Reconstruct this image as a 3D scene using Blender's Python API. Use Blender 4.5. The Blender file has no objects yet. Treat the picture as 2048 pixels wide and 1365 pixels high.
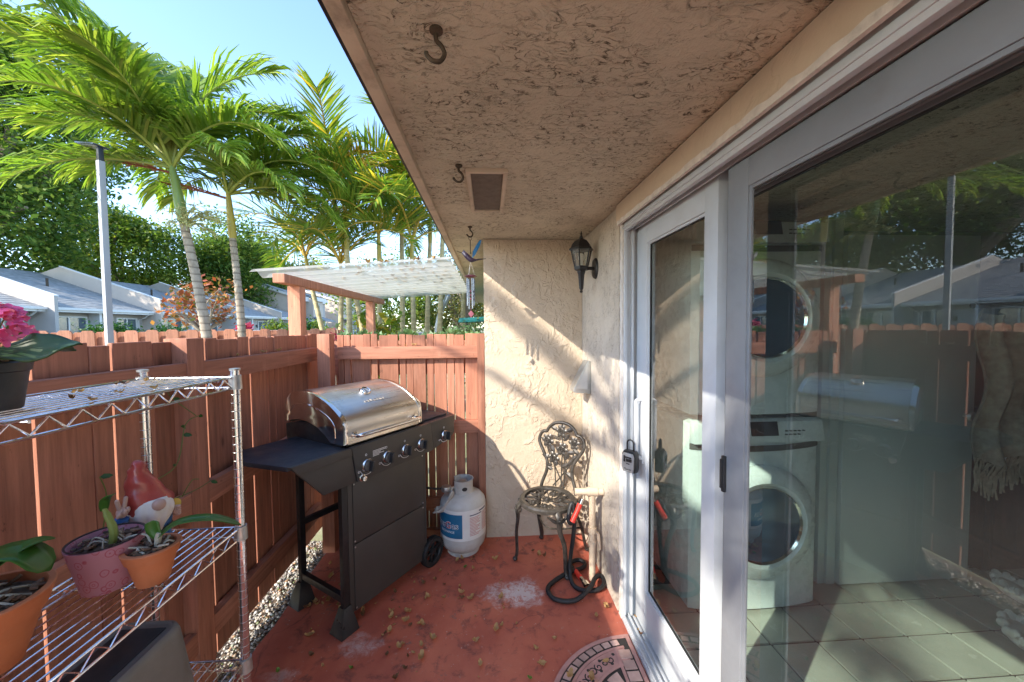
import bpy, bmesh, math, random
import numpy as np
from mathutils import Vector, Matrix, Quaternion

scene = bpy.context.scene
COL = scene.collection
R_ = math.radians
rnd = random.Random(7)

# ------------------------------------------------------------------ camera, sky, sun, exposure
cam_data = bpy.data.cameras.new('camera')
cam = bpy.data.objects.new('camera', cam_data)
COL.objects.link(cam)
cam_data.sensor_width = 36.0
cam_data.lens = 745.0 * 36.0 / 2048.0
cam_data.clip_start = 0.02
cam_data.clip_end = 600.0
cam.matrix_world = Matrix(((0.99799, 0.01065, -0.06255, 0.0),
                           (-0.06291, 0.03882, -0.99726, 0.0),
                           (-0.00819, 0.99919, 0.03941, 1.5),
                           (0, 0, 0, 1)))
scene.camera = cam

SUN_DIR = Vector((-1.0, -0.75, 0.80)).normalized()      # from the scene towards the sun
world = bpy.data.worlds.new('World')
scene.world = world
world.use_nodes = True
wn = world.node_tree
wn.nodes.clear()
w_out = wn.nodes.new('ShaderNodeOutputWorld')
w_bg = wn.nodes.new('ShaderNodeBackground')
w_sky = wn.nodes.new('ShaderNodeTexSky')
w_sky.sky_type = 'NISHITA'
w_sky.sun_disc = False
w_sky.sun_elevation = math.asin(SUN_DIR.z)
w_sky.sun_rotation = math.atan2(SUN_DIR.x, SUN_DIR.y) % (2 * math.pi)
w_sky.air_density = 0.9
w_sky.dust_density = 0.4
w_sky.ozone_density = 2.6
w_bg.inputs['Strength'].default_value = 0.15
wn.links.new(w_sky.outputs[0], w_bg.inputs['Color'])
wn.links.new(w_bg.outputs[0], w_out.inputs['Surface'])

sun_data = bpy.data.lights.new('sun', 'SUN')
sun_data.energy = 2.5
sun_data.angle = R_(0.53)
sun_data.color = (1.0, 0.92, 0.79)
sun = bpy.data.objects.new('sun', sun_data)
COL.objects.link(sun)
sun.rotation_euler = SUN_DIR.to_track_quat('Z', 'Y').to_euler()
sun.location = SUN_DIR * 30

scene.view_settings.view_transform = 'Standard'
scene.view_settings.look = 'None'
scene.view_settings.gamma = 1.0
scene.view_settings.use_curve_mapping = False
scene.view_settings.exposure = 2.08
scene.cycles.max_bounces = 10
scene.cycles.transparent_max_bounces = 24
scene.cycles.diffuse_bounces = 5
scene.cycles.glossy_bounces = 5
scene.cycles.sample_clamp_indirect = 10.0
scene.cycles.use_denoising = True
scene.cycles.blur_glossy = 5.0


# ------------------------------------------------------------------ mesh builder
def rotm(rx=0, ry=0, rz=0):
    return Matrix.Rotation(rz, 3, 'Z') @ Matrix.Rotation(ry, 3, 'Y') @ Matrix.Rotation(rx, 3, 'X')


class MB:
    def __init__(self):
        self.v = []
        self.f = []
        self.mi = []
        self.m = 0

    def add(self, vs, fs):
        o = len(self.v)
        self.v.extend([tuple(p) for p in vs])
        for f in fs:
            self.f.append(tuple(i + o for i in f))
            self.mi.append(self.m)
        return self

    def box(self, c, s, rot=None):
        hx, hy, hz = s[0] / 2, s[1] / 2, s[2] / 2
        vs = []
        for z in (-hz, hz):
            for y in (-hy, hy):
                for x in (-hx, hx):
                    p = Vector((x, y, z))
                    if rot is not None:
                        p = rot @ p
                    vs.append(p + Vector(c))
        return self.add(vs, [(0, 2, 3, 1), (4, 5, 7, 6), (0, 1, 5, 4), (2, 6, 7, 3), (0, 4, 6, 2), (1, 3, 7, 5)])

    def bx(self, x0, x1, y0, y1, z0, z1):
        return self.box(((x0 + x1) / 2, (y0 + y1) / 2, (z0 + z1) / 2), (abs(x1 - x0), abs(y1 - y0), abs(z1 - z0)))

    def tube(self, pts, r, n=8, closed=False, caps=True, squash=1.0):
        pts = [Vector(p) for p in pts]
        k = len(pts)
        rs = r if isinstance(r, (list, tuple)) else [r] * k
        base = len(self.v)
        prev_n = None
        rings = []
        for i in range(k):
            if closed:
                t = pts[(i + 1) % k] - pts[i - 1]
            else:
                t = pts[min(i + 1, k - 1)] - pts[max(i - 1, 0)]
            if t.length < 1e-9:
                t = Vector((0, 0, 1))
            t.normalize()
            if prev_n is None:
                a = Vector((0, 0, 1)) if abs(t.z) < 0.9 else Vector((1, 0, 0))
                nn = (a - t * a.dot(t)).normalized()
            else:
                nn = prev_n - t * prev_n.dot(t)
                if nn.length < 1e-6:
                    nn = t.orthogonal()
                nn.normalize()
            prev_n = nn
            b = t.cross(nn)
            ring = []
            for j in range(n):
                a = 2 * math.pi * j / n
                ring.append(pts[i] + nn * (math.cos(a) * rs[i] * squash) + b * (math.sin(a) * rs[i]))
            rings.append(ring)
        vs = [p for ring in rings for p in ring]
        fs = []
        m = k if closed else k - 1
        for i in range(m):
            for j in range(n):
                a = i * n + j
                b2 = i * n + (j + 1) % n
                c = ((i + 1) % k) * n + (j + 1) % n
                d = ((i + 1) % k) * n + j
                fs.append((a, b2, c, d))
        if caps and not closed:
            fs.append(tuple(range(n - 1, -1, -1)))
            fs.append(tuple((k - 1) * n + j for j in range(n)))
        return self.add(vs, fs)

    def lathe(self, prof, n=24, c=(0, 0, 0), mtx=None, a0=0.0, a1=2 * math.pi):
        full = abs(a1 - a0 - 2 * math.pi) < 1e-6
        steps = n if full else n + 1
        vs = []
        for (r, z) in prof:
            for j in range(steps):
                a = a0 + (a1 - a0) * j / n
                p = Vector((math.cos(a) * r, math.sin(a) * r, z))
                if mtx is not None:
                    p = mtx @ p
                vs.append(p + Vector(c))
        fs = []
        for i in range(len(prof) - 1):
            for j in range(n):
                j2 = (j + 1) % steps
                fs.append((i * steps + j, i * steps + j2, (i + 1) * steps + j2, (i + 1) * steps + j))
        return self.add(vs, fs)

    def ball(self, c, s, n=14, m=9, rot=None):
        vs = []
        for i in range(m + 1):
            th = math.pi * i / m
            for j in range(n):
                a = 2 * math.pi * j / n
                p = Vector((math.sin(th) * math.cos(a) * s[0], math.sin(th) * math.sin(a) * s[1], math.cos(th) * s[2]))
                if rot is not None:
                    p = rot @ p
                vs.append(p + Vector(c))
        fs = []
        for i in range(m):
            for j in range(n):
                fs.append((i * n + j, (i + 1) * n + j, (i + 1) * n + (j + 1) % n, i * n + (j + 1) % n))
        return self.add(vs, fs)

    def prism(self, poly, d, o=(0, 0, 0), u=(1, 0, 0), v=(0, 0, 1)):
        """poly in the (u,v) plane, extruded by the vector d"""
        o, u, v, d = Vector(o), Vector(u), Vector(v), Vector(d)
        k = len(poly)
        a = [o + u * p[0] + v * p[1] for p in poly]
        vs = a + [p + d for p in a]
        fs = [tuple(range(k)), tuple(range(2 * k - 1, k - 1, -1))]
        for i in range(k):
            j = (i + 1) % k
            fs.append((j, i, i + k, j + k))
        return self.add(vs, fs)

    def grid(self, fn, nu, nv):
        vs = [fn(i / nu, j / nv) for i in range(nu + 1) for j in range(nv + 1)]
        fs = []
        for i in range(nu):
            for j in range(nv):
                a = i * (nv + 1) + j
                fs.append((a, a + nv + 1, a + nv + 2, a + 1))
        return self.add(vs, fs)

    def xf(self, mtx):
        self.v = [tuple(mtx @ Vector(p)) for p in self.v]
        return self

    def mesh(self, name, mats, bevel=0.0, smooth=40, fixn=True, segs=2):
        me = bpy.data.meshes.new(name)
        me.from_pydata(self.v, [], self.f)
        if not isinstance(mats, (list, tuple)):
            mats = [mats]
        for m in mats:
            me.materials.append(m)
        if len(mats) > 1:
            me.polygons.foreach_set('material_index', self.mi)
        if bevel > 0 or fixn:
            bm = bmesh.new()
            bm.from_mesh(me)
            if fixn:
                bmesh.ops.recalc_face_normals(bm, faces=bm.faces)
            if bevel > 0:
                es = [e for e in bm.edges if len(e.link_faces) == 2 and e.calc_face_angle(0) > R_(35)]
                bmesh.ops.bevel(bm, geom=es, offset=bevel, segments=segs, profile=0.7, affect='EDGES', clamp_overlap=True)
            bm.to_mesh(me)
            bm.free()
        if smooth:
            me.polygons.foreach_set('use_smooth', [True] * len(me.polygons))
            me.set_sharp_from_angle(angle=R_(smooth))
        me.update()
        return me

    def build(self, name, mats, parent=None, bevel=0.0, smooth=40, fixn=True, loc=None, segs=2):
        o = bpy.data.objects.new(name, self.mesh(name, mats, bevel, smooth, fixn, segs))
        COL.objects.link(o)
        if parent is not None:
            o.parent = parent
        if loc is not None:
            o.location = loc
        return o


def obj(name, me, parent=None, loc=None, rot=None, scale=None):
    o = bpy.data.objects.new(name, me)
    COL.objects.link(o)
    if parent is not None:
        o.parent = parent
    if loc is not None:
        o.location = loc
    if rot is not None:
        o.rotation_euler = rot
    if scale is not None:
        o.scale = scale if isinstance(scale, (tuple, list)) else (scale,) * 3
    return o


def tag(o, label, cat, group=None):
    o['label'] = label
    o['category'] = cat
    if group:
        o['group'] = group
    return o


def thing(name, label, cat, loc=(0, 0, 0), rz=0.0, group=None):
    o = bpy.data.objects.new(name, None)
    o.empty_display_size = 0.1
    COL.objects.link(o)
    o.location = loc
    o.rotation_euler = (0, 0, rz)
    return tag(o, label, cat, group)


def structure(o, kind='structure'):
    o['kind'] = kind
    return o


def raw_mesh(name, verts, faces, mat, smooth=False):
    """numpy quads, fast"""
    verts = np.asarray(verts, dtype=np.float32)
    faces = np.asarray(faces, dtype=np.int32)
    me = bpy.data.meshes.new(name)
    k = faces.shape[1]
    me.vertices.add(len(verts))
    me.vertices.foreach_set('co', verts.ravel())
    me.loops.add(faces.size)
    me.loops.foreach_set('vertex_index', faces.ravel())
    me.polygons.add(len(faces))
    me.polygons.foreach_set('loop_start', np.arange(0, faces.size, k, dtype=np.int32))
    me.polygons.foreach_set('loop_total', np.full(len(faces), k, dtype=np.int32))
    me.materials.append(mat)
    me.update(calc_edges=True)
    if smooth:
        me.polygons.foreach_set('use_smooth', [True] * len(faces))
    return me


def text_mesh(txt, size, depth, mat, name='lettering', align='CENTER', shear=0.0, off=0.0):
    cu = bpy.data.curves.new('txt', 'FONT')
    cu.body = txt
    cu.size = size
    cu.extrude = depth
    cu.align_x = align
    cu.align_y = 'CENTER'
    cu.shear = shear
    cu.offset = off
    cu.resolution_u = 3
    o = bpy.data.objects.new('txt', cu)
    COL.objects.link(o)
    dg = bpy.context.evaluated_depsgraph_get()
    me = bpy.data.meshes.new_from_object(o.evaluated_get(dg))
    me.name = name
    me.materials.clear()
    me.materials.append(mat)
    bpy.data.objects.remove(o)
    bpy.data.curves.remove(cu)
    return me


def arc(c, r, a0, a1, n, plane='xz'):
    out = []
    for i in range(n + 1):
        a = a0 + (a1 - a0) * i / n
        p, q = math.cos(a) * r, math.sin(a) * r
        if plane == 'xz':
            out.append((c[0] + p, c[1], c[2] + q))
        elif plane == 'yz':
            out.append((c[0], c[1] + p, c[2] + q))
        else:
            out.append((c[0] + p, c[1] + q, c[2]))
    return out


def smooth_path(pts, sub=6, closed=False):
    pts = [Vector(p) for p in pts]
    k = len(pts)
    out = []
    rng = k if closed else k - 1
    for i in range(rng):
        p0 = pts[(i - 1) % k] if (closed or i > 0) else pts[0]
        p1 = pts[i]
        p2 = pts[(i + 1) % k]
        p3 = pts[(i + 2) % k] if (closed or i + 2 < k) else pts[k - 1]
        for s in range(sub):
            t = s / sub
            out.append(0.5 * ((2 * p1) + (p2 - p0) * t + (2 * p0 - 5 * p1 + 4 * p2 - p3) * t * t + (3 * p1 - p0 - 3 * p2 + p3) * t ** 3))
    if not closed:
        out.append(pts[-1])
    return out


# ------------------------------------------------------------------ materials
class NT:
    def __init__(self, name):
        self.mat = bpy.data.materials.new(name)
        self.mat.use_nodes = True
        self.t = self.mat.node_tree
        self.t.nodes.clear()
        self.out = self.t.nodes.new('ShaderNodeOutputMaterial')

    def n(self, typ, **kw):
        nd = self.t.nodes.new(typ)
        for k, v in kw.items():
            setattr(nd, k, v)
        return nd

    def l(self, a, b):
        self.t.links.new(a, b)

    def coord(self, scale=(1, 1, 1), rnd_off=False, which='Object'):
        tc = self.n('ShaderNodeTexCoord')
        mp = self.n('ShaderNodeMapping')
        mp.inputs['Scale'].default_value = scale
        self.l(tc.outputs[which], mp.inputs['Vector'])
        if rnd_off:
            oi = self.n('ShaderNodeObjectInfo')
            mu = self.n('ShaderNodeMath', operation='MULTIPLY')
            mu.inputs[1].default_value = 37.0
            self.l(oi.outputs['Random'], mu.inputs[0])
            cb = self.n('ShaderNodeCombineXYZ')
            for i in range(3):
                self.l(mu.outputs[0], cb.inputs[i])
            self.l(cb.outputs[0], mp.inputs['Location'])
        return mp.outputs[0]

    def noise(self, vec, scale, detail=4, rough=0.55, dist=0.0):
        nd = self.n('ShaderNodeTexNoise')
        nd.inputs['Scale'].default_value = scale
        nd.inputs['Detail'].default_value = detail
        nd.inputs['Roughness'].default_value = rough
        nd.inputs['Distortion'].default_value = dist
        self.l(vec, nd.inputs['Vector'])
        return nd.outputs['Fac']

    def ramp(self, fac, stops, interp='LINEAR'):
        rp = self.n('ShaderNodeValToRGB')
        cr = rp.color_ramp
        cr.interpolation = interp
        while len(cr.elements) < len(stops):
            cr.elements.new(0.5)
        for e, (p, c) in zip(cr.elements, stops):
            e.position = p
            if isinstance(c, (int, float)):
                c = (c, c, c)
            e.color = (*c, 1)
        self.l(fac, rp.inputs[0])
        return rp.outputs[0]

    def mix(self, fac, a, b, mode='MIX'):
        mx = self.n('ShaderNodeMix', data_type='RGBA', blend_type=mode)
        for sock, val in ((mx.inputs[0], fac), (mx.inputs[6], a), (mx.inputs[7], b)):
            if isinstance(val, (int, float)):
                sock.default_value = val
            elif isinstance(val, tuple):
                sock.default_value = (*val, 1) if len(val) == 3 else val
            else:
                self.l(val, sock)
        return mx.outputs[2]

    def math(self, op, a, b=None, clamp=False):
        m = self.n('ShaderNodeMath', operation=op)
        m.use_clamp = clamp
        for i, val in enumerate((a, b)):
            if val is None:
                continue
            if isinstance(val, (int, float)):
                m.inputs[i].default_value = val
            else:
                self.l(val, m.inputs[i])
        return m.outputs[0]

    def bump(self, h, strength=0.3, dist=0.01, normal=None):
        b = self.n('ShaderNodeBump')
        b.inputs['Strength'].default_value = strength
        b.inputs['Distance'].default_value = dist
        self.l(h, b.inputs['Height'])
        if normal is not None:
            self.l(normal, b.inputs['Normal'])
        return b.outputs[0]

    def pbr(self, col, rough=0.5, metal=0.0, normal=None, spec=0.5, coat=0.0):
        p = self.n('ShaderNodeBsdfPrincipled')
        for key, val in (('Base Color', col), ('Roughness', rough), ('Metallic', metal)):
            s = p.inputs[key]
            if isinstance(val, (int, float)):
                s.default_value = val
            elif isinstance(val, tuple):
                s.default_value = (*val, 1)
            else:
                self.l(val, s)
        p.inputs['Specular IOR Level'].default_value = spec
        p.inputs['Coat Weight'].default_value = coat
        if normal is not None:
            self.l(normal, p.inputs['Normal'])
        self.l(p.outputs[0], self.out.inputs['Surface'])
        return p


def plain(name, col, rough=0.5, metal=0.0, var=0.25, scale=6.0, stretch=(1, 1, 1), bump=0.0, bscale=60.0, bdist=0.002,
          rvar=0.12, spec=0.5, rand=0.0, dirt=0.0, dirtcol=(0.05, 0.035, 0.02), coat=0.0):
    m = NT(name)
    v = m.coord(stretch, rnd_off=True)
    n1 = m.noise(v, scale, 5, 0.6)
    lo = tuple(c * (1 - var) for c in col)
    hi = tuple(min(1, c * (1 + var * 0.7)) for c in col)
    c = m.ramp(n1, [(0.3, lo), (0.7, hi)])
    if rand > 0:
        oi = m.n('ShaderNodeObjectInfo')
        k = m.ramp(oi.outputs['Random'], [(0.0, 1 - rand), (1.0, 1 + rand)])
        c = m.mix(1.0, c, k, 'MULTIPLY')
    if dirt > 0:
        d = m.noise(m.coord((1, 1, 1), True), scale * 0.6 + 3, 8, 0.7, 0.4)
        d = m.ramp(d, [(0.52, 0.0), (0.72, dirt)])
        c = m.mix(d, c, dirtcol)
    n2 = m.noise(v, scale * 3 + 2, 3)
    r = m.ramp(n2, [(0.3, max(0.02, rough - rvar)), (0.7, min(1, rough + rvar))])
    nrm = None
    if bump > 0:
        nrm = m.bump(m.noise(m.coord(stretch, True), bscale, 4, 0.6), bump, bdist)
    m.pbr(c, r, metal, nrm, spec, coat)
    return m.mat


def stucco(name, col, dark, dark_amt, ridge=1.0, stretch=(1, 1, 1), scale=20.0, cover=0.5, soft=0.015):
    """skip-trowel stucco: flat patches with broken raised edges, mildew and painted-in shadow along them"""
    m = NT(name)
    v = m.coord(stretch)
    u = m.coord((1, 1, 1))
    n1 = m.noise(v, scale, 4, 0.55, 1.1)
    n2 = m.noise(v, scale * 0.52, 4, 0.6, 0.7)
    s1 = m.ramp(n1, [(0.5 - soft, 0.0), (0.5 + soft * 3.5, 1.0)])
    s2 = m.ramp(n2, [(0.5 - soft, 0.0), (0.5 + soft * 3, 1.0)])
    zone = m.ramp(m.noise(u, scale * 0.2, 4, 0.6), [(cover - 0.07, 0.0), (cover + 0.07, 1.0)])
    h1 = m.math('MULTIPLY', s1, zone)
    fine = m.noise(u, 60.0, 6, 0.65)
    grain = m.noise(u, 260.0, 2)
    h = m.math('ADD', m.math('MULTIPLY', h1, 0.45), m.math('MULTIPLY', m.math('MULTIPLY', s2, 0.5), m.ramp(m.noise(u, scale * 0.31, 3), [(0.46, 0.0), (0.6, 1.0)])))
    h = m.math('ADD', h, m.math('MULTIPLY', fine, 0.55))
    h = m.math('ADD', h, m.math('MULTIPLY', grain, 0.10))
    blotch = m.noise(u, 2.2, 6, 0.7)
    c = m.ramp(blotch, [(0.3, tuple(x * 0.86 for x in col)), (0.7, tuple(min(1, x * 1.08) for x in col))])
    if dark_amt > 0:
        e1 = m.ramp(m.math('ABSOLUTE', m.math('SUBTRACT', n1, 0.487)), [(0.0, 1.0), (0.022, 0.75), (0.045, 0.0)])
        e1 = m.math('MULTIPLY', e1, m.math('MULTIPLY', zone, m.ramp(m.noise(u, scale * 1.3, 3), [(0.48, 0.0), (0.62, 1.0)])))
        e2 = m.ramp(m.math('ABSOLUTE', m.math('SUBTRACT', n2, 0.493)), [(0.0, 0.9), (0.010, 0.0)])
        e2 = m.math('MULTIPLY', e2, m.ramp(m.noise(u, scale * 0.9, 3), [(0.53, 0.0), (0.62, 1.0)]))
        dk = m.math('MULTIPLY', m.math('MAXIMUM', e1, e2), dark_amt, True)  # dark edge lines mix mildew with painted shade of the trowel edges
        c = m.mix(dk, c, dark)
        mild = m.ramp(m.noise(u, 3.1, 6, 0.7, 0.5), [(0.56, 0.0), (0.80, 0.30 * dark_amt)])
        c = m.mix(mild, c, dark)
    m.pbr(c, 0.92, 0.0, m.bump(h, 1.0, 0.006 * ridge), 0.25)
    return m.mat


def wood(name, col, rand=0.27, axis='z', wear=0.35, base_dirt=True):
    m = NT(name)
    st = {'z': (1, 1, 0.06), 'y': (1, 0.06, 1), 'x': (0.06, 1, 1)}[axis]
    v = m.coord(st, rnd_off=True)
    g = m.noise(v, 55.0, 6, 0.65, 0.3)
    g2 = m.noise(v, 14.0, 3, 0.5, 1.2)
    lo = tuple(c * 0.62 for c in col)
    hi = tuple(min(1, c * 1.22) for c in col)
    c = m.ramp(g, [(0.28, lo), (0.72, hi)])
    c = m.mix(m.ramp(g2, [(0.35, 0.35), (0.6, 0.0)]), c, tuple(x * 0.55 for x in col))
    oi = m.n('ShaderNodeObjectInfo')
    k = m.ramp(oi.outputs['Random'], [(0.0, 1 - rand), (1.0, 1 + rand)])
    c = m.mix(1.0, c, k, 'MULTIPLY')
    pale = m.ramp(m.noise(m.coord((1, 1, 0.35), True), 7.0, 6, 0.7), [(0.56, 0.0), (0.74, wear)])
    c = m.mix(pale, c, (col[0] * 1.25, col[1] * 1.5, col[2] * 1.6))
    kv = m.n('ShaderNodeTexVoronoi')
    kv.inputs['Scale'].default_value = 4.2
    m.l(m.coord({'z': (1.6, 1.6, 0.55), 'y': (1.6, 0.55, 1.6), 'x': (0.55, 1.6, 1.6)}[axis], rnd_off=True), kv.inputs['Vector'])
    kd = m.math('ADD', kv.outputs['Distance'], m.math('MULTIPLY', m.noise(v, 18.0, 3), 0.05))
    c = m.mix(m.ramp(kd, [(0.055, 0.85), (0.085, 0.4), (0.13, 0.0)]), c, tuple(x * 0.33 for x in col))
    speck = m.ramp(m.noise(m.coord((1, 1, 0.5), True), 38.0, 4, 0.7), [(0.64, 0.0), (0.72, 0.55)])
    c = m.mix(speck, c, (0.035, 0.02, 0.015))
    m.pbr(c, 0.78, 0.0, m.bump(g, 0.45, 0.0025), 0.3)
    return m.mat


def leafmat(name, c1, c2, c3=None, trans=0.35, rough=0.45, island=True, spec=0.4):
    m = NT(name)
    if island:
        gi = m.n('ShaderNodeNewGeometry')
        f = gi.outputs['Random Per Island']
    else:
        f = m.noise(m.coord((1, 1, 1), True), 9.0, 4)
    stops = [(0.0, c1), (0.8, c2)]
    if c3:
        stops = [(0.0, c1), (0.62, c2), (0.97, c3)]
    c = m.ramp(f, stops)
    cl = m.ramp(m.noise(m.coord((1, 1, 1)), 0.9, 3), [(0.3, 0.72), (0.7, 1.2)])
    c = m.mix(1.0, c, cl, 'MULTIPLY')
    p = m.n('ShaderNodeBsdfPrincipled')
    m.l(c, p.inputs['Base Color'])
    p.inputs['Roughness'].default_value = rough
    p.inputs['Specular IOR Level'].default_value = spec
    tr = m.n('ShaderNodeBsdfTranslucent')
    tc = m.mix(1.0, c, (1.5, 1.55, 0.75), 'MULTIPLY')
    m.l(tc, tr.inputs['Color'])
    mx = m.n('ShaderNodeMixShader')
    mx.inputs[0].default_value = trans
    m.l(p.outputs[0], mx.inputs[1])
    m.l(tr.outputs[0], mx.inputs[2])
    m.l(mx.outputs[0], m.out.inputs['Surface'])
    return m.mat


def glass(name, tint=(0.82, 0.9, 0.86), f0=0.09, rough=0.0, dust=0.0):
    """thin sheet: transparent, mirror-like by viewing angle (the same from both sides)"""
    m = NT(name)
    tr = m.n('ShaderNodeBsdfTransparent')
    tr.inputs['Color'].default_value = (*tint, 1)
    gl = m.n('ShaderNodeBsdfGlossy')
    gl.inputs['Roughness'].default_value = rough
    lw = m.n('ShaderNodeLayerWeight')
    lw.inputs['Blend'].default_value = 0.5
    f = m.math('ADD', m.math('MULTIPLY', m.math('POWER', lw.outputs['Facing'], 4.0), 1.0 - f0), f0, True)
    mx = m.n('ShaderNodeMixShader')
    m.l(f, mx.inputs[0])
    m.l(tr.outputs[0], mx.inputs[1])
    m.l(gl.outputs[0], mx.inputs[2])
    last = mx.outputs[0]
    if dust > 0:
        df = m.n('ShaderNodeBsdfDiffuse')
        df.inputs['Color'].default_value = (0.6, 0.6, 0.56, 1)
        m2 = m.n('ShaderNodeMixShader')
        d = m.ramp(m.noise(m.coord((1, 1, 1)), 9.0, 8, 0.75), [(0.4, dust * 0.4), (0.75, dust * 1.6)])
        m.l(d, m2.inputs[0])
        m.l(last, m2.inputs[1])
        m.l(df.outputs[0], m2.inputs[2])
        last = m2.outputs[0]
    m.l(last, m.out.inputs['Surface'])
    return m.mat


M = {}
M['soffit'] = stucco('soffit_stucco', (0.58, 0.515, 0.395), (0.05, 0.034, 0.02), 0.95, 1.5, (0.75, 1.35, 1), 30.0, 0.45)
M['stucco'] = stucco('wall_stucco', (0.55, 0.445, 0.335), (0.22, 0.155, 0.10), 0.12, 1.25, (1, 1, 0.8), 15.0, 0.48)
M['stucco_side'] = stucco('side_wall_stucco', (0.54, 0.47, 0.385), (0.10, 0.07, 0.05), 0.55, 0.8, (1, 1.4, 0.8), 34.0, 0.5)
M['header'] = stucco('header_stucco', (0.60, 0.48, 0.36), (0.1, 0.07, 0.05), 0.10, 0.35, (1, 1, 1), 9.0, 0.55)
M['fascia'] = plain('fascia_paint', (0.55, 0.45, 0.34), 0.7, var=0.15, scale=8, dirt=0.5, bump=0.2)
M['drip'] = plain('drip_metal', (0.03, 0.03, 0.035), 0.4, 0.6)
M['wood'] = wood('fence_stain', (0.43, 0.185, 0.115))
M['wood_rail'] = wood('fence_stain_rail', (0.46, 0.20, 0.125), 0.1, 'y')
M['wood_railx'] = wood('fence_stain_rail_across', (0.46, 0.20, 0.125), 0.1, 'x')
M['wood_far'] = wood('fence_stain_paler', (0.50, 0.225, 0.14), 0.15)  # paler stain for the farther fence and the cover posts
M['white'] = plain('white_vinyl', (0.50, 0.525, 0.55), 0.4, var=0.07, scale=4, dirt=0.22, dirtcol=(0.35, 0.32, 0.27), rvar=0.08)
M['grey_frame'] = plain('grey_screen_frame', (0.25, 0.265, 0.285), 0.45, 0.2, var=0.08, scale=6, dirt=0.25, dirtcol=(0.15, 0.14, 0.13))
M['caulk'] = plain('old_caulk', (0.66, 0.61, 0.55), 0.8, var=0.15, scale=25, bump=0.5, bscale=40, dirt=0.3)
M['glass'] = glass('door_glass', (0.82, 0.95, 0.90), 0.20, 0.0, 0.010)
M['clear_glass'] = glass('clear_glass', (0.9, 0.92, 0.9), 0.06)
M['lantern_glass'] = glass('lantern_glass', (0.8, 0.8, 0.74), 0.07, 0.12, 0.18)
M['rubber'] = plain('black_rubber', (0.012, 0.012, 0.013), 0.6, var=0.2, scale=20)
M['black'] = plain('black_paint', (0.014, 0.014, 0.016), 0.42, var=0.3, scale=10, bump=0.1)
M['blackplastic'] = plain('black_plastic', (0.02, 0.021, 0.023), 0.38, var=0.3, scale=8, dirt=0.25, dirtcol=(0.12, 0.10, 0.08))
M['powder'] = plain('grill_powder_coat', (0.058, 0.054, 0.051), 0.42, 0.25, var=0.12, scale=3, bump=0.12, bscale=420, bdist=0.0006)
M['powder_top'] = plain('grill_shelf_coat', (0.030, 0.034, 0.042), 0.5, 0.15, var=0.3, scale=5, dirt=0.35, dirtcol=(0.11, 0.10, 0.09))
M['steel'] = plain('brushed_steel', (0.66, 0.62, 0.56), 0.33, 1.0, var=0.14, scale=5, stretch=(0.12, 3, 3), bump=0.06, bscale=120, bdist=0.0004,
                   dirt=0.55, dirtcol=(0.33, 0.24, 0.15), rvar=0.1)
M['polish'] = plain('polished_steel', (0.72, 0.70, 0.67), 0.13, 1.0, var=0.1, scale=6, rvar=0.07, dirt=0.2, dirtcol=(0.3, 0.22, 0.15))
M['chrome'] = plain('chrome_wire', (0.74, 0.74, 0.75), 0.16, 1.0, var=0.12, scale=20, dirt=0.3, dirtcol=(0.25, 0.17, 0.11))
M['galv'] = plain('galvanised_steel', (0.50, 0.51, 0.50), 0.42, 0.85, var=0.2, scale=14)
M['rust'] = plain('rusty_iron', (0.075, 0.055, 0.036), 0.85, 0.1, var=0.5, scale=60, bump=0.7, bscale=90, bdist=0.003)
M['castiron'] = plain('bronze_cast_metal', (0.066, 0.058, 0.05), 0.38, 0.35, var=0.5, scale=30, bump=0.2, bscale=90, bdist=0.001)
M['tank'] = plain('tank_paint', (0.50, 0.49, 0.465), 0.45, var=0.1, scale=6, dirt=0.35, dirtcol=(0.26, 0.13, 0.06))
M['label_white'] = plain('label_white', (0.68, 0.67, 0.64), 0.5, var=0.08, scale=10, dirt=0.2, dirtcol=(0.4, 0.33, 0.26))
M['label_blue'] = plain('label_blue', (0.012, 0.12, 0.24), 0.4, var=0.2, scale=10)
M['navy'] = plain('print_navy', (0.015, 0.02, 0.09), 0.5)
M['print_red'] = plain('print_red', (0.5, 0.02, 0.02), 0.5)
M['print_pink'] = plain('print_pink', (0.55, 0.30, 0.27), 0.6)
M['print_white'] = plain('print_white', (0.72, 0.72, 0.72), 0.5)
M['terracotta'] = plain('terracotta', (0.50, 0.165, 0.065), 0.75, var=0.16, scale=9, bump=0.15, bscale=80, dirt=0.2, dirtcol=(0.5, 0.33, 0.22))
M['bark_mix'] = plain('potting_bark', (0.11, 0.075, 0.05), 0.9, var=0.7, scale=45, rand=0.3)
M['mulch'] = plain('bark_chip', (0.16, 0.105, 0.07), 0.9, var=0.5, scale=30, rand=0.6)
M['root'] = plain('orchid_root', (0.42, 0.40, 0.33), 0.7, var=0.2, scale=30)
M['orchid'] = leafmat('orchid_leaf', (0.035, 0.12, 0.02), (0.06, 0.19, 0.03), None, 0.18, 0.32, False)
M['kal_leaf'] = leafmat('succulent_leaf', (0.03, 0.075, 0.025), (0.055, 0.11, 0.04), None, 0.12, 0.42, False)
M['kal_flower'] = leafmat('pink_petal', (0.62, 0.05, 0.20), (0.75, 0.13, 0.33), (0.8, 0.28, 0.46), 0.3, 0.6)
M['gn_red'] = plain('glazed_red', (0.37, 0.055, 0.045), 0.35, var=0.35, scale=12, coat=0.3)
M['gn_blue'] = plain('glazed_blue', (0.02, 0.14, 0.42), 0.35, var=0.3, scale=12, coat=0.3)
M['gn_white'] = plain('painted_white', (0.72, 0.69, 0.64), 0.55, var=0.12, scale=20)
M['gn_skin'] = plain('painted_skin', (0.52, 0.35, 0.29), 0.5, var=0.15, scale=18)
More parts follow.
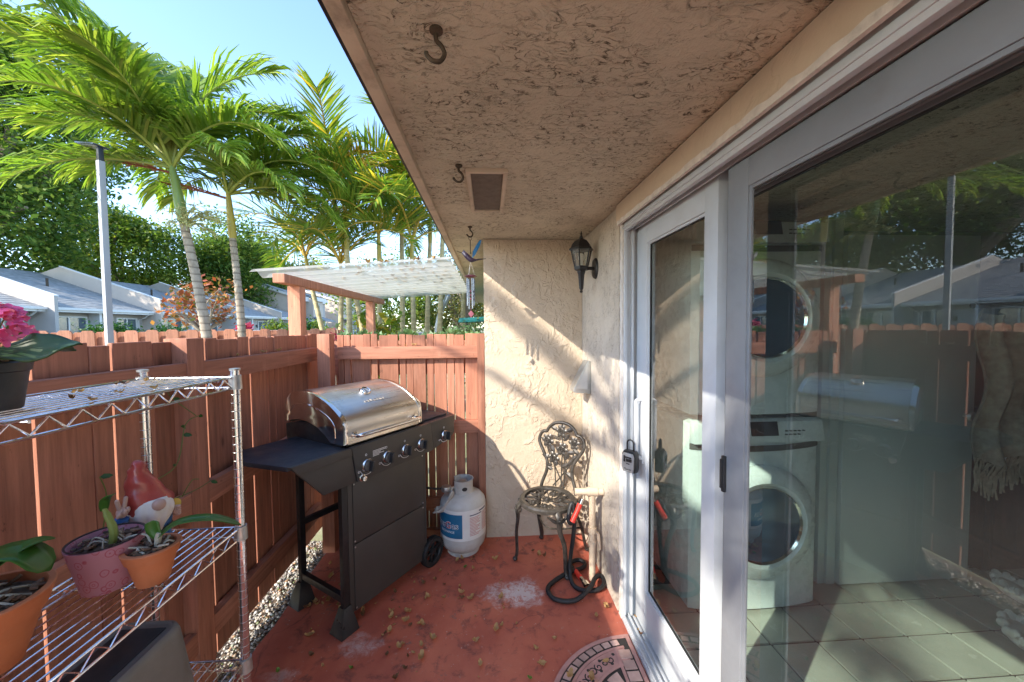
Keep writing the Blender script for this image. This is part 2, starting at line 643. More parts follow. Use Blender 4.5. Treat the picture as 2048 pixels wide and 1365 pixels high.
M['gn_yellow'] = plain('painted_yellow', (0.62, 0.38, 0.04), 0.5, var=0.15, scale=18)
M['pvc'] = plain('painted_pipe', (0.60, 0.47, 0.34), 0.6, var=0.12, scale=12, dirt=0.3)
M['hose_red'] = plain('hose_red', (0.65, 0.035, 0.02), 0.4, var=0.1)
M['concrete'] = plain('concrete', (0.34, 0.32, 0.29), 0.9, var=0.3, scale=16, bump=0.4, bscale=70)
M['asphalt'] = plain('asphalt', (0.05, 0.05, 0.052), 0.9, var=0.25, scale=30, bump=0.3)
M['teal'] = plain('teal_canvas', (0.01, 0.20, 0.22), 0.6, var=0.2)
M['car_white'] = plain('car_white', (0.72, 0.74, 0.76), 0.25, var=0.03, coat=0.6)
M['car_glass'] = plain('car_glass', (0.03, 0.06, 0.10), 0.06, var=0.1, spec=0.8)
M['shingle'] = plain('roof_shingle', (0.29, 0.295, 0.295), 0.9, var=0.35, scale=3.5, stretch=(1, 1, 2), bump=0.4, bscale=20)
M['house'] = plain('house_stucco', (0.56, 0.47, 0.385), 0.9, var=0.08, scale=1.2, bump=0.2, bscale=12, bdist=0.01)
M['house_grey'] = plain('house_stucco_grey', (0.45, 0.41, 0.37), 0.9, var=0.08, scale=1.2)
M['house_white'] = plain('house_trim', (0.72, 0.70, 0.66), 0.7, var=0.05)
M['house_pane'] = plain('house_window_pane', (0.10, 0.13, 0.15), 0.08, var=0.3, scale=1.5, spec=0.8)
M['palm_trunk'] = plain('palm_trunk', (0.36, 0.31, 0.25), 0.9, var=0.35, scale=9, stretch=(1, 1, 9), bump=0.6, bscale=14, bdist=0.01)


def trunk_mat(name, lo, hi, ring, bands):
    m = NT(name)
    v = m.coord((1, 1, 1), True)
    wv = m.n('ShaderNodeTexWave', wave_type='BANDS', bands_direction='Z', wave_profile='SAW')
    wv.inputs['Scale'].default_value = bands
    wv.inputs['Distortion'].default_value = 1.6
    wv.inputs['Detail'].default_value = 3
    wv.inputs['Detail Scale'].default_value = 1.5
    m.l(v, wv.inputs['Vector'])
    c = m.ramp(m.noise(m.coord((1, 1, 0.4), True), 16.0, 6, 0.7), [(0.3, lo), (0.7, hi)])
    c = m.mix(m.ramp(wv.outputs['Fac'], [(0.0, 0.85), (0.16, 0.45), (0.32, 0.0)]), c, ring)
    m.pbr(c, 0.9, 0.0, m.bump(wv.outputs['Fac'], 0.6, 0.01), 0.2)
    return m.mat


M['palm_trunk'] = trunk_mat('palm_trunk_ringed', (0.26, 0.215, 0.165), (0.46, 0.40, 0.32), (0.13, 0.10, 0.075), 3.6)
M['cane'] = trunk_mat('areca_cane_ringed', (0.36, 0.30, 0.15), (0.54, 0.46, 0.26), (0.22, 0.16, 0.07), 1.6)
M['crownshaft'] = plain('crownshaft', (0.22, 0.30, 0.075), 0.4, var=0.2, scale=4, stretch=(3, 3, 0.4))
M['crownshaft_y'] = plain('crownshaft_yellow', (0.42, 0.33, 0.055), 0.45, var=0.25, scale=4, stretch=(3, 3, 0.4))
M['cane'] = plain('areca_cane', (0.46, 0.38, 0.20), 0.7, var=0.35, scale=5, stretch=(1, 1, 4), bump=0.3, bscale=12)
M['rachis'] = plain('frond_stalk', (0.30, 0.33, 0.06), 0.5, var=0.2)
M['rachis_y'] = plain('areca_stalk', (0.55, 0.36, 0.05), 0.5, var=0.25)
M['palm_leaf'] = leafmat('palm_leaflet', (0.10, 0.185, 0.024), (0.20, 0.30, 0.038), (0.36, 0.40, 0.08), 0.42, 0.34)
M['palm_dead'] = leafmat('palm_leaflet_dry', (0.22, 0.05, 0.03), (0.32, 0.10, 0.05), None, 0.2, 0.6)
M['areca_leaf'] = leafmat('areca_leaflet', (0.10, 0.19, 0.025), (0.20, 0.28, 0.035), (0.52, 0.36, 0.05), 0.45, 0.4)
M['areca_dry'] = leafmat('areca_leaflet_yellow', (0.45, 0.22, 0.03), (0.55, 0.34, 0.05), None, 0.4, 0.5)
M['spray'] = plain('palm_flower_spray', (0.42, 0.42, 0.18), 0.7, var=0.2)
M['tree_leaf'] = leafmat('tree_leaf', (0.05, 0.11, 0.022), (0.11, 0.19, 0.034), (0.22, 0.27, 0.05), 0.42, 0.5)
M['tree_leaf2'] = leafmat('tree_leaf_bright', (0.08, 0.15, 0.025), (0.15, 0.23, 0.035), (0.26, 0.29, 0.05), 0.42, 0.5)
M['tree_leaf3'] = leafmat('tree_leaf_olive', (0.09, 0.105, 0.03), (0.14, 0.15, 0.04), (0.22, 0.19, 0.05), 0.35, 0.5)
M['red_leaf'] = leafmat('almond_leaf', (0.10, 0.12, 0.025), (0.30, 0.06, 0.03), (0.40, 0.19, 0.05), 0.35, 0.5)
M['bush_leaf'] = leafmat('bush_leaf', (0.02, 0.07, 0.015), (0.05, 0.14, 0.025), None, 0.3, 0.4)
M['ti_leaf'] = leafmat('ti_leaf', (0.42, 0.02, 0.09), (0.55, 0.08, 0.18), None, 0.35, 0.5)
M['succ_leaf'] = leafmat('succulent_green', (0.08, 0.17, 0.06), (0.17, 0.27, 0.13), None, 0.25, 0.5)
M['vine'] = plain('vine_stem', (0.12, 0.15, 0.03), 0.6)
M['trunk'] = plain('tree_bark', (0.27, 0.225, 0.17), 0.95, var=0.4, scale=6, stretch=(1, 1, 0.3), bump=0.7, bscale=12, bdist=0.03)
M['dry_leaf'] = leafmat('dry_leaf', (0.30, 0.15, 0.06), (0.48, 0.30, 0.13), (0.55, 0.40, 0.18), 0.15, 0.7, False)
M['brown_leaf'] = leafmat('brown_leaf', (0.10, 0.045, 0.022), (0.20, 0.10, 0.045), None, 0.12, 0.7, False)
M['green_leaf'] = leafmat('fresh_leaf', (0.10, 0.20, 0.03), (0.16, 0.26, 0.05), None, 0.3, 0.5, False)
M['bird_blue'] = plain('bird_blue', (0.02, 0.17, 0.38), 0.25, var=0.3, coat=0.4)
M['bird_dark'] = plain('bird_dark', (0.028, 0.018, 0.04), 0.3, var=0.4, coat=0.4)
M['chime_red'] = plain('chime_disc', (0.24, 0.07, 0.10), 0.5)
M['chime_metal'] = plain('chime_tube', (0.19, 0.21, 0.24), 0.3, 0.9)
M['washer'] = plain('washer_white', (0.74, 0.76, 0.76), 0.28, var=0.03, coat=0.3)
M['washer_grey'] = plain('washer_grey_band', (0.10, 0.095, 0.09), 0.4)
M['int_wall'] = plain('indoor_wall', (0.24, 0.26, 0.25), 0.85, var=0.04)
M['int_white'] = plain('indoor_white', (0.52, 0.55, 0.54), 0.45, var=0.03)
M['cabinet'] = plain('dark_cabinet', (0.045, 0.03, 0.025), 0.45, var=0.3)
M['grout'] = plain('grout', (0.05, 0.042, 0.036), 0.9)
M['tile'] = plain('floor_tile', (0.46, 0.45, 0.39), 0.22, var=0.12, scale=5, rand=0.06, rvar=0.06)
M['fringe'] = plain('beige_wool', (0.25, 0.205, 0.15), 0.9, var=0.35, scale=40)
M['mat_base'] = plain('mat_rubber', (0.03, 0.026, 0.024), 0.8)
M['mat_pink'] = plain('mat_pink', (0.44, 0.235, 0.205), 0.85, var=0.2, scale=14, bump=0.4, bscale=120)
M['mat_cream'] = plain('mat_paver', (0.45, 0.295, 0.25), 0.85, var=0.25, scale=16, rand=0.28, bump=0.5, bscale=120)
M['lock_silver'] = plain('lock_silver', (0.50, 0.51, 0.52), 0.35, 0.6)
M['panel_dark'] = plain('solar_panel', (0.02, 0.025, 0.04), 0.2, var=0.2)
M['post_grey'] = plain('lamp_post_paint', (0.33, 0.34, 0.35), 0.6, var=0.08, scale=3)
M['vent_mesh'] = plain('vent_mesh', (0.135, 0.105, 0.085), 0.8, var=0.2, scale=30)


def floor_mat():
    m = NT('red_patio_paint')
    v = m.coord((1, 1, 1))
    n1 = m.noise(v, 2.4, 6, 0.65)
    c = m.ramp(n1, [(0.3, (0.42, 0.098, 0.060)), (0.7, (0.60, 0.185, 0.105))])
    n2 = m.noise(v, 11.0, 8, 0.7, 0.4)
    c = m.mix(m.ramp(n2, [(0.53, 0.0), (0.64, 0.72)]), c, (0.13, 0.060, 0.050))
    n3 = m.noise(v, 30.0, 6, 0.75)
    c = m.mix(m.ramp(n3, [(0.60, 0.0), (0.68, 0.7)]), c, (0.50, 0.31, 0.25))
    vo = m.n('ShaderNodeTexVoronoi')
    vo.inputs['Scale'].default_value = 52.0
    m.l(v, vo.inputs['Vector'])
    sp = m.ramp(vo.outputs['Distance'], [(0.0, 1.0), (0.11, 1.0), (0.17, 0.0)])
    sel = m.ramp(m.noise(v, 17.0, 3), [(0.58, 0.0), (0.63, 1.0)])
    c = m.mix(m.mix(1.0, sp, sel, 'MULTIPLY'), c, (0.55, 0.46, 0.42))
    # spilled white powder below the bistro chair: a stain with its own place
    tc = m.n('ShaderNodeTexCoord')
    for (px, py, sx, sy, amt) in ((0.13, 2.03, 0.19, 0.13, 0.95), (-0.62, 1.74, 0.10, 0.08, 0.55), (-0.93, 1.60, 0.09, 0.05, 0.4)):
        mp = m.n('ShaderNodeMapping', vector_type='TEXTURE')
        mp.inputs['Location'].default_value = (px, py, 0)
        mp.inputs['Scale'].default_value = (sx, sy, 1)
        m.l(tc.outputs['Object'], mp.inputs['Vector'])
        ln = m.n('ShaderNodeVectorMath', operation='LENGTH')
        m.l(mp.outputs[0], ln.inputs[0])
        fall = m.ramp(m.math('ADD', ln.outputs['Value'], m.math('MULTIPLY', m.math('SUBTRACT', m.noise(v, 7.0, 5, 0.7), 0.5), 2.6)), [(0.1, 1.0), (0.95, 0.0)])
        k = m.math('MULTIPLY', fall, m.ramp(m.noise(v, 26.0, 9, 0.75, 0.8), [(0.38, 0.0), (0.58, 1.9)]), True)
        c = m.mix(m.math('MULTIPLY', k, amt, True), c, (0.74, 0.71, 0.69))
    cv_ = m.n('ShaderNodeTexVoronoi', feature='DISTANCE_TO_EDGE')
    cv_.inputs['Scale'].default_value = 1.7
    wob = m.n('ShaderNodeVectorMath', operation='ADD')
    m.l(v, wob.inputs[0])
    nz = m.n('ShaderNodeTexNoise')
    nz.inputs['Scale'].default_value = 5.0
    nz.inputs['Detail'].default_value = 5
    m.l(v, nz.inputs['Vector'])
    m.l(m.mix(1.0, nz.outputs['Color'], (0.22, 0.22, 0.22), 'MULTIPLY'), wob.inputs[1])
    m.l(wob.outputs[0], cv_.inputs['Vector'])
    ck = m.ramp(cv_.outputs['Distance'], [(0.0, 1.0), (0.0035, 0.7), (0.007, 0.0)])
    ck = m.math('MULTIPLY', ck, m.ramp(m.noise(v, 1.6, 3), [(0.5, 0.0), (0.58, 0.7)]))
    c = m.mix(ck, c, (0.06, 0.03, 0.025))
    chip = m.ramp(m.noise(v, 6.5, 9, 0.78, 0.3), [(0.62, 0.0), (0.64, 0.8)])
    c = m.mix(chip, c, (0.20, 0.13, 0.11))
    damp = m.ramp(m.noise(v, 1.1, 4, 0.6, 0.4), [(0.42, 0.45), (0.58, 0.0)])
    c = m.mix(damp, c, (0.24, 0.050, 0.040))
    h = m.math('ADD', n2, m.math('MULTIPLY', m.noise(v, 160.0, 4, 0.7), 0.4))
    h = m.math('ADD', h, m.math('MULTIPLY', chip, -0.5))
    m.pbr(c, m.ramp(n2, [(0.3, 0.5), (0.7, 0.75)]), 0.0, m.bump(h, 0.35, 0.003), 0.4)
    return m.mat


M['floor'] = floor_mat()


def ground_mat():
    m = NT('lawn_and_dirt')
    v = m.coord((1, 1, 1))
    c = m.ramp(m.noise(v, 0.6, 8, 0.7), [(0.35, (0.17, 0.19, 0.09)), (0.65, (0.36, 0.33, 0.24))])
    m.pbr(c, 0.95, 0.0, m.bump(m.noise(v, 8.0, 6, 0.7), 0.6, 0.03), 0.2)
    return m.mat


M['ground'] = ground_mat()


def corrugated_mat():
    m = NT('clear_corrugated_plastic')
    tr = m.n('ShaderNodeBsdfTransparent')
    tr.inputs['Color'].default_value = (0.86, 0.88, 0.86, 1)
    tl = m.n('ShaderNodeBsdfTranslucent')
    tl.inputs['Color'].default_value = (0.80, 0.80, 0.76, 1)
    df = m.n('ShaderNodeBsdfDiffuse')
    df.inputs['Color'].default_value = (0.68, 0.68, 0.64, 1)
    gl = m.n('ShaderNodeBsdfGlossy')
    gl.inputs['Roughness'].default_value = 0.15
    a = m.n('ShaderNodeMixShader')
    a.inputs[0].default_value = 0.5
    m.l(tl.outputs[0], a.inputs[1])
    m.l(df.outputs[0], a.inputs[2])
    b = m.n('ShaderNodeMixShader')
    f = m.ramp(m.noise(m.coord((1, 1, 1)), 1.6, 5, 0.65), [(0.3, 0.34), (0.7, 0.58)])
    m.l(f, b.inputs[0])
    m.l(tr.outputs[0], b.inputs[1])
    m.l(a.outputs[0], b.inputs[2])
    g2 = m.n('ShaderNodeMixShader')
    g2.inputs[0].default_value = 0.08
    m.l(b.outputs[0], g2.inputs[1])
    m.l(gl.outputs[0], g2.inputs[2])
    m.l(g2.outputs[0], m.out.inputs['Surface'])
    return m.mat


M['corrugated'] = corrugated_mat()


def screen_mat():
    m = NT('insect_screen_mesh')
    tr = m.n('ShaderNodeBsdfTransparent')
    df = m.n('ShaderNodeBsdfDiffuse')
    df.inputs['Color'].default_value = (0.06, 0.062, 0.062, 1)
    mx = m.n('ShaderNodeMixShader')
    mx.inputs[0].default_value = 0.13
    m.l(tr.outputs[0], mx.inputs[1])
    m.l(df.outputs[0], mx.inputs[2])
    m.l(mx.outputs[0], m.out.inputs['Surface'])
    return m.mat


M['screen'] = screen_mat()


def heart_pot_mat():
    """mauve pot sleeve printed with loose ring outlines"""
    m = NT('printed_mauve_sleeve')
    v = m.coord((1, 1, 0.8), False, 'Object')
    vo = m.n('ShaderNodeTexVoronoi')
    vo.inputs['Scale'].default_value = 52.0
    m.l(v, vo.inputs['Vector'])
    d = m.math('ADD', vo.outputs['Distance'], m.math('MULTIPLY', m.noise(v, 60.0, 2), 0.25))
    rings = m.ramp(d, [(0.20, 0.0), (0.24, 0.85), (0.29, 0.0), (0.46, 0.0), (0.52, 0.9), (0.58, 0.0)])
    c = m.mix(rings, (0.44, 0.225, 0.30), (0.34, 0.04, 0.085))
    m.pbr(c, 0.4, 0.0, None, 0.5)
    return m.mat


M['hearts'] = heart_pot_mat()

# ------------------------------------------------------------------ ground, patio, house
g = MB()
g.add([(-400, -300, -0.06), (400, -300, -0.06), (400, 500, -0.06), (-400, 500, -0.06)], [(0, 1, 2, 3)])
structure(g.build('ground', M['ground'], smooth=0))
g = MB()
g.bx(-18.5, -10.5, -40, 120, -0.10, -0.02)
structure(g.build('road', M['asphalt'], smooth=0))
g = MB()
g.bx(-20.3, -18.5, -40, 120, -0.10, 0.03)
structure(g.build('pavement', M['concrete'], smooth=0))

g = MB()
n_y, n_x = 46, 20
g.grid(lambda u, v: (-1.10 + 1.80 * v + (0.006 * math.sin(u * 60) + 0.004 * math.sin(u * 143) if v == 0 else 0), -2.6 + 5.3 * u, 0.0), n_y, n_x)
g.bx(-1.09, 0.70, -2.6, 2.70, -0.12, -0.004)
structure(g.build('patio_floor', M['floor'], smooth=0))

# gravel strip along the fence
N = 5200
gx = np.random.RandomState(3)
base = np.array([(1, 0, 0), (-1, 0, 0), (0, 1, 0), (0, -1, 0), (0, 0, 1), (0, 0, -1)], float)
octf = np.array([(0, 2, 4), (2, 1, 4), (1, 3, 4), (3, 0, 4), (2, 0, 5), (1, 2, 5), (3, 1, 5), (0, 3, 5)])
cx = gx.uniform(-1.285, -1.098, N)
cy = gx.uniform(-0.4, 2.66, N)
sz = gx.uniform(0.0035, 0.011, N) * np.where(gx.rand(N) < 0.1, 1.7, 1.0)
vv = np.repeat(base[None], N, 0) * gx.uniform(0.6, 1.3, (N, 6, 1)) * sz[:, None, None]
vv[:, :, 2] *= 0.7
an = gx.uniform(0, 6.28, N)
ca, sa = np.cos(an)[:, None], np.sin(an)[:, None]
x, y = vv[:, :, 0].copy(), vv[:, :, 1].copy()
vv[:, :, 0] = x * ca - y * sa + cx[:, None]
vv[:, :, 1] = x * sa + y * ca + cy[:, None]
vv[:, :, 2] += (gx.uniform(-0.016, 0.0, N))[:, None] - 0.002
ff = (octf[None] + 6 * np.arange(N)[:, None, None]).reshape(-1, 3)
gm = NT('gravel_stones')
gi = gm.n('ShaderNodeNewGeometry')
gm.pbr(gm.ramp(gi.outputs['Random Per Island'], [(0.0, (0.16, 0.145, 0.125)), (0.35, (0.36, 0.33, 0.29)), (0.62, (0.50, 0.46, 0.40)), (0.75, (0.34, 0.18, 0.08)),
                                                (0.86, (0.28, 0.25, 0.21)), (0.93, (0.12, 0.16, 0.04)), (1.0, (0.55, 0.53, 0.5))]), 0.9)
structure(obj('gravel', raw_mesh('gravel', vv.reshape(-1, 3), ff, gm.mat)), 'stuff')
g = MB()
g.bx(-1.34, -1.095, -0.6, 2.68, -0.10, -0.018)
structure(g.build('gravel_bed', M['bark_mix'], smooth=0))

# the house the patio belongs to
house = thing('townhouse', 'tan stucco townhouse whose soffit overhangs the patio and grill', 'house', (0, 0, 0))
ZC = 2.105
g = MB()
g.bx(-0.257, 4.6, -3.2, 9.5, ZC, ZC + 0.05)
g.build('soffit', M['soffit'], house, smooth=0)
g = MB()
g.bx(-0.255, 4.6, -3.2, 9.5, ZC + 0.055, ZC + 0.35)
g.build('roof', M['shingle'], house, smooth=0)
g = MB()
g.bx(-0.293, -0.259, -3.2, 9.5, ZC - 0.018, ZC + 0.30)
g.build('fascia', M['fascia'], house, 0.003)
g = MB()
g.bx(-0.309, -0.295, -3.2, 9.5, ZC - 0.002, ZC + 0.34)
g.build('drip_edge', M['drip'], house, 0.002)
# storage block that closes the far end of the patio
g = MB()
g.bx(-0.03, 0.6612, 2.60, 3.9, -0.05, ZC - 0.002)
g.build('return_wall', M['stucco'], house, 0.006)
# wall with the door opening: strip between corner and door, wall nearer than the door, header
g = MB()
g.bx(0.662, 0.84, 1.865, 2.80, -0.05, ZC - 0.003)
g.build('door_wall', M['stucco_side'], house, 0.008)
g = MB()
g.bx(0.66, 0.84, -3.2, -0.12, -0.05, ZC - 0.003)
g.build('door_wall', M['stucco_side'], house, 0.008)
g = MB()
g.bx(0.645, 0.80, -0.118, 1.863, 2.012, ZC - 0.004)
g.build('header', M['header'], house, 0.01)
g = MB()
g.bx(0.66, 0.84, -0.118, 1.863, -0.06, -0.002)
g.build('door_sill', M['concrete'], house, 0.004)
# ragged caulk line round the door frame
g = MB()
rc = random.Random(5)
pts_o = []
k = 60
for i in range(k + 1):
    yy = -0.10 + (1.83 + 0.10) * i / k
    pts_o.append((yy, 2.014 + rc.uniform(-0.004, 0.004)))
poly = [(p[0], p[1]) for p in pts_o] + [(1.83, 1.994), (-0.10, 1.994)]
g.prism(poly, (0.012, 0, 0), (0.640, 0, 0), (0, 1, 0), (0, 0, 1))
pts_v = [(1.822 + rc.uniform(0.014, 0.030), 0.0 + 2.0 * i / 60) for i in range(61)]
g.prism([(p[0], p[1]) for p in pts_v] + [(1.812, 2.0), (1.812, 0.0)], (0.010, 0, 0), (0.662, 0, 0), (0, 1, 0), (0, 0, 1))
g.build('caulk_line', M['caulk'], house, smooth=0)
# soffit vent
vt = MB()
x0, x1, y0, y1 = -0.082, 0.082, 1.455, 1.962
w = 0.018
vt.bx(x0, x1, y0, y0 + w, ZC - 0.014, ZC + 0.004)
vt.bx(x0, x1, y1 - w, y1, ZC - 0.014, ZC + 0.004)
vt.bx(x0, x0 + w, y0 + w, y1 - w, ZC - 0.0145, ZC + 0.004)
vt.bx(x1 - w, x1, y0 + w, y1 - w, ZC - 0.0145, ZC + 0.004)
vent = vt.build('soffit_vent', M['fascia'], house, 0.003)
vt = MB()
vt.bx(x0 + w + 0.001, x1 - w - 0.001, y0 + w + 0.001, y1 - w - 0.001, ZC - 0.005, ZC + 0.003)
vt.build('vent_screen', M['vent_mesh'], vent)

# ------------------------------------------------------------------ indoor room behind the glass
g = MB()
g.bx(0.842, 4.6, -3.2, 3.4, -0.08, 0.020)
ifl = structure(g.build('indoor_floor', M['grout'], smooth=0))
tm = MB().box((0, 0, 0), (0.2105, 0.2020, 0.012)).mesh('tile', M['tile'], 0.0)
ty = 1.434 + 0.10
nt = 0
for i in range(17):
    for j in range(15):
        tx = 0.95 + 0.222 * i
        tyy = -1.1 + 0.2145 * j
        if nt < 260 and tx < 4.5 and tyy < 2.3:
            obj('tile', tm, ifl, (tx, tyy, 0.0225), (0, 0, 0))
            nt += 1
g = MB()
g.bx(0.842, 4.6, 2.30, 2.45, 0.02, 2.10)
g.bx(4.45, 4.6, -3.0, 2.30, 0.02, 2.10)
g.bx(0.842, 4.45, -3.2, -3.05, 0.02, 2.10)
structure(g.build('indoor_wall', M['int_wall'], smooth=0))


def appliance(name, label, z0, h, control_top):
    t = thing(name, label, name.replace('_', ' ').split()[-1], (1.345, 1.80, z0))
    b = MB()
    prof = [(-0.34, 0.0), (-0.34, h)]
    b.grid(lambda u, v: (-0.34 + 0.68 * u, -0.035 * math.sin(math.pi * u) ** 0.6, 0.02 + v * (h - 0.14)), 20, 8)
    b.bx(-0.34, 0.34, 0.001, 0.49, 0.02, h - 0.02)
    b.build('body', M['washer'], t, 0.004)
    b = MB()
    b.prism([(0.0, 0.0), (-0.05, 0.004), (-0.035, 0.105), (0.0, 0.118)], (0.68, 0, 0), (-0.34, 0, h - 0.118), (0, 1, 0), (0, 0, 1))
    cp = b.build('control_panel', M['washer'], t, 0.008)
    b = MB()
    b.prism([(-0.052, 0.022), (-0.056, 0.022), (-0.043, 0.09), (-0.039, 0.09)], (0.14, 0, 0), (-0.05, 0, h - 0.10), (0, 1, 0), (0, 0, 1))
    b.build('display', M['black'], cp)
    b = MB()
    for q in range(9):
        b.box((0.13 + 0.022 * (q % 5), -0.055, h - 0.055 - 0.018 * (q // 5)), (0.012, 0.006, 0.005))
    b.build('button', M['washer_grey'], cp)['kind'] = 'stuff'
    b = MB()
    b.grid(lambda u, v: (-0.341 + 0.682 * u, -0.040 * math.sin(math.pi * u) ** 0.6 - 0.004, h - 0.150 + 0.03 * v - 0.01 * math.sin(math.pi * u)), 20, 2)
    b.build('band', M['washer_grey'], t)
    dz = 0.48 if z0 < 0.5 else 0.50
    mt = rotm(R_(90), 0, 0)
    b = MB()
    b.lathe([(0.288, 0.030), (0.290, 0.055), (0.265, 0.085), (0.215, 0.095), (0.200, 0.080)], 48, (0, 0, dz), mt)
    dr = b.build('door', M['washer'], t)
    b = MB()
    b.lathe([(0.200, 0.082), (0.192, 0.094), (0.184, 0.082)], 48, (0, 0, dz), mt)
    b.build('door_ring', M['polish'], dr)
    b = MB()
    b.lathe([(0.186, 0.084), (0.15, 0.070), (0.10, 0.045), (0.0, 0.035)], 40, (0, 0, dz), mt)
    b.build('door_glass', M['car_glass'], dr)
    for q in (-1, 1):
        if z0 < 0.5:
            MB().lathe([(0.0, 0.0), (0.022, 0.0), (0.018, 0.02), (0, 0.02)], 12, (0.28 * q, 0.06, 0.0)).build('foot', M['black'], t)
    return t


appliance('washer', 'white front-loading washer on the tile floor behind the glass door', 0.029, 0.995, True)
appliance('stacked_dryer', 'white dryer with round door stacked on top of the washer', 1.030, 0.985, True)

# white slab door standing behind the glass
dt = thing('interior_door', 'white slab door standing right of the washer behind the screen', 'door', (1.94, 1.91, 0.03))
MB().bx(0, 0.78, 0, 0.035, 0.01, 1.95).build('leaf', M['int_white'], dt, 0.004)
MB().bx(-0.055, -0.006, 0.02, 0.07, 0.0, 2.04).build('jamb', M['int_white'], dt, 0.003)
MB().bx(-0.10, -0.060, 0.03, 0.06, 0.0, 2.04).build('casing', M['int_white'], dt, 0.003)
MB().lathe([(0, -0.03), (0.024, -0.026), (0.028, -0.012), (0.012, 0.0), (0.012, 0.02)], 16, (0.72, -0.02, 0.95), rotm(R_(-90), 0, 0)).build('knob', M['galv'], dt)
# dark cabinet run
ct = thing('kitchen_cabinet', 'dark kitchen cabinet in the dim room behind the screen', 'cabinet', (2.90, 1.95, 0.03))
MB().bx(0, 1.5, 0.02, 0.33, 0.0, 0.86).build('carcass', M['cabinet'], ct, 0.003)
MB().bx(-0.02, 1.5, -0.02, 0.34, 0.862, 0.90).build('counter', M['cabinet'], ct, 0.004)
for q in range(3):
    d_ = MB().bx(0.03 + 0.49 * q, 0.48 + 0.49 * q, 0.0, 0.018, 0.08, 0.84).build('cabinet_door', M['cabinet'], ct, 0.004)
    MB().tube([(0.06 + 0.49 * q, -0.02, 0.62), (0.06 + 0.49 * q, -0.02, 0.75)], 0.005, 6).build('handle', M['galv'], d_)
# fringed throw hanging
th = thing('fringed_throw', 'beige fringed throw hanging in the dim room at the right edge', 'throw', (2.02, 1.40, -0.16))
g = MB()
g.grid(lambda u, v: (0.42 * u, 0.025 * math.sin(u * 25) + 0.02 * math.sin(v * 9 + u * 4), 1.72 - 0.62 * v - 0.03 * math.sin(u * 9)), 40, 24)
g.build('cloth', M['fringe'], th, fixn=False)
g = MB()
rf = random.Random(9)
for i in range(70):
    x = 0.42 * i / 69
    z = 1.10 - 0.03 * math.sin(i / 69 * 9)
    g.tube([(x, 0.02 * math.sin(i), z), (x + rf.uniform(-.012, .012), 0.01, z - 0.06), (x + rf.uniform(-.02, .02), 0, z - 0.11 - rf.uniform(0, 0.05))], 0.004, 4)
g.build('fringe', M['fringe'], th)['kind'] = 'stuff'
MB().tube([(-0.05, 0.0, 1.73), (0.6, 0.0, 1.73)], 0.012, 8).build('rod', M['black'], th)
MB().tube([(0.55, 0.02, 0.19), (0.55, 0.02, 1.72)], 0.014, 8).build('stand', M['black'], th)
MB().lathe([(0, 0), (0.15, 0), (0.15, 0.015), (0.02, 0.025), (0, 0.025)], 24, (0.55, 0.02, 0.189)).build('foot', M['black'], th)
# ruffled white rug corners / slippers
for (sx, sy, lb) in ((2.80, 1.77, 'white ruffled slipper farther on the tile floor'), (2.43, 1.51, 'white ruffled slipper nearer on the tile floor')):
    sl = thing('slipper', lb, 'slipper', (sx, sy, 0.029), rnd.uniform(-1, 1), 'white slippers indoors')
    b = MB()
    b.ball((0, 0, 0.03), (0.05, 0.11, 0.035), 16, 8)
    b.build('sole', M['gn_white'], sl)
    b = MB()
    for q in range(26):
        a = q / 26 * 6.283
        b.ball((0.048 * math.cos(a), 0.10 * math.sin(a), 0.055 + 0.012 * math.sin(q * 2.1)), (0.018, 0.018, 0.022), 6, 5)
    b.build('ruffle', M['gn_white'], sl)

# ------------------------------------------------------------------ sliding door
sd = thing('sliding_door', 'white framed sliding glass door with grey screen on its near half', 'sliding door', (0, 0, 0))
g = MB()
g.bx(0.668, 0.815, 1.812, 1.861, 0.0, 2.008)          # far jamb
g.bx(0.668, 0.682, 1.795, 1.811, 0.03, 1.996)
g.bx(0.704, 0.714, 1.790, 1.811, 0.03, 1.990)
g.bx(0.770, 0.778, 1.790, 1.811, 0.03, 1.990)
g.bx(0.668, 0.815, -0.117, -0.082, 0.0, 2.008)        # near jamb
g.bx(0.668, 0.815, -0.080, 1.8105, 1.994, 2.009)      # head
g.bx(0.664, 0.682, -0.080, 1.794, 1.958, 1.993)
g.bx(0.708, 0.716, -0.080, 1.789, 1.962, 1.9935)
g.bx(0.770, 0.778, -0.080, 1.789, 1.962, 1.9935)
g.bx(0.660, 0.667, -0.080, 1.811, 1.972, 1.980)
g.build('frame', M['white'], sd, 0.002)
g = MB()
g.bx(0.664, 0.815, -0.080, 1.811, 0.0, 0.018)         # sill with its runners
for xx in (0.672, 0.697, 0.745, 0.789):
    g.bx(xx - 0.003, xx + 0.003, -0.079, 1.8105, 0.0175, 0.034)
g.bx(0.715, 0.728, -0.079, 1.8105, 0.0176, 0.024)
g.build('track', M['white'], sd, 0.001)


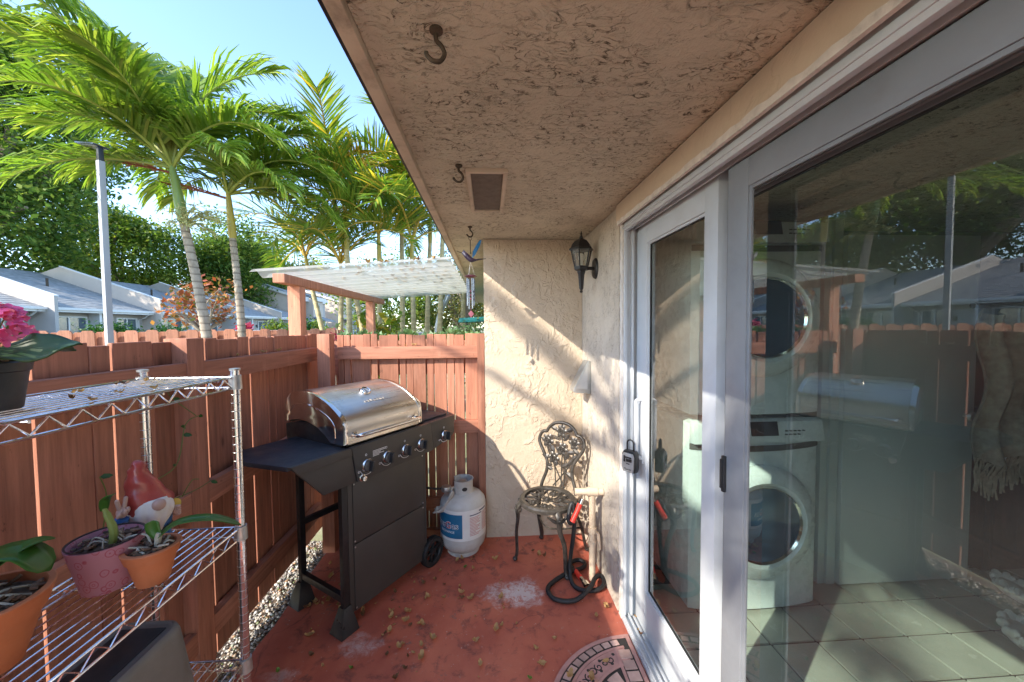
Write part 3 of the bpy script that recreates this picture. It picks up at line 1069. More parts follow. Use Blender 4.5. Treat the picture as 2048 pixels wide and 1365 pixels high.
def door_panel(name, x, y0, y1, sw, mat, z0, z1, top, bot, th=0.03, pane='glass', lab=None):
    b = MB()
    b.bx(x - th / 2, x + th / 2, y0, y0 + sw[0], z0, z1)
    b.bx(x - th / 2, x + th / 2, y1 - sw[1], y1, z0, z1)
    b.bx(x - th / 2 + 0.001, x + th / 2 - 0.001, y0 + sw[0], y1 - sw[1], z1 - top, z1 - 0.0004)
    b.bx(x - th / 2 + 0.001, x + th / 2 - 0.001, y0 + sw[0], y1 - sw[1], z0 + 0.0004, z0 + bot)
    e = 0.010                                            # inner glazing bead
    ya, yb, za, zb = y0 + sw[0], y1 - sw[1], z0 + bot, z1 - top
    b.bx(x - th / 4, x + th / 4, ya, ya + e, za, zb)
    b.bx(x - th / 4, x + th / 4, yb - e, yb, za, zb)
    b.bx(x - th / 4 + 0.0006, x + th / 4 - 0.0006, ya + e, yb - e, zb - e, zb)
    b.bx(x - th / 4 + 0.0006, x + th / 4 - 0.0006, ya + e, yb - e, za, za + e)
    p = b.build(name, mat, sd, 0.002)
    if lab:
        p['label'] = lab
    b = MB()
    t = 0.0015
    b.add([(x, ya + e / 2, za + e / 2), (x, yb - e / 2, za + e / 2), (x, yb - e / 2, zb - e / 2), (x, ya + e / 2, zb - e / 2)], [(0, 1, 2, 3)])
    b.build('pane' if pane == 'glass' else 'screen', M[pane], p, smooth=0)
    b = MB()
    if pane == 'glass':
        for (q0, q1, r0, r1) in ((ya + e, ya + e + 0.004, za + e, zb - e), (yb - e - 0.004, yb - e, za + e, zb - e)):
            b.bx(x - 0.004, x + 0.004, q0, q1, r0, r1)
        b.bx(x - 0.0041, x + 0.0041, ya + e + .004, yb - e - .004, za + e, za + e + 0.004)
        b.bx(x - 0.0041, x + 0.0041, ya + e + .004, yb - e - .004, zb - e - 0.004, zb - e)
        b.build('gasket', M['rubber'], p)
    return p


p1 = door_panel('door_panel', 0.745, 1.150, 1.792, (0.075, 0.11), M['white'], 0.036, 1.986, 0.106, 0.195, 0.032)
p2 = door_panel('door_panel', 0.779, -0.075, 1.165, (0.075, 0.085), M['grey_frame'], 0.036, 1.986, 0.10, 0.16, 0.03, 'glass', 'rear glass panel behind the grey insect screen')  # frame coloured grey to hold the shade behind the screen
p3 = door_panel('screen_panel', 0.717, -0.070, 1.072, (0.07, 0.084), M['grey_frame'], 0.036, 1.955, 0.078, 0.10, 0.016, 'screen', 'grey framed insect screen')
# D handle on the far stile
b = MB()
hz0, hz1, hx, hy = 0.86, 1.15, 0.700, 1.725
b.tube(smooth_path([(0.730, hy, hz0), (hx, hy, hz0 + 0.012), (hx, hy, hz0 + 0.04), (hx, hy, hz1 - 0.04), (hx, hy, hz1 - 0.012), (0.730, hy, hz1)], 5), 0.010, 10)
b.box((0.727, hy, (hz0 + hz1) / 2), (0.006, 0.03, 0.33))
b.build('handle', M['white'], p1)
b = MB()
b.box((0.704, 1.066, 1.05), (0.010, 0.012, 0.11))
b.box((0.698, 1.069, 1.05), (0.008, 0.006, 0.09))
b.build('pull', M['blackplastic'], p3, 0.003)

# key lock box hanging from the handle
lk = thing('lock_box', 'grey and black key lock box hanging from the white door handle', 'lock box', (0.672, 1.722, 0.80), R_(-52))
b = MB()
b.prism([(-0.032, 0), (0.032, 0), (0.037, 0.02), (0.036, 0.085), (0.028, 0.102), (-0.028, 0.102), (-0.036, 0.085), (-0.037, 0.02)], (0, 0.034, 0), (0, -0.017, 0))
b.build('body', M['blackplastic'], lk, 0.006)
b = MB()
b.prism([(-0.027, 0.006), (0.027, 0.006), (0.031, 0.03), (0.031, 0.078), (0.024, 0.093), (-0.024, 0.093), (-0.031, 0.078), (-0.031, 0.03)], (0, -0.008, 0), (0, -0.0175, 0))
fp = b.build('face_plate', M['lock_silver'], lk, 0.003)
b = MB()
b.box((-0.016, -0.0265, 0.066), (0.008, 0.004, 0.030))
b.box((0.004, -0.0265, 0.074), (0.032, 0.004, 0.007))
b.build('dial_window', M['black'], fp)
b = MB()
for q in range(4):
    b.box((-0.004 + 0.0075 * q, -0.0268, 0.061), (0.005, 0.005, 0.014))
b.box((0.002, -0.0265, 0.044), (0.016, 0.004, 0.004))
b.build('dial', M['black'], fp)['kind'] = 'stuff'
tx = obj('lettering', text_mesh('Master', 0.014, 0.0006, M['black']), fp, (0.0, -0.0262, 0.018), (R_(90), 0, 0))
b = MB()
b.tube([(-0.017, 0, 0.10)] + arc((0, 0, 0.135), 0.017, math.pi, 0, 10) + [(0.017, 0, 0.10)], 0.0042, 8)
b.build('shackle', M['black'], lk)

# ------------------------------------------------------------------ wall lantern, wedge light, hooks
ln = thing('wall_lantern', 'black wall lantern with frosted panes on the stucco near the corner', 'wall lantern', (0.652, 2.26, 1.86))
ln.rotation_euler = (0, 0, R_(4))
ln.scale = (0.78, 0.78, 0.80)
b = MB()
b.lathe([(0, 0.012), (0.052, 0.012), (0.058, 0.004), (0.06, -0.004)], 20, (0.005, 0.0, -0.01), rotm(0, R_(-90), 0))
b.v = [(x, y, z * 1.35) for x, y, z in b.v]
b.build('back_plate', M['black'], ln)
b = MB()
b.tube(smooth_path([(-0.005, 0, -0.015), (-0.045, 0, -0.012), (-0.075, 0, -0.02), (-0.10, 0, -0.03)], 4), 0.013, 8)
b.build('arm', M['black'], ln)
cxl = -0.108
b = MB()
b.lathe([(0, -0.20), (0.010, -0.197), (0.013, -0.188), (0.008, -0.180), (0.017, -0.165), (0.026, -0.06), (0.033, -0.045), (0.033, -0.035), (0.055, -0.025), (0.058, -0.006), (0, -0.004)], 6, (cxl, 0, 0))
b.build('finial', M['black'], ln, smooth=20)
b = MB()
hexr0, hexr1, hz_0, hz_1 = 0.052, 0.082, -0.004, 0.125
for q in range(6):
    a = q * math.pi / 3
    b.tube([(cxl + hexr0 * math.cos(a), hexr0 * math.sin(a), hz_0), (cxl + hexr1 * math.cos(a), hexr1 * math.sin(a), hz_1)], 0.0055, 6)
    a2 = a + math.pi / 3
    for (rr, zz) in ((hexr0, hz_0), (hexr1, hz_1)):
        b.tube([(cxl + rr * math.cos(a), rr * math.sin(a), zz), (cxl + rr * math.cos(a2), rr * math.sin(a2), zz)], 0.006, 6)
b.build('cage', M['black'], ln)
for q in range(6):
    b = MB()
    a, a2 = q * math.pi / 3, (q + 1) * math.pi / 3
    b.add([(cxl + hexr0 * .97 * math.cos(a), hexr0 * .97 * math.sin(a), hz_0), (cxl + hexr0 * .97 * math.cos(a2), hexr0 * .97 * math.sin(a2), hz_0),
           (cxl + hexr1 * .97 * math.cos(a2), hexr1 * .97 * math.sin(a2), hz_1), (cxl + hexr1 * .97 * math.cos(a), hexr1 * .97 * math.sin(a), hz_1)], [(0, 1, 2, 3)])
    b.build('pane', M['lantern_glass'], ln, smooth=0)
b = MB()
b.lathe([(0.098, 0.122), (0.098, 0.132), (0.085, 0.142), (0.073, 0.168), (0.052, 0.192), (0.028, 0.204), (0.014, 0.212), (0.016, 0.220), (0.006, 0.236), (0.009, 0.246), (0.0, 0.272)], 6, (cxl, 0, 0))
b.add([(cxl + 0.098 * math.cos(k * math.pi / 3), 0.098 * math.sin(k * math.pi / 3), 0.122) for k in range(6)], [tuple(range(6))])
b.build('roof_cap', M['black'], ln, smooth=20)
b = MB()
b.lathe([(0, 0.0), (0.016, 0.0), (0.016, 0.04), (0.0, 0.04)], 12, (cxl, 0, 0))
b.ball((cxl, 0, 0.068), (0.024, 0.024, 0.034), 12, 8)
b.build('bulb', M['gn_white'], ln)

wl = thing('wedge_light', 'grey steel wedge shaped wall light low on the stucco beside the corner', 'wall light', (0.652, 2.43, 1.055))
b = MB()
hw = 0.058
b.add([(0.008, -hw, 0), (0.008, hw, 0), (0.008, hw, 0.215), (0.008, -hw, 0.215), (-0.105, -hw, 0.012), (-0.105, hw, 0.012), (-0.105, -hw, 0.034), (-0.105, hw, 0.034), (-0.012, -hw, 0.215), (-0.012, hw, 0.215)],
      [(0, 3, 8, 6, 4), (1, 5, 7, 9, 2), (4, 6, 7, 5), (6, 8, 9, 7), (8, 3, 2, 9), (0, 1, 2, 3), (0, 4, 5, 1)])
b.build('hood', M['galv'], wl, 0.004)
b = MB()
b.add([(-0.014, -hw - 0.0015, 0.03), (-0.088, -hw - 0.0015, 0.04), (-0.014, -hw - 0.0015, 0.185)], [(0, 1, 2)])
b.build('side_plate', M['tank'], wl, smooth=0)


def hook(label, x, y, s, a):
    t = thing('ceiling_hook', label, 'hook', (x, y, ZC), a, 'rusty hooks in the soffit')
    MB().lathe([(0, 0.004), (0.022 * s, 0.004), (0.022 * s, -0.008 * s), (0.012 * s, -0.016 * s), (0, -0.016 * s)], 14).build('collar', M['rust'], t)
    c = [(0, 0, -0.01 * s), (0, 0, -0.035 * s), (0.016 * s, 0, -0.05 * s), (0.026 * s, 0, -0.075 * s), (0.012 * s, 0, -0.100 * s), (-0.012 * s, 0, -0.102 * s), (-0.030 * s, 0, -0.088 * s), (-0.033 * s, 0, -0.078 * s)]
    MB().tube(smooth_path(c, 4), 0.0075 * s, 8).build('shank', M['rust'], t)
    return t


hook('large rusty hook nearest the camera in the stucco soffit', -0.10, 0.79, 0.62, R_(10))
hook('rusty hook beside the corner of the soffit vent', -0.105, 1.43, 0.6, R_(5))
hook('rusty hook from which the hummingbird wind chime hangs', -0.105, 2.29, 0.6, R_(15))

# wind chime
wc = thing('wind_chime', 'wind chime with blue winged hummingbird hanging from the far hook', 'wind chime', (-0.105, 2.29, 2.046))
wc.scale = (0.82, 0.82, 0.92)
b = MB()
b.tube(arc((0, 0, -0.012), 0.012, -math.pi / 2, 1.5 * math.pi, 14), 0.0018, 5)
b.tube([(0, 0, -0.024), (0, 0, -0.115)], 0.003, 6)
b.build('hanger', M['rust'], wc)
b = MB()
b.tube(smooth_path([(-0.055, 0.0, -0.105), (-0.03, 0, -0.125), (0.0, 0, -0.15), (0.03, 0, -0.155), (0.06, 0, -0.150)], 5), [0.006, 0.009, 0.012, 0.014, 0.017, 0.018, 0.018, 0.018, 0.018, 0.018, 0.018, 0.017, 0.016, 0.014, 0.012, 0.01, 0.008, 0.006, 0.005, 0.004, 0.003], 10)
b.ball((-0.048, 0, -0.110), (0.015, 0.012, 0.012), 10, 7)
bird = b.build('bird_body', M['bird_dark'], wc)
MB().tube([(-0.06, 0, -0.107), (-0.10, 0, -0.098)], [0.003, 0.001], 6).build('beak', M['black'], bird)
MB().tube([(0.05, 0, -0.152), (0.115, 0, -0.145)], [0.006, 0.002], 6).build('tail', M['bird_dark'], bird)
for (sgn, ln_) in ((1, 1.0), (-1, 0.75)):
    b = MB()
    pts = [(0.0, 0.0), (0.022, 0.02), (0.055, 0.075), (0.072, 0.118), (0.058, 0.120), (0.03, 0.085), (0.004, 0.04)] if sgn > 0 else [(-0.02, 0.0), (-0.038, 0.03), (-0.062, 0.052), (-0.068, 0.040), (-0.05, 0.015), (-0.03, 0.0)]
    b.prism(pts, (0, 0.004, 0), (0.012, 0.012 * sgn, -0.140))
    b.build('wing', M['bird_blue'] if sgn > 0 else M['bird_dark'], bird, 0.001)
b = MB()
for q in range(3):
    a = q * 2.094
    b.tube([(0.0, 0, -0.165), (0.03 * math.cos(a), 0.03 * math.sin(a), -0.255)], 0.0009, 4)
b.build('thread', M['gn_white'], wc)['kind'] = 'stuff'
b = MB()
b.lathe([(0, -0.250), (0.030, -0.253), (0.048, -0.262), (0.030, -0.268), (0, -0.272)], 6)
b.build('disc', M['chime_red'], wc, smooth=20)
for q in range(4):
    a = q * math.pi / 2 + 0.5
    MB().tube([(0.027 * math.cos(a), 0.027 * math.sin(a), -0.275), (0.027 * math.cos(a), 0.027 * math.sin(a), -0.455 - 0.02 * (q % 2))], 0.0065, 8).build('tube', M['chime_metal'], wc)
b = MB()
b.tube([(0, 0, -0.27), (0, 0, -0.49)], 0.001, 4)
for q in range(3):
    b.ball((0, 0, -0.36 - 0.025 * q), (0.011, 0.011, 0.008), 8, 5)
b.build('clapper', M['chime_red'], wc)
b = MB()
b.prism([(0, -0.485), (0.022, -0.508), (0, -0.535), (-0.022, -0.508)], (0, 0.006, 0), (0, -0.003, 0))
b.build('wind_catcher', M['chime_red'], wc, 0.002)

# ------------------------------------------------------------------ fences
rf = random.Random(21)


def picket_mesh(w, h, t, top=0.0):
    b = MB()
    if top > 0:
        b.prism([(-w / 2, 0), (w / 2, 0), (w / 2, h - top), (w / 2 - top * 0.8, h), (-w / 2 + top * 0.8, h), (-w / 2, h - top)], (0, t, 0), (0, -t / 2, 0))
    else:
        b.prism([(-w / 2, 0), (w / 2, 0), (w / 2, h), (-w / 2, h)], (0, t, 0), (0, -t / 2, 0))
    return b


lf = thing('fence', 'red stained board fence along the left side behind the wire rack', 'fence', (0, 0, 0))
# posts
for (px_, py_, zt) in ((-1.208, 1.5575, 1.463), (-1.208, -0.10, 1.46)):
    MB().bx(-0.043, 0.043, -0.043, 0.043, -0.1, zt).build('post', M['wood'], lf, 0.004, loc=(px_, py_, 0))
MB().bx(-0.040, 0.040, -0.04, 0.04, -0.1, 1.460).build('post', M['wood'], lf, 0.004, loc=(-1.078, 2.54, 0))
for (ya, yb, xs) in ((1.602, 2.63, -1.188), (-0.055, 1.513, -1.188), (-1.2, -0.145, -1.188)):
    for (za, zb) in ((1.280, 1.368), (0.770, 0.858), (0.20, 0.288)):
        L = yb - ya
        MB().bx(-0.019, 0.019, -L / 2, L / 2, za, zb).build('rail', M['wood_rail'], lf, 0.003, loc=(xs, (ya + yb) / 2, rf.uniform(-0.003, 0.003)))
# pickets: wide and narrow boards alternating with thin gaps
yy = -1.2
seq = 0
while yy < 2.66:
    w = (0.138, 0.066, 0.138, 0.092)[seq % 4] + rf.uniform(-0.008, 0.008)
    gap = rf.choice((0.002, 0.003, 0.006, 0.009))
    b = picket_mesh(w, 1.40 + rf.uniform(-0.006, 0.006), 0.017)
    o = b.build('picket', M['wood'], lf, 0.002, segs=1)
    o.location = (-1.219 - 0.009 + rf.uniform(-0.002, 0.002), yy + w / 2, 0.055)
    o.rotation_euler = (rf.uniform(-0.003, 0.003), 0, R_(90))
    yy += w + gap
    seq += 1

bf = thing('fence', 'sunlit red board fence across the far end behind the grill', 'fence', (0, 0, 0))
edges = [-1.06, -1.011, -0.962, -0.822, -0.772, -0.630, -0.581, -0.441, -0.388, -0.246, -0.173, -0.078]
for i in range(len(edges) - 1):
    a, c = edges[i] + 0.004, edges[i + 1] - 0.004
    parts = [(a, c)]
    if c - a > 0.12 and i % 2 == 0:
        parts = [(a, a + 0.044 + 0.02 * (i % 3)), (a + 0.046 + 0.02 * (i % 3), c)]
    for (p, q) in parts:
        b = picket_mesh(q - p, 1.39 + rf.uniform(-0.005, 0.007), 0.017)
        o = b.build('picket', M['wood'], bf, 0.002, segs=1)
        o.location = ((p + q) / 2, 2.668 + rf.uniform(-0.002, 0.002), 0.058)
        o.rotation_euler = (0, rf.uniform(-0.003, 0.003), 0)
for (za, zb) in ((1.282, 1.366), (0.748, 0.838), (0.20, 0.288)):
    MB().bx(-0.478, 0.478, -0.019, 0.019, za, zb).build('rail', M['wood_railx'], bf, 0.003, loc=(-0.558, 2.639, 0))
MB().bx(-0.0245, 0.0245, -0.03, 0.03, -0.1, 1.452).build('post', M['wood'], bf, 0.003, loc=(-0.055, 2.628, 0))
MB().bx(-1.036, -0.08, -0.019, 0.019, -0.04, 0.055).build('kickboard', M['wood_railx'], bf, 0.003, loc=(0, 2.655, 0))

# ------------------------------------------------------------------ gas grill
gr = thing('gas_grill', 'stainless lidded gas grill with dark cabinet and five knobs', 'grill', (-0.711, 1.829, 0.0), math.atan2(0.824, 0.567))
# frame legs (left pair) and cabinet
fr = MB()
for yy in (0.015, 0.385):
    fr.bx(-0.012, 0.018, yy - 0.015, yy + 0.015, 0.06, 0.80)
fr.bx(-0.010, 0.016, 0.03, 0.37, 0.14, 0.175)
fr.bx(0.02, 0.53, 0.375, 0.398, 0.43, 0.462)
fr.bx(0.02, 0.53, 0.375, 0.398, 0.70, 0.80)
fr.bx(0.535, 0.556, 0.372, 0.40, 0.04, 0.80)
fr.build('leg_frame', M['black'], gr, 0.003)
for yy in (0.015, 0.385):
    b = MB()
    b.add([(-0.055, yy - 0.05, 0.002), (0.045, yy - 0.05, 0.002), (0.045, yy + 0.05, 0.002), (-0.055, yy + 0.05, 0.002),
           (-0.02, yy - 0.02, 0.125), (0.024, yy - 0.02, 0.125), (0.024, yy + 0.02, 0.125), (-0.02, yy + 0.02, 0.125)],
          [(0, 3, 2, 1), (4, 5, 6, 7), (0, 1, 5, 4), (1, 2, 6, 5), (2, 3, 7, 6), (3, 0, 4, 7)])
    b.build('foot', M['blackplastic'], gr, 0.004)
b = MB()
b.bx(0.020, 0.046, 0.0, 0.022, 0.075, 0.74)
b.build('cabinet_stile', M['powder'], gr, 0.002)
MB().bx(0.533, 0.558, 0.0, 0.40, 0.075, 0.78).build('cabinet_side', M['powder'], gr, 0.002)
MB().bx(0.047, 0.532, -0.004, 0.018, 0.075, 0.413).build('front_panel', M['powder'], gr, 0.003)
MB().bx(0.047, 0.532, -0.003, 0.018, 0.417, 0.735).build('front_panel', M['powder'], gr, 0.003)
# tank rail rod and wheels
MB().tube([(0.60, -0.005, 0.088), (0.60, 0.40, 0.088)], 0.007, 8).build('axle', M['black'], gr)
for yy in (0.0, 0.385):
    mt = rotm(R_(90), 0, 0)
    b = MB()
    b.lathe([(0.062, -0.020), (0.082, -0.021), (0.088, -0.012), (0.088, 0.012), (0.082, 0.021), (0.062, 0.020)], 40, (0.60, yy, 0.089), mt)
    for q in range(40):
        a = q * math.pi / 20
        b.box((0.60 + 0.0885 * math.cos(a), yy, 0.089 + 0.0885 * math.sin(a)), (0.004, 0.034, 0.006), rotm(0, -a, 0))
    wh = b.build('wheel', M['rubber'], gr)
    b = MB()
    b.lathe([(0.060, -0.012), (0.063, -0.016), (0.063, 0.016), (0.060, 0.012)], 32, (0.60, yy, 0.089), mt)
    b.lathe([(0.0, -0.018), (0.016, -0.018), (0.018, 0.012), (0, 0.014)], 16, (0.60, yy, 0.089), rotm(R_(-90), 0, 0))
    for q in range(6):
        a = q * math.pi / 3 + 0.3
        b.box((0.60 + 0.038 * math.cos(a), yy, 0.089 + 0.038 * math.sin(a)), (0.050, 0.014, 0.012), rotm(0, -a, 0))
    b.build('rim', M['blackplastic'], wh)
# firebox under the lid
b = MB()
b.prism([(0.03, 0.80), (0.50, 0.80), (0.52, 0.915), (0.52, 0.97), (0.40, 0.995), (0.25, 1.005), (0.12, 0.97), (0.03, 0.925)], (0.505, 0, 0), (0.012, 0, 0), (0, 1, 0), (0, 0, 1))
b.build('firebox', M['black'], gr, 0.003)
# side shelves
b = MB()
b.prism([(-0.262, 0.0), (0.026, 0.0), (0.026, 0.43), (-0.275, 0.43), (-0.318, 0.30), (-0.318, 0.22)], (0, 0, 0.022), (0, 0, 0.888), (1, 0, 0), (0, 1, 0))
sh = b.build('side_shelf', M['powder_top'], gr, 0.006)
b = MB()
b.prism([(-0.264, 0.912), (0.027, 0.912), (0.055, 0.735), (-0.115, 0.735)], (0, 0.022, 0), (0, -0.024, 0))
b.build('shelf_apron', M['powder'], sh, 0.005)
b = MB()
b.prism([(-0.262, 0.914), (0.026, 0.914), (0.031, 0.872), (-0.232, 0.872)], (0, 0.006, 0), (0, -0.031, 0))
b.build('apron_lip', M['powder'], sh, 0.003)
b = MB()
b.prism([(0.560, 0.0), (0.80, 0.0), (0.80, 0.40), (0.560, 0.40)], (0, 0, 0.024), (0, 0, 0.888), (1, 0, 0), (0, 1, 0))
sh2 = b.build('side_shelf', M['powder_top'], gr, 0.006)
b = MB()
b.prism([(0.581, 0.9135), (0.803, 0.9135), (0.803, 0.80), (0.785, 0.785), (0.604, 0.740)], (0, 0.024, 0), (0, -0.026, 0))
b.build('side_burner_panel', M['powder'], sh2, 0.005)
b = MB()
b.bx(0.562, 0.79, 0.03, 0.39, 0.9125, 0.924)
b.build('side_burner_lid', M['powder_top'], sh2, 0.004)
# control panel
b = MB()
b.prism([(0.029, 0.914), (0.578, 0.914), (0.601, 0.739), (0.058, 0.735)], (0, 0.03, 0), (0, -0.030, 0))
cpn = b.build('control_panel', M['powder'], gr, 0.006)
for (kx, par, s) in ((0.115, cpn, 1.0), (0.242, cpn, 0.97), (0.372, cpn, 0.95), (0.495, cpn, 0.95), (0.701, sh2, 0.92)):
    kz = 0.806 if kx > 0.2 else 0.802
    mt = rotm(R_(90), 0, 0)
    b = MB()
    b.lathe([(0.036 * s, 0.0), (0.036 * s, 0.006), (0.031 * s, 0.012), (0.028 * s, 0.010), (0.028 * s, 0.0)], 28, (kx, -0.0305, kz), mt)
    kb = b.build('knob', M['polish'], par)
    b = MB()
    b.lathe([(0.027 * s, 0.0), (0.027 * s, 0.020), (0.024 * s, 0.023), (0, 0.023)], 24, (kx, -0.0305, kz), mt)
    b.build('skirt', M['washer_grey'], kb)
    b = MB()
    b.box((kx + 0.002, -0.064, kz), (0.017, 0.028, 0.050), rotm(0, R_(8), 0))
    b.build('grip', M['blackplastic'], kb, 0.005)
    b = MB()
    pts = [(kx + 0.046 * s * math.cos(a), -0.0308, kz + 0.046 * s * math.sin(a)) for a in [R_(200 + 13 * q) for q in range(11)]]
    b.tube(pts, 0.0014, 4)
    b.tube(arc((kx - 0.006, -0.0308, kz + 0.055 * s), 0.005, 0, 6.0, 8), 0.0012, 4)
    b.tube(arc((kx - 0.050, -0.0308, kz - 0.02), 0.005, 0, 6.0, 8), 0.0012, 4)
    b.build('dial_mark', M['print_white'], kb)
b = MB()
mt = rotm(R_(90), 0, 0)
b.lathe([(0.017, 0), (0.017, 0.010), (0.013, 0.012), (0.012, 0.03), (0.0, 0.031)], 20, (0.078, -0.0305, 0.752), mt)
b.build('igniter_button', M['polish'], cpn)
b = MB()
for r in range(5):
    b.bx(0.150, 0.150 + (0.085, 0.08, 0.05, 0.07, 0.04)[r], -0.0308, -0.0302, 0.862 - 0.0065 * r, 0.8648 - 0.0065 * r)
b.build('printed_notice', M['print_white'], cpn)['kind'] = 'stuff'
b = MB()
for (qx, qz) in ((0.053, 0.09), (0.525, 0.09), (0.053, 0.40), (0.525, 0.40), (0.053, 0.43), (0.525, 0.43), (0.053, 0.72), (0.525, 0.72)):
    b.lathe([(0.0045, 0.0), (0.004, 0.0018), (0, 0.0022)], 8, (qx, -0.0042, qz), rotm(R_(90), 0, 0))
b.build('screw', M['galv'], gr)['kind'] = 'stuff'
# lid: bent sheet plus end caps
prof = smooth_path([(-0.004, 0.925, 0), (-0.004, 0.985, 0), (0.004, 1.040, 0), (0.045, 1.078, 0), (0.14, 1.128, 0), (0.25, 1.160, 0), (0.35, 1.166, 0), (0.43, 1.150, 0), (0.49, 1.108, 0), (0.512, 1.05, 0), (0.515, 0.99, 0)], 5)
pf = [(p[0], p[1]) for p in prof]
inner = [(max(0.012, p[0] * 0.95 + 0.012), p[1] - 0.012) for p in pf]
b = MB()
poly = pf + inner[::-1]
nn = len(pf)
vs, fs = [], []
xs = [0.028, 0.500]
for xx in xs:
    for p in pf:
        vs.append((xx, p[0], p[1]))
    for p in inner:
        vs.append((xx, p[0], p[1]))
for i in range(nn - 1):
    fs.append((i, i + 1, 2 * nn + i + 1, 2 * nn + i))
    fs.append((nn + i, 3 * nn + i, 3 * nn + i + 1, nn + i + 1))
fs.append((0, 2 * nn, 3 * nn, nn))
fs.append((nn - 1, 2 * nn - 1, 4 * nn - 1, 3 * nn - 1))
b.add(vs, fs)
lid = b.build('lid', M['steel'], gr, smooth=50)
for (xa, xb) in ((0.002, 0.0275), (0.5005, 0.526)):
    b = MB()
    grow = [(p[0] - 0.002 if p[0] < 0.25 else p[0] + 0.002, p[1] + 0.0025) for p in pf]
    bottom = [(0.515, 0.985), (0.45, 1.0), (0.38, 1.012), (0.30, 1.010), (0.22, 0.992), (0.15, 0.960), (0.10, 0.925)]
    b.prism(grow + bottom, (xb - xa, 0, 0), (xa, 0, 0), (0, 1, 0), (0, 0, 1))
    b.build('lid_end', M['polish'], lid, 0.004)
    # pressed ridge on the outer face
    b = MB()
    xr = xa if xa < 0.2 else xb
    b.tube(smooth_path([(xr, 0.06, 0.955), (xr, 0.07, 1.02), (xr, 0.14, 1.065), (xr, 0.27, 1.10), (xr, 0.40, 1.095), (xr, 0.455, 1.05)], 5), 0.004, 6)
    b.build('pressed_ridge', M['polish'], lid)
b = MB()
hz = 0.972
b.tube(smooth_path([(0.062, -0.006, hz - 0.004), (0.062, -0.035, hz - 0.004), (0.078, -0.055, hz), (0.14, -0.062, hz + 0.002), (0.28, -0.064, hz + 0.003), (0.40, -0.062, hz + 0.002), (0.455, -0.055, hz), (0.472, -0.035, hz - 0.004), (0.472, -0.006, hz - 0.004)], 5), 0.0105, 12)
b.lathe([(0.017, 0), (0.017, 0.006), (0, 0.008)], 14, (0.062, -0.004, hz - 0.004), rotm(R_(90), 0, 0))
b.lathe([(0.017, 0), (0.017, 0.006), (0, 0.008)], 14, (0.472, -0.004, hz - 0.004), rotm(R_(90), 0, 0))
b.build('lid_handle', M['polish'], lid)
sl = math.atan2(0.05, 0.095)
th_m = rotm(R_(28), 0, 0)
b = MB()
b.lathe([(0.032, -0.004), (0.032, 0.006), (0.028, 0.012), (0.024, 0.009)], 28, (0.262, 0.168, 1.140), th_m)
tg = b.build('thermometer', M['polish'], lid)
MB().lathe([(0.025, 0.006), (0.0, 0.006)], 24, (0.262, 0.168, 1.140), th_m).build('dial_face', M['lock_silver'], tg)
MB().box((0.262, 0.160, 1.1455), (0.003, 0.030, 0.002), th_m).build('needle', M['black'], tg)
obj('lettering', text_mesh('NEXGRILL', 0.030, 0.0007, M['steel']), lid, (0.262, 0.083, 1.1015), (R_(27.5), 0, 0))
# gas hose to the tank
b = MB()
b.tube(smooth_path([(0.57, 0.20, 0.72), (0.60, 0.14, 0.60), (0.63, 0.12, 0.48), (0.69, 0.06, 0.440), (0.755, 0.01, 0.433)], 6), 0.007, 8)
b.build('gas_hose', M['black'], gr)

# ------------------------------------------------------------------ propane tank
tk = thing('propane_tank', 'grey propane tank with blue and white wrap label beside the wall', 'gas tank', (-0.185, 2.49, 0.0))
b = MB()
b.lathe([(0.0, 0.022), (0.085, 0.020), (0.118, 0.030), (0.142, 0.058), (0.152, 0.10), (0.152, 0.322), (0.147, 0.345), (0.125, 0.373), (0.08, 0.391), (0.0, 0.395)], 48)
b.build('vessel', M['tank'], tk)
b = MB()
b.lathe([(0.104, 0.0), (0.108, 0.0), (0.106, 0.034), (0.101, 0.034)], 40)
b.build('foot_ring', M['tank'], tk)
b = MB()
ra = 0.068
b.lathe([(ra, 0.375), (ra, 0.474), (ra + 0.005, 0.480), (ra - 0.004, 0.480), (ra - 0.004, 0.375)], 40, (0, 0, 0), None, R_(-140), R_(150))
cl = b.build('collar', M['tank'], tk)
b = MB()
for a0 in (-75, 20):
    pts = []
    for q in range(14):
        a = 2 * math.pi * q / 14
        ang = R_(a0) + 0.26 * math.cos(a)
        pts.append(((ra + 0.0015) * math.cos(ang), (ra + 0.0015) * math.sin(ang), 0.430 + 0.013 * math.sin(a)))
    b.add(pts, [tuple(range(14))])
b.build('collar_opening', M['black'], cl, smooth=0)
b = MB()
b.lathe([(0, 0.39), (0.018, 0.39), (0.016, 0.44), (0.028, 0.442), (0.031, 0.455), (0.028, 0.466), (0, 0.468)], 16)
b.build('valve', M['galv'], tk)
b = MB()
b.tube([(-0.02, -0.01, 0.425), (-0.10, -0.045, 0.43)], 0.010, 10)
b.lathe([(0, -0.018), (0.03, -0.016), (0.034, 0.0), (0.03, 0.014), (0, 0.018)], 18, (-0.105, -0.047, 0.434))
b.build('regulator', M['galv'], tk)


def wrap(b, a0, a1, z0, z1, r, n):
    b.add([(r * math.cos(R_(a0 + (a1 - a0) * i / n)), r * math.sin(R_(a0 + (a1 - a0) * i / n)), z) for i in range(n + 1) for z in (z0, z1)],
          [(2 * i, 2 * i + 2, 2 * i + 3, 2 * i + 1) for i in range(n)])


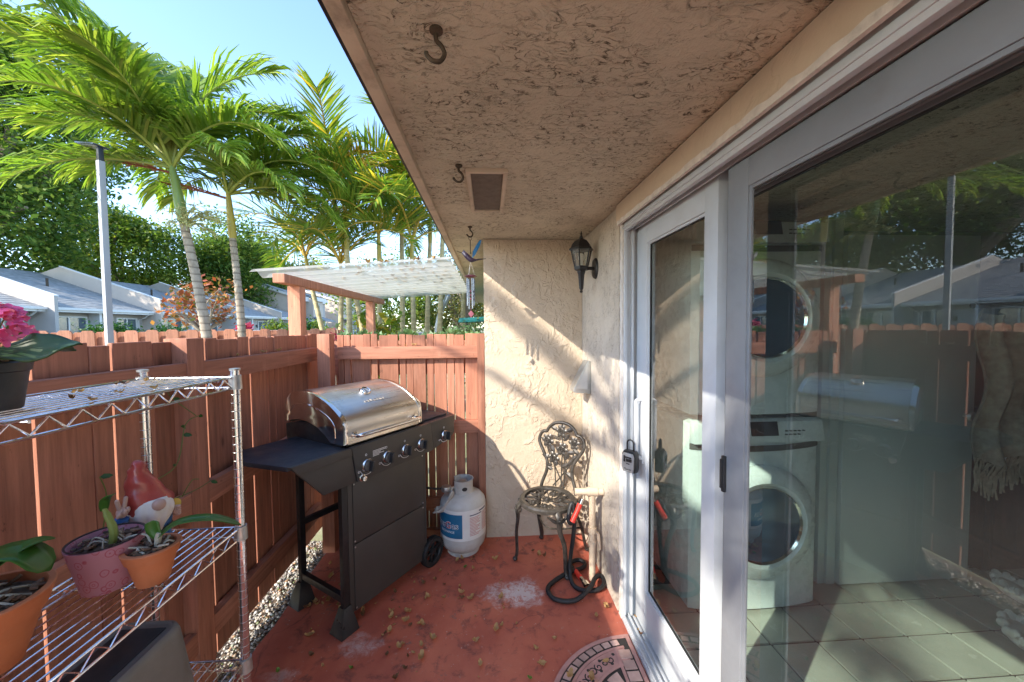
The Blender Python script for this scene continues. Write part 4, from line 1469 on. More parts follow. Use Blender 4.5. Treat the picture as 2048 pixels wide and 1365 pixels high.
b = MB()
wrap(b, -185, 10, 0.130, 0.325, 0.1525, 40)
lb = b.build('label', M['label_white'], tk)
b = MB()
wrap(b, -178, -88, 0.148, 0.302, 0.1530, 24)
b.build('label_panel', M['label_blue'], lb)
b = MB()
for r in range(13):
    wrap(b, -70, -70 + (28, 24, 30, 26, 30, 18, 29, 27, 22, 28, 16, 30, 25)[r], 0.272 - 0.0095 * r, 0.277 - 0.0095 * r, 0.1530, 8)
    wrap(b, -34, -34 + (26, 28, 20, 27, 28, 22, 28, 24, 28, 19, 26, 20, 28)[r], 0.284 - 0.0095 * r, 0.289 - 0.0095 * r, 0.1530, 8)
b.build('small_print', M['print_pink'], lb)['kind'] = 'stuff'
b = MB()
wrap(b, -70, -36, 0.288, 0.294, 0.1530, 8)
wrap(b, -44, -16, 0.303, 0.311, 0.1530, 8)
b.build('printed_heading', M['navy'], lb)


def curved_text(txt, size, mat, ang, z, r, name='lettering', off=0.0):
    me = text_mesh(txt, size, 0.0003, mat, off=off)
    for v in me.vertices:
        a = R_(ang) + v.co.x / r
        rr = r + v.co.z
        v.co = Vector((rr * math.cos(a), rr * math.sin(a), z + v.co.y))
    me.name = name
    return obj(name, me, lb)


for (txt, sz_, mt_, an_) in (('Ameri', 0.056, 'navy', -153.0), ('G', 0.061, 'print_red', -125.0), ('as', 0.056, 'navy', -106.0)):
    curved_text(txt, sz_, M['print_white'], an_, 0.228, 0.1536, 'lettering_outline', 0.0022)
    curved_text(txt, sz_, M[mt_], an_, 0.228, 0.1546)
curved_text('EXCHANGE', 0.021, M['print_white'], -128, 0.187, 0.1542)
# grey glove hanging over the hose
gv = MB()
gv.grid(lambda u, v: (-0.075 - 0.11 * v + 0.02 * math.sin(u * 3), -0.075 + 0.06 * (u - 0.5) - 0.02 * v, 0.395 - 0.10 * math.sin(min(1, v * 1.5) * 1.57) - 0.025 * v * (1 - v) + 0.012 * math.sin(u * 7 + v * 4)), 10, 14)
gl = gv.build('cloth_rag', plain('grey_rag', (0.40, 0.38, 0.35), 0.9, var=0.3, scale=30), None, fixn=False)
gl.location = (-0.185, 2.49, 0.03)
so = gl.modifiers.new('t', 'SOLIDIFY')
so.thickness = 0.008
tag(gl, 'grey rag draped over the hose and shoulder of the propane tank', 'rag')

# ------------------------------------------------------------------ bistro chair
ch = thing('bistro_chair', 'bronze cast metal bistro chair with rose pattern back in the patio corner', 'chair', (0.36, 2.295, 0.0), R_(-37.2))
SR = 0.178
SZ = 0.415
b = MB()
b.lathe([(SR - 0.034, SZ - 0.006), (SR - 0.032, SZ + 0.003), (SR - 0.010, SZ + 0.005), (SR, SZ - 0.004), (SR, SZ - 0.022), (SR - 0.012, SZ - 0.026), (SR - 0.034, SZ - 0.018), (SR - 0.034, SZ - 0.006)], 48)
seat = b.build('seat', M['castiron'], ch)


def rose(b, c, r, mtx, seed):
    rr = random.Random(seed)
    pts = []
    for i in range(34):
        a = i * 0.52
        q = r * (0.10 + 0.55 * i / 33)
        pts.append(Vector(c) + mtx @ Vector((q * math.cos(a), q * math.sin(a), r * 0.35 * (1 - i / 40))))
    b.tube(pts, r * 0.085, 5)
    for k in range(6):
        a = k * 1.047 + rr.uniform(-.2, .2)
        b.ball(Vector(c) + mtx @ Vector((0.68 * r * math.cos(a), 0.68 * r * math.sin(a), 0)), (r * 0.42, r * 0.34, r * 0.13), 8, 5, mtx @ rotm(0, 0, a))
    b.ball(c, (r * 0.62, r * 0.62, r * 0.16), 10, 6, mtx)


def leaf_shape(b, c, l, w, mtx, ang):
    pts = []
    for i in range(5):
        t = i / 4
        hw = w * math.sin(math.pi * min(1, 0.12 + 0.88 * t)) ** 0.8 if t < 1 else 0.001
        pts.append((t * l, hw))
    vs = []
    for (x, hw) in pts:
        for sgn in (-1, 0, 1):
            p = rotm(0, 0, ang) @ Vector((x, sgn * hw, 0.004 if sgn == 0 else -0.002))
            vs.append(Vector(c) + mtx @ p)
    fs = []
    for i in range(4):
        for j in range(2):
            fs.append((3 * i + j, 3 * i + j + 1, 3 * i + j + 4, 3 * i + j + 3))
    o = len(b.v)
    b.add(vs, fs)
    b.add([Vector(p) - mtx @ Vector((0, 0, 0.006)) for p in vs], [tuple(reversed(f)) for f in fs])


b = MB()
I3 = Matrix.Identity(3)
rc = random.Random(4)
for (x, y, r) in ((0, 0, 0.042), (0.075, 0.035, 0.034), (-0.075, 0.03, 0.034), (0.03, -0.085, 0.034), (-0.055, -0.075, 0.032), (0.0, 0.092, 0.034)):
    rose(b, (x, y, SZ - 0.012), r, I3, int(x * 1000 + 7))
for q in range(14):
    a = q * 0.4488 + 0.1
    leaf_shape(b, (0.085 * math.cos(a), 0.085 * math.sin(a), SZ - 0.012), 0.062, 0.014, I3, a + rc.uniform(-.4, .4))
    b.tube([(0.05 * math.cos(a), 0.05 * math.sin(a), SZ - 0.016), ((SR - 0.03) * math.cos(a + .2), (SR - 0.03) * math.sin(a + .2), SZ - 0.012)], 0.0045, 5)
b.build('seat_lattice', M['castiron'], seat)
TILT = Matrix.Translation((0, 0.150, SZ)) @ Matrix.Rotation(R_(-9), 4, 'X')


def bp(x, z, y=0.0):
    return TILT @ Vector((x, y, z - 0.415))


half = [(0.128, 0.405), (0.118, 0.45), (0.094, 0.52), (0.096, 0.585), (0.130, 0.645), (0.164, 0.705), (0.160, 0.75), (0.138, 0.777), (0.112, 0.782), (0.094, 0.812), (0.055, 0.842), (0.0, 0.852)]
out = [bp(-x, z) for x, z in half] + [bp(x, z) for x, z in half[::-1][1:]]
b = MB()
b.tube(smooth_path(out, 4), 0.0115, 10)
bk = b.build('back_frame', M['castiron'], ch)
BM = (TILT.to_3x3() @ rotm(R_(90), 0, 0))
b = MB()
roses = [(0.0, 0.795, 0.042), (-0.098, 0.720, 0.044), (0.096, 0.728, 0.040), (0.012, 0.678, 0.042), (-0.045, 0.612, 0.042)]
for k, (x, z, r) in enumerate(roses):
    b = MB()
    rose(b, bp(x, z, -0.004), r, BM, k)
    b.build('rose', M['castiron'], bk)
b = MB()
for (x, z, a) in ((-0.035, 0.80, 2.8), (0.035, 0.80, 0.4), (-0.075, 0.69, -1.0), (0.09, 0.69, -0.6), (0.05, 0.66, 0.2), (-0.08, 0.61, 3.0), (-0.06, 0.57, -2.4),
                  (0.02, 0.56, 0.6), (0.06, 0.585, 0.8), (0.055, 0.53, -0.5), (-0.055, 0.53, 2.6), (0.04, 0.615, 1.2), (0.02, 0.735, 0.9), (0.085, 0.62, 0.7), (-0.02, 0.565, 2.2)):
    leaf_shape(b, bp(x, z, -0.003), 0.058, 0.015, BM, a)
b.build('back_leaves', M['castiron'], bk)
b = MB()
for pth in ([(-0.02, 0.43), (-0.03, 0.52), (-0.045, 0.60)], [(0.02, 0.43), (0.015, 0.55), (0.012, 0.66)], [(-0.04, 0.43), (0.03, 0.52), (0.085, 0.61), (0.098, 0.71)],
            [(0.045, 0.43), (-0.01, 0.52), (-0.085, 0.64), (-0.10, 0.70)], [(0.035, 0.43), (0.04, 0.55), (0.012, 0.72), (0.0, 0.79)], [(0.096, 0.73), (0.15, 0.735)], [(-0.105, 0.72), (-0.158, 0.73)], [(0.0, 0.82), (0.0, 0.85)]):
    b.tube(smooth_path([bp(x, z) for x, z in pth], 4), 0.0048, 6)
b.build('back_stems', M['castiron'], bk)
for (sx, sy, fx, fy) in ((-0.128, -0.105, -0.182, -0.100), (0.128, -0.105, 0.175, -0.085), (-0.120, 0.115, -0.160, 0.205), (0.120, 0.115, 0.165, 0.245)):
    b = MB()
    pth = [(sx * 0.98, sy * 0.98, SZ - 0.015), (sx * 1.14, sy * 1.14, SZ - 0.055), (sx * 1.14, sy * 1.14, SZ - 0.12), (sx * 0.6 + fx * 0.5, sy * 0.55 + fy * 0.45, 0.20), (fx * 0.94, fy * 0.94, 0.06), (fx, fy, 0.012)]
    sp = smooth_path(pth, 5)
    k = len(sp)
    rad = [0.026 - 0.012 * min(1, i / (k * 0.45)) for i in range(k)]
    rad[-1] = 0.016
    rad[-2] = 0.015
    b.tube(sp, rad, 10, squash=0.75)
    b.ball((fx, fy, 0.014), (0.017, 0.017, 0.014), 10, 6)
    lg = b.build('leg', M['castiron'], ch)
    b = MB()
    d = Vector((sx, sy, 0)).normalized()
    mt = Matrix((( -d.y, 0, d.x), (d.x, 0, d.y), (0, 1, 0)))
    rose(b, Vector((sx * 1.10, sy * 1.10, SZ - 0.055)) + d * 0.018, 0.024, mt, 3)
    b.build('leg_rose', M['castiron'], lg)
    b = MB()
    t = Vector((-d.y, d.x, 0))
    for sgn in (-1, 1):
        b.tube(smooth_path([Vector((sx * 1.08, sy * 1.08, SZ - 0.075)), Vector((sx * 1.08, sy * 1.08, SZ - 0.055)) + t * 0.035 * sgn, Vector((sx * 1.05, sy * 1.05, SZ - 0.026)) + t * 0.072 * sgn], 4), [0.012, 0.012, 0.011, 0.011, 0.010, 0.009, 0.008, 0.006, 0.005], 6)
    b.build('bracket', M['castiron'], lg)
MB().tube(smooth_path([(-0.15, 0.15, 0.19), (0.0, 0.03, 0.205), (0.155, 0.17, 0.19)], 6), 0.006, 6).build('brace', M['castiron'], ch)

# ------------------------------------------------------------------ hose and standpipe
hs = thing('garden_hose', 'black hose with red end fittings looped on the floor below the chair', 'hose', (0, 0, 0))
HP = [(0.515, 2.135, 0.455), (0.498, 2.118, 0.40), (0.470, 2.098, 0.355), (0.452, 2.095, 0.372), (0.462, 2.115, 0.42), (0.478, 2.125, 0.455), (0.488, 2.122, 0.440), (0.492, 2.115, 0.36), (0.483, 2.118, 0.25), (0.470, 2.125, 0.14), (0.462, 2.11, 0.055),
      (0.470, 2.045, 0.018), (0.530, 1.998, 0.018), (0.610, 2.006, 0.020), (0.652, 2.060, 0.022), (0.645, 2.108, 0.024), (0.601, 2.071, 0.036), (0.545, 1.980, 0.046), (0.449, 1.928, 0.020), (0.345, 1.951, 0.016), (0.318, 2.03, 0.016), (0.370, 2.094, 0.018),
      (0.468, 2.150, 0.026), (0.552, 2.188, 0.020), (0.584, 2.232, 0.018), (0.562, 2.270, 0.018), (0.515, 2.262, 0.018), (0.492, 2.225, 0.018), (0.512, 2.165, 0.018)]
MB().tube(smooth_path(HP, 7), 0.0125, 10).build('hose_body', M['rubber'], hs)
b = MB()
b.tube([(0.470, 2.078, 0.372), (0.500, 2.088, 0.425), (0.520, 2.098, 0.465)], [0.016, 0.014, 0.016], 10)
b.build('red_grip', M['hose_red'], hs)
MB().tube([(0.520, 2.098, 0.465), (0.534, 2.104, 0.492)], [0.012, 0.014], 10).build('coupling', M['polish'], hs)
MB().tube([(0.506, 2.172, 0.020), (0.525, 2.10, 0.022)], [0.016, 0.015], 10).build('red_grip', M['hose_red'], hs)
b = MB()
b.tube([(0.525, 2.10, 0.022), (0.536, 2.058, 0.022)], [0.012, 0.012], 10)
b.tube([(0.536, 2.058, 0.022), (0.545, 2.024, 0.022)], [0.019, 0.019], 8)
b.build('coupling', M['polish'], hs)

sp_ = thing('standpipe', 'tan painted water pipe rising from the floor beside the chair', 'pipe', (0.597, 2.115, 0.0))
b = MB()
b.tube([(0, 0, 0), (0, 0, 0.52)], 0.019, 14)
b.tube([(0, 0, 0.285), (0, 0, 0.315)], 0.025, 14)
b.tube([(0, 0, 0.215), (0, 0, 0.235)], 0.024, 14)
b.build('riser', M['pvc'], sp_)
b = MB()
b.tube([(-0.10, 0.01, 0.527), (0.062, -0.008, 0.527)], 0.020, 14)
b.tube([(-0.03, 0.003, 0.527), (0.03, -0.003, 0.527)], 0.026, 14)
b.build('tee', M['pvc'], sp_)
b = MB()
b.tube([(0, 0, 0.30), (0.035, 0.0, 0.27), (0.045, 0, 0.18)], [0.012, 0.011, 0.010], 8)
b.build('spigot', M['pvc'], sp_)

# ------------------------------------------------------------------ door mat
dm = thing('door_mat', 'half round pink and cream paver pattern door mat before the glass door', 'door mat', (0.655, 1.325, 0.0))
AX, AY = 0.44, 0.378


def ell(t, kx, ky):
    return (-kx * math.sin(t), -ky * math.cos(t))


b = MB()
nseg = 48
b.prism([ell(math.pi * i / nseg, AX, AY) for i in range(nseg + 1)], (0, 0, 0.006), (0, 0, 0.002), (1, 0, 0), (0, 1, 0))
b.build('base', M['mat_base'], dm)


def ring_strip(b, k0, k1, t0, t1, n, z0, z1):
    inner = [ell(t0 + (t1 - t0) * i / n, AX * k0, AY * k0) for i in range(n + 1)]
    outer = [ell(t0 + (t1 - t0) * i / n, AX * k1, AY * k1) for i in range(n + 1)]
    b.prism(inner + outer[::-1], (0, 0, z1 - z0), (0, 0, z0), (1, 0, 0), (0, 1, 0))


b = MB()
ring_strip(b, 0.955, 1.0, 0.0, math.pi, 48, 0.0081, 0.0115)
ring_strip(b, 0.815, 0.845, 0.12, math.pi - 0.12, 48, 0.0081, 0.0115)
ring_strip(b, 0.60, 0.63, 0.16, math.pi - 0.16, 48, 0.0081, 0.0115)
for (q0, q1) in ((-0.018, -0.0005), (-0.095, -0.082)):
    b.bx(q0, q1, -AY * (0.955 if q0 > -0.05 else 0.82), AY * (0.955 if q0 > -0.05 else 0.82), 0.0081, 0.0114)
ring_strip(b, 0.635, 0.812, 0.13, math.pi - 0.13, 48, 0.0081, 0.0098)
b.build('raised_border', M['mat_pink'], dm)
pav_n = 0


def paver(poly):
    b = MB()
    b.prism(poly, (0, 0, 0.0045), (0, 0, 0.0081), (1, 0, 0), (0, 1, 0))
    b.build('paver', M['mat_cream'], dm, 0.0015, segs=1)


nb = 27
for i in range(nb):
    t0 = 0.03 + (math.pi - 0.06) * (i + 0.10) / nb
    t1 = 0.03 + (math.pi - 0.06) * (i + 0.90) / nb
    m_ = 3
    inner = [ell(t0 + (t1 - t0) * k / m_, AX * 0.865, AY * 0.865) for k in range(m_ + 1)]
    outer = [ell(t0 + (t1 - t0) * k / m_, AX * 0.94, AY * 0.94) for k in range(m_ + 1)]
    if max(p[0] for p in inner + outer) < -0.022:
        paver(inner + outer[::-1])
rp = random.Random(8)
for i in range(11):
    y0 = -0.29 + 0.0535 * i
    paver([(-0.078, y0 + 0.004), (-0.024, y0 + 0.004), (-0.024, y0 + 0.050), (-0.078, y0 + 0.050)])
# large centre pavers, laid in rings
for (k0, k1, n) in ((0.40, 0.57, 9), (0.20, 0.37, 6)):
    for i in range(n):
        t0 = 0.16 + (math.pi - 0.32) * (i + 0.06) / n
        t1 = 0.16 + (math.pi - 0.32) * (i + 0.94) / n
        inner = [ell(t0 + (t1 - t0) * k / 3, AX * k0, AY * k0) for k in range(4)]
        outer = [ell(t0 + (t1 - t0) * k / 3, AX * k1, AY * k1) for k in range(4)]
        pg_ = [(min(p[0], -0.102), p[1]) for p in inner + outer[::-1]]
        if min(p[0] for p in pg_) < -0.118:
            paver(pg_)
b = MB()
ns = 23
for i in range(ns):
    t = 0.24 + (math.pi - 0.48) * (i + 0.5) / ns
    c = ell(t, AX * 0.722, AY * 0.722)
    if c[0] > -0.11:
        continue
    flip = 1 if i % 2 else -1
    pts = []
    for k in range(22):
        a = t + flip * (k * 0.36)
        r = 0.0185 * (1 - k / 26)
        pts.append((c[0] + r * math.cos(a), c[1] + r * math.sin(a), 0.0095))
    b.tube(pts, 0.0030, 4)
    c2 = ell(t + 0.09, AX * (0.77 if flip > 0 else 0.675), AY * (0.77 if flip > 0 else 0.675))
    b.ball((c2[0], c2[1], 0.009), (0.009, 0.009, 0.003), 6, 4)
b.build('scrollwork', M['mat_base'], dm)

# ------------------------------------------------------------------ wire rack
rk = thing('wire_rack', 'chrome wire shelving rack holding the potted plants by the left fence', 'rack', (0, 0, 0))
RX0, RX1, RY0, RY1 = -1.036, -0.772, 0.16, 1.180
LV = (1.352, 0.885, 0.462)
for (px_, py_) in ((RX0, RY0), (RX1, RY0), (RX0, RY1), (RX1, RY1)):
    b = MB()
    b.tube([(0, 0, 0.006), (0, 0, LV[0] + 0.022)], 0.0125, 14)
    p = b.build('post', M['chrome'], rk, loc=(px_, py_, 0))
    b = MB()
    for i in range(53):
        z = 0.03 + i * 0.0254
        b.lathe([(0.0124, z - 0.0010), (0.0129, z), (0.0124, z + 0.0010)], 14)
    b.build('groove_ring', M['galv'], p)['kind'] = 'stuff'
    MB().lathe([(0, LV[0] + 0.021), (0.0145, LV[0] + 0.021), (0.0145, LV[0] + 0.027), (0, LV[0] + 0.029)], 14).build('cap', M['galv'], p)
    MB().lathe([(0, 0), (0.018, 0), (0.018, 0.012), (0.01, 0.02), (0, 0.02)], 14).build('foot', M['rubber'], p)
for zi, z in enumerate(LV):
    b = MB()
    fr_ = 0.0032
    for x in (RX0, RX1):
        b.tube([(x, RY0, z), (x, RY1, z)], fr_, 8)
        b.tube([(x, RY0, z - 0.032), (x, RY1, z - 0.032)], fr_, 8)
        n = 36
        b.tube([(x, RY0 + 0.02 + (RY1 - RY0 - 0.04) * i / n, z - (0.003 if i % 2 else 0.029)) for i in range(n + 1)], 0.0022, 6)
    for y in (RY0, RY1):
        b.tube([(RX0, y, z), (RX1, y, z)], fr_, 8)
        b.tube([(RX0, y, z - 0.032), (RX1, y, z - 0.032)], fr_, 8)
        n = 10
        b.tube([(RX0 + 0.015 + (RX1 - RX0 - 0.03) * i / n, y, z - (0.003 if i % 2 else 0.029)) for i in range(n + 1)], 0.0022, 6)
    sh_ = b.build('shelf', M['chrome'], rk)
    b = MB()
    for y in (RY0 + 0.25, RY0 + 0.51, RY0 + 0.77):
        MB().tube([(RX0, y, z - 0.006), (RX1, y, z - 0.006)], 0.0030, 8).build('cross_wire', M['chrome'], sh_)
    for i in range(1, 11):
        x = RX0 + (RX1 - RX0) * i / 11
        MB().tube([(x, RY0, z - 0.001), (x, RY1, z - 0.001)], 0.0021, 6).build('wire', M['chrome'], sh_)
    for (px_, py_) in ((RX0, RY0), (RX1, RY0), (RX0, RY1), (RX1, RY1)):
        MB().lathe([(0.013, -0.036), (0.0185, -0.036), (0.0165, 0.006), (0.013, 0.006)], 16, (px_, py_, z)).build('collar', M['galv'], sh_)


def pot(name, label, loc, rb, rt, h, mat, rim=0.0, rimh=0.02, fill=0.85, fillmat='bark_mix', wall=0.006, group=None):
    t = thing(name, label, 'plant pot', loc, 0, group)
    b = MB()
    pr = [(0.0, 0.0), (rb, 0.0)]
    if rim > 0:
        rr = rb + (rt - rb) * (h - rimh) / h
        pr += [(rr, h - rimh), (rr + rim, h - rimh + 0.002), (rt + rim, h - 0.002), (rt + rim - 0.002, h)]
    else:
        pr += [(rt, h)]
    pr += [(rt - wall, h), (rt - wall - 0.003, h * 0.9), (rb - wall, 0.008), (0, 0.008)]
    b.lathe(pr, 40)
    b.build('pot', mat, t)
    rs = rb + (rt - rb) * fill - wall - 0.002
    b = MB()
    rr_ = random.Random(len(label))
    n = 20
    b.lathe([(rs, h * fill - 0.004), (rs * 0.6, h * fill + 0.003), (0, h * fill + 0.005)], n)
    b.build('soil', M[fillmat], t)
    chip = MB().box((0, 0, 0), (0.022, 0.011, 0.005)).mesh('bark_chip', M['mulch'], 0.001)
    for i in range(46):
        a, q = rr_.uniform(0, 6.28), rs * math.sqrt(rr_.uniform(0, 0.9))
        obj('bark_chip', chip, t, (q * math.cos(a), q * math.sin(a), h * fill + rr_.uniform(0.0, 0.012)), (rr_.uniform(-.6, .6), rr_.uniform(-.6, .6), rr_.uniform(0, 3)), rr_.uniform(0.5, 1.1) * min(1, rs / 0.05))
    return t


def strap_leaf(name, path, width, mat, parent, fold=0.25, seg=14, up=Vector((0, 0, 1)), thick=0.0015):
    sp = smooth_path(path, max(3, seg // (len(path) - 1)))
    k = len(sp)
    b = MB()
    vs = []
    for i, p in enumerate(sp):
        t = i / (k - 1)
        tan = (sp[min(i + 1, k - 1)] - sp[max(i - 1, 0)]).normalized()
        side = tan.cross(up)
        if side.length < 1e-4:
            side = Vector((1, 0, 0))
        side.normalize()
        nrm = side.cross(tan)
        w = width * (0.35 + 0.65 * math.sin(math.pi * min(1.0, 0.12 + t * 0.62))) * (1 - max(0, (t - 0.82) / 0.18) ** 2 * 0.92)
        for s in (-1, -0.5, 0, 0.5, 1):
            vs.append(p + side * (s * w) + nrm * (fold * w * (abs(s) ** 1.3)))
    fs = []
    for i in range(k - 1):
        for j in range(4):
            fs.append((5 * i + j, 5 * i + j + 1, 5 * i + j + 6, 5 * i + j + 5))
    b.add(vs, fs)
    o = b.build(name, mat, parent, fixn=False, smooth=60)
    m = o.modifiers.new('t', 'SOLIDIFY')
    m.thickness = thick
    return o


ZS = LV[1] + 0.0035
# mauve sleeve pot
pk = pot('orchid_pot', 'mauve pot printed with red rings beside the garden gnome', (-0.918, 0.932, ZS), 0.046, 0.069, 0.113, M['hearts'], fill=0.86)
MB().lathe([(0.0650, 0.100), (0.0645, 0.1155), (0.0685, 0.116)], 40).build('liner', M['blackplastic'], pk)
b = MB()
b.tube(smooth_path([(0.012, 0.0, 0.09), (0.017, 0, 0.13), (0.006, 0, 0.165), (-0.004, 0.0, 0.19)], 5), [0.008] * 8 + [0.007] * 4 + [0.005] * 4, 8)
b.build('stem', M['crownshaft'], pk)
strap_leaf('leaf', [(-0.002, 0, 0.18), (0.012, -0.01, 0.210), (0.040, -0.02, 0.228)], 0.010, M['orchid'], pk)
b = MB()
rr = random.Random(3)
for i in range(9):
    a = rr.uniform(0, 6.28)
    q = rr.uniform(0.02, 0.04)
    b.tube(smooth_path([(0.01, 0, 0.100), (0.6 * q * math.cos(a), 0.6 * q * math.sin(a), 0.112 + rr.uniform(0, .008)), (q * math.cos(a), q * math.sin(a), 0.100)], 4), 0.0017, 6)
b.build('roots', M['root'], pk)
# small terracotta orchid pot
t2 = pot('orchid_pot', 'small terracotta pot with one long orchid leaf at the shelf edge', (-0.822, 0.938, ZS), 0.031, 0.052, 0.088, M['terracotta'], 0.004, 0.028, 0.93)
b = MB()
rr = random.Random(11)
for pth in ([(0.0, 0, 0.082), (-0.02, 0.01, 0.108), (-0.045, 0.0, 0.112), (-0.062, -0.005, 0.104)], [(0.0, 0, 0.082), (-0.025, -0.02, 0.094), (-0.055, -0.02, 0.096)], [(0.02, 0, 0.082), (0.033, -0.02, 0.096), (0.048, -0.01, 0.094)],
            [(0.02, 0.0, 0.082), (0.025, 0.02, 0.098), (0.01, 0.03, 0.088)], [(0.0, 0, 0.082), (-0.01, -0.025, 0.094), (0.015, -0.037, 0.088)], [(0.02, 0, 0.082), (0.037, 0.0, 0.098), (0.043, 0.01, 0.09)]):
    b.tube(smooth_path(pth, 5), 0.0023, 7)
b.build('roots', M['root'], t2)
MB().tube([(0.012, 0, 0.08), (0.016, 0, 0.106), (0.018, 0, 0.118)], [0.006, 0.007, 0.005], 8).build('stem', M['root'], t2)
strap_leaf('leaf', [(0.018, 0, 0.108), (0.050, 0.02, 0.130), (0.105, 0.05, 0.122), (0.155, 0.085, 0.085)], 0.021, M['orchid'], t2)
strap_leaf('leaf', [(0.016, 0, 0.108), (0.006, 0.0, 0.128), (0.004, 0.0, 0.148)], 0.014, M['orchid'], t2, up=Vector((0.3, -1, 0)))
# large terracotta pot, nearest
t1 = pot('orchid_pot', 'large terracotta pot with broad orchid leaves at the near end of shelf', (-0.925, 0.705, ZS), 0.055, 0.093, 0.128, M['terracotta'], 0.005, 0.040, 0.90)
MB().tube([(-0.01, 0, 0.10), (-0.005, 0, 0.15), (-0.002, 0, 0.175)], [0.010, 0.009, 0.008], 8).build('stem', M['root'], t1)
strap_leaf('leaf', [(0.0, 0, 0.168), (0.012, 0.012, 0.195), (0.045, 0.035, 0.195), (0.078, 0.05, 0.150)], 0.040, M['orchid'], t1, 0.12)
strap_leaf('leaf', [(0.0, 0, 0.165), (-0.05, 0.03, 0.20), (-0.11, 0.05, 0.18)], 0.034, M['orchid'], t1, 0.15)
strap_leaf('leaf', [(0.0, 0, 0.165), (-0.03, -0.03, 0.175), (-0.05, -0.07, 0.12)], 0.034, M['orchid'], t1, 0.15)
strap_leaf('leaf', [(0.01, 0.01, 0.168), (0.035, 0.05, 0.20), (0.05, 0.085, 0.195)], 0.018, M['orchid'], t1, 0.15)
b = MB()
rr = random.Random(17)
for i in range(14):
    a = rr.uniform(0, 6.28)
    b.tube(smooth_path([(0, 0, 0.118), (0.035 * math.cos(a), 0.035 * math.sin(a), 0.132), (0.07 * math.cos(a + .3), 0.07 * math.sin(a + .3), 0.116)], 4), 0.0021, 6)
b.build('roots', M['root'], t1)

# gnome
gn = thing('garden_gnome', 'garden gnome in red hat flashing a peace sign behind the pots', 'gnome', (-0.955, 1.085, ZS), R_(22))
gn.rotation_euler = (0, 0, R_(60))
gn.scale = (0.80, 0.82, 1.0)
b = MB()
b.lathe([(0, 0), (0.058, 0.0), (0.062, 0.012), (0.055, 0.028), (0.055, 0.05), (0.060, 0.07), (0.058, 0.10), (0.045, 0.13), (0.02, 0.145), (0, 0.148)], 30)
b.v = [(x * 1.05, y * 0.85, z) for x, y, z in b.v]
b.build('body', M['gn_blue'], gn)
MB().lathe([(0.0585, 0.046), (0.0625, 0.05), (0.0625, 0.057), (0.0585, 0.061)], 30).build('belt', M['black'], gn)
b = MB()
hat = [(0.058, 0.128), (0.066, 0.121), (0.0675, 0.128), (0.066, 0.136), (0.064, 0.146), (0.061, 0.157), (0.0585, 0.168), (0.053, 0.180), (0.049, 0.190), (0.043, 0.200), (0.035, 0.210), (0.028, 0.219), (0.024, 0.228), (0.021, 0.237), (0.017, 0.246), (0.010, 0.252), (0, 0.254)]
b.lathe(hat, 30)
nv = []
for (x, y, z) in b.v:
    t = max(0, (z - 0.13) / 0.12)
    wob = (1 + 0.05 * math.sin(math.atan2(y, x) * 3 + z * 60) + 0.05 * math.sin(z * 150 + 1.5 * math.atan2(y, x))) * (1 - 0.16 * math.sin(min(1, t * 1.1) * math.pi))
    nv.append((x * wob - 0.034 * t ** 1.3 + (0.010 if t > 0.85 else 0), y * wob * 0.95, z + 0.012 * (y / 0.06) * (1 - min(1, t * 2))))
b.v = nv
b.build('hat', M['gn_red'], gn)
b = MB()


def beard(u, v):
    a = (u - 0.5) * 2.7
    rip = 0.0032 * math.sin(u * 30 + v * 2.5) * (0.35 + v)
    r = 0.050 + 0.016 * math.sin(math.pi * min(1, v * 1.1)) - 0.006 * v * v + rip
    tp = 1 - 0.62 * v ** 1.8
    return (r * math.sin(a) * tp, -r * math.cos(a) - 0.002 - 0.008 * v, 0.143 - 0.016 * abs(2 * u - 1) ** 2 - 0.094 * v * (1 - 0.45 * abs(2 * u - 1) ** 2))


b.grid(beard, 40, 16)
bd = b.build('beard', M['gn_white'], gn, fixn=False, smooth=70)
sm = bd.modifiers.new('t', 'SOLIDIFY')
sm.thickness = 0.006
sm.offset = -1
MB().ball((0.004, -0.068, 0.132), (0.019, 0.016, 0.016), 16, 10).build('nose', M['gn_skin'], gn)
b = MB()
b.tube(smooth_path([(-0.045, 0.0, 0.105), (-0.072, -0.018, 0.085), (-0.080, -0.030, 0.095), (-0.078, -0.036, 0.118)], 5), [0.020] * 6 + [0.022] * 6 + [0.017] * 4, 12)
b.build('sleeve', M['gn_blue'], gn)
b = MB()
b.ball((-0.077, -0.037, 0.134), (0.016, 0.012, 0.015), 12, 8)
b.tube([(-0.083, -0.038, 0.142), (-0.089, -0.040, 0.166)], [0.0062, 0.0058], 8)
b.ball((-0.0892, -0.040, 0.167), (0.006, 0.006, 0.006), 8, 6)
b.tube([(-0.073, -0.038, 0.142), (-0.068, -0.040, 0.168)], [0.0062, 0.0058], 8)
b.ball((-0.0678, -0.040, 0.169), (0.006, 0.006, 0.006), 8, 6)
b.ball((-0.066, -0.047, 0.140), (0.0062, 0.0062, 0.0080), 8, 6)
b.ball((-0.075, -0.050, 0.137), (0.0062, 0.0062, 0.0080), 8, 6)
b.ball((-0.088, -0.048, 0.132), (0.0065, 0.0065, 0.0095), 8, 6, rotm(0, 0.7, 0))
b.build('hand', M['gn_skin'], gn)
b = MB()
b.tube(smooth_path([(0.045, 0.0, 0.11), (0.064, -0.016, 0.098), (0.064, -0.03, 0.110)], 4), [0.018] * 5 + [0.016] * 4, 10)
b.build('sleeve', M['gn_yellow'], gn)
b = MB()
b.ball((0.062, -0.036, 0.090), (0.011, 0.010, 0.016), 10, 7)
for q in range(4):
    b.ball((0.066, -0.044, 0.080 + 0.0072 * q), (0.008, 0.006, 0.0045), 8, 6)
b.build('hand', M['gn_skin'], gn)
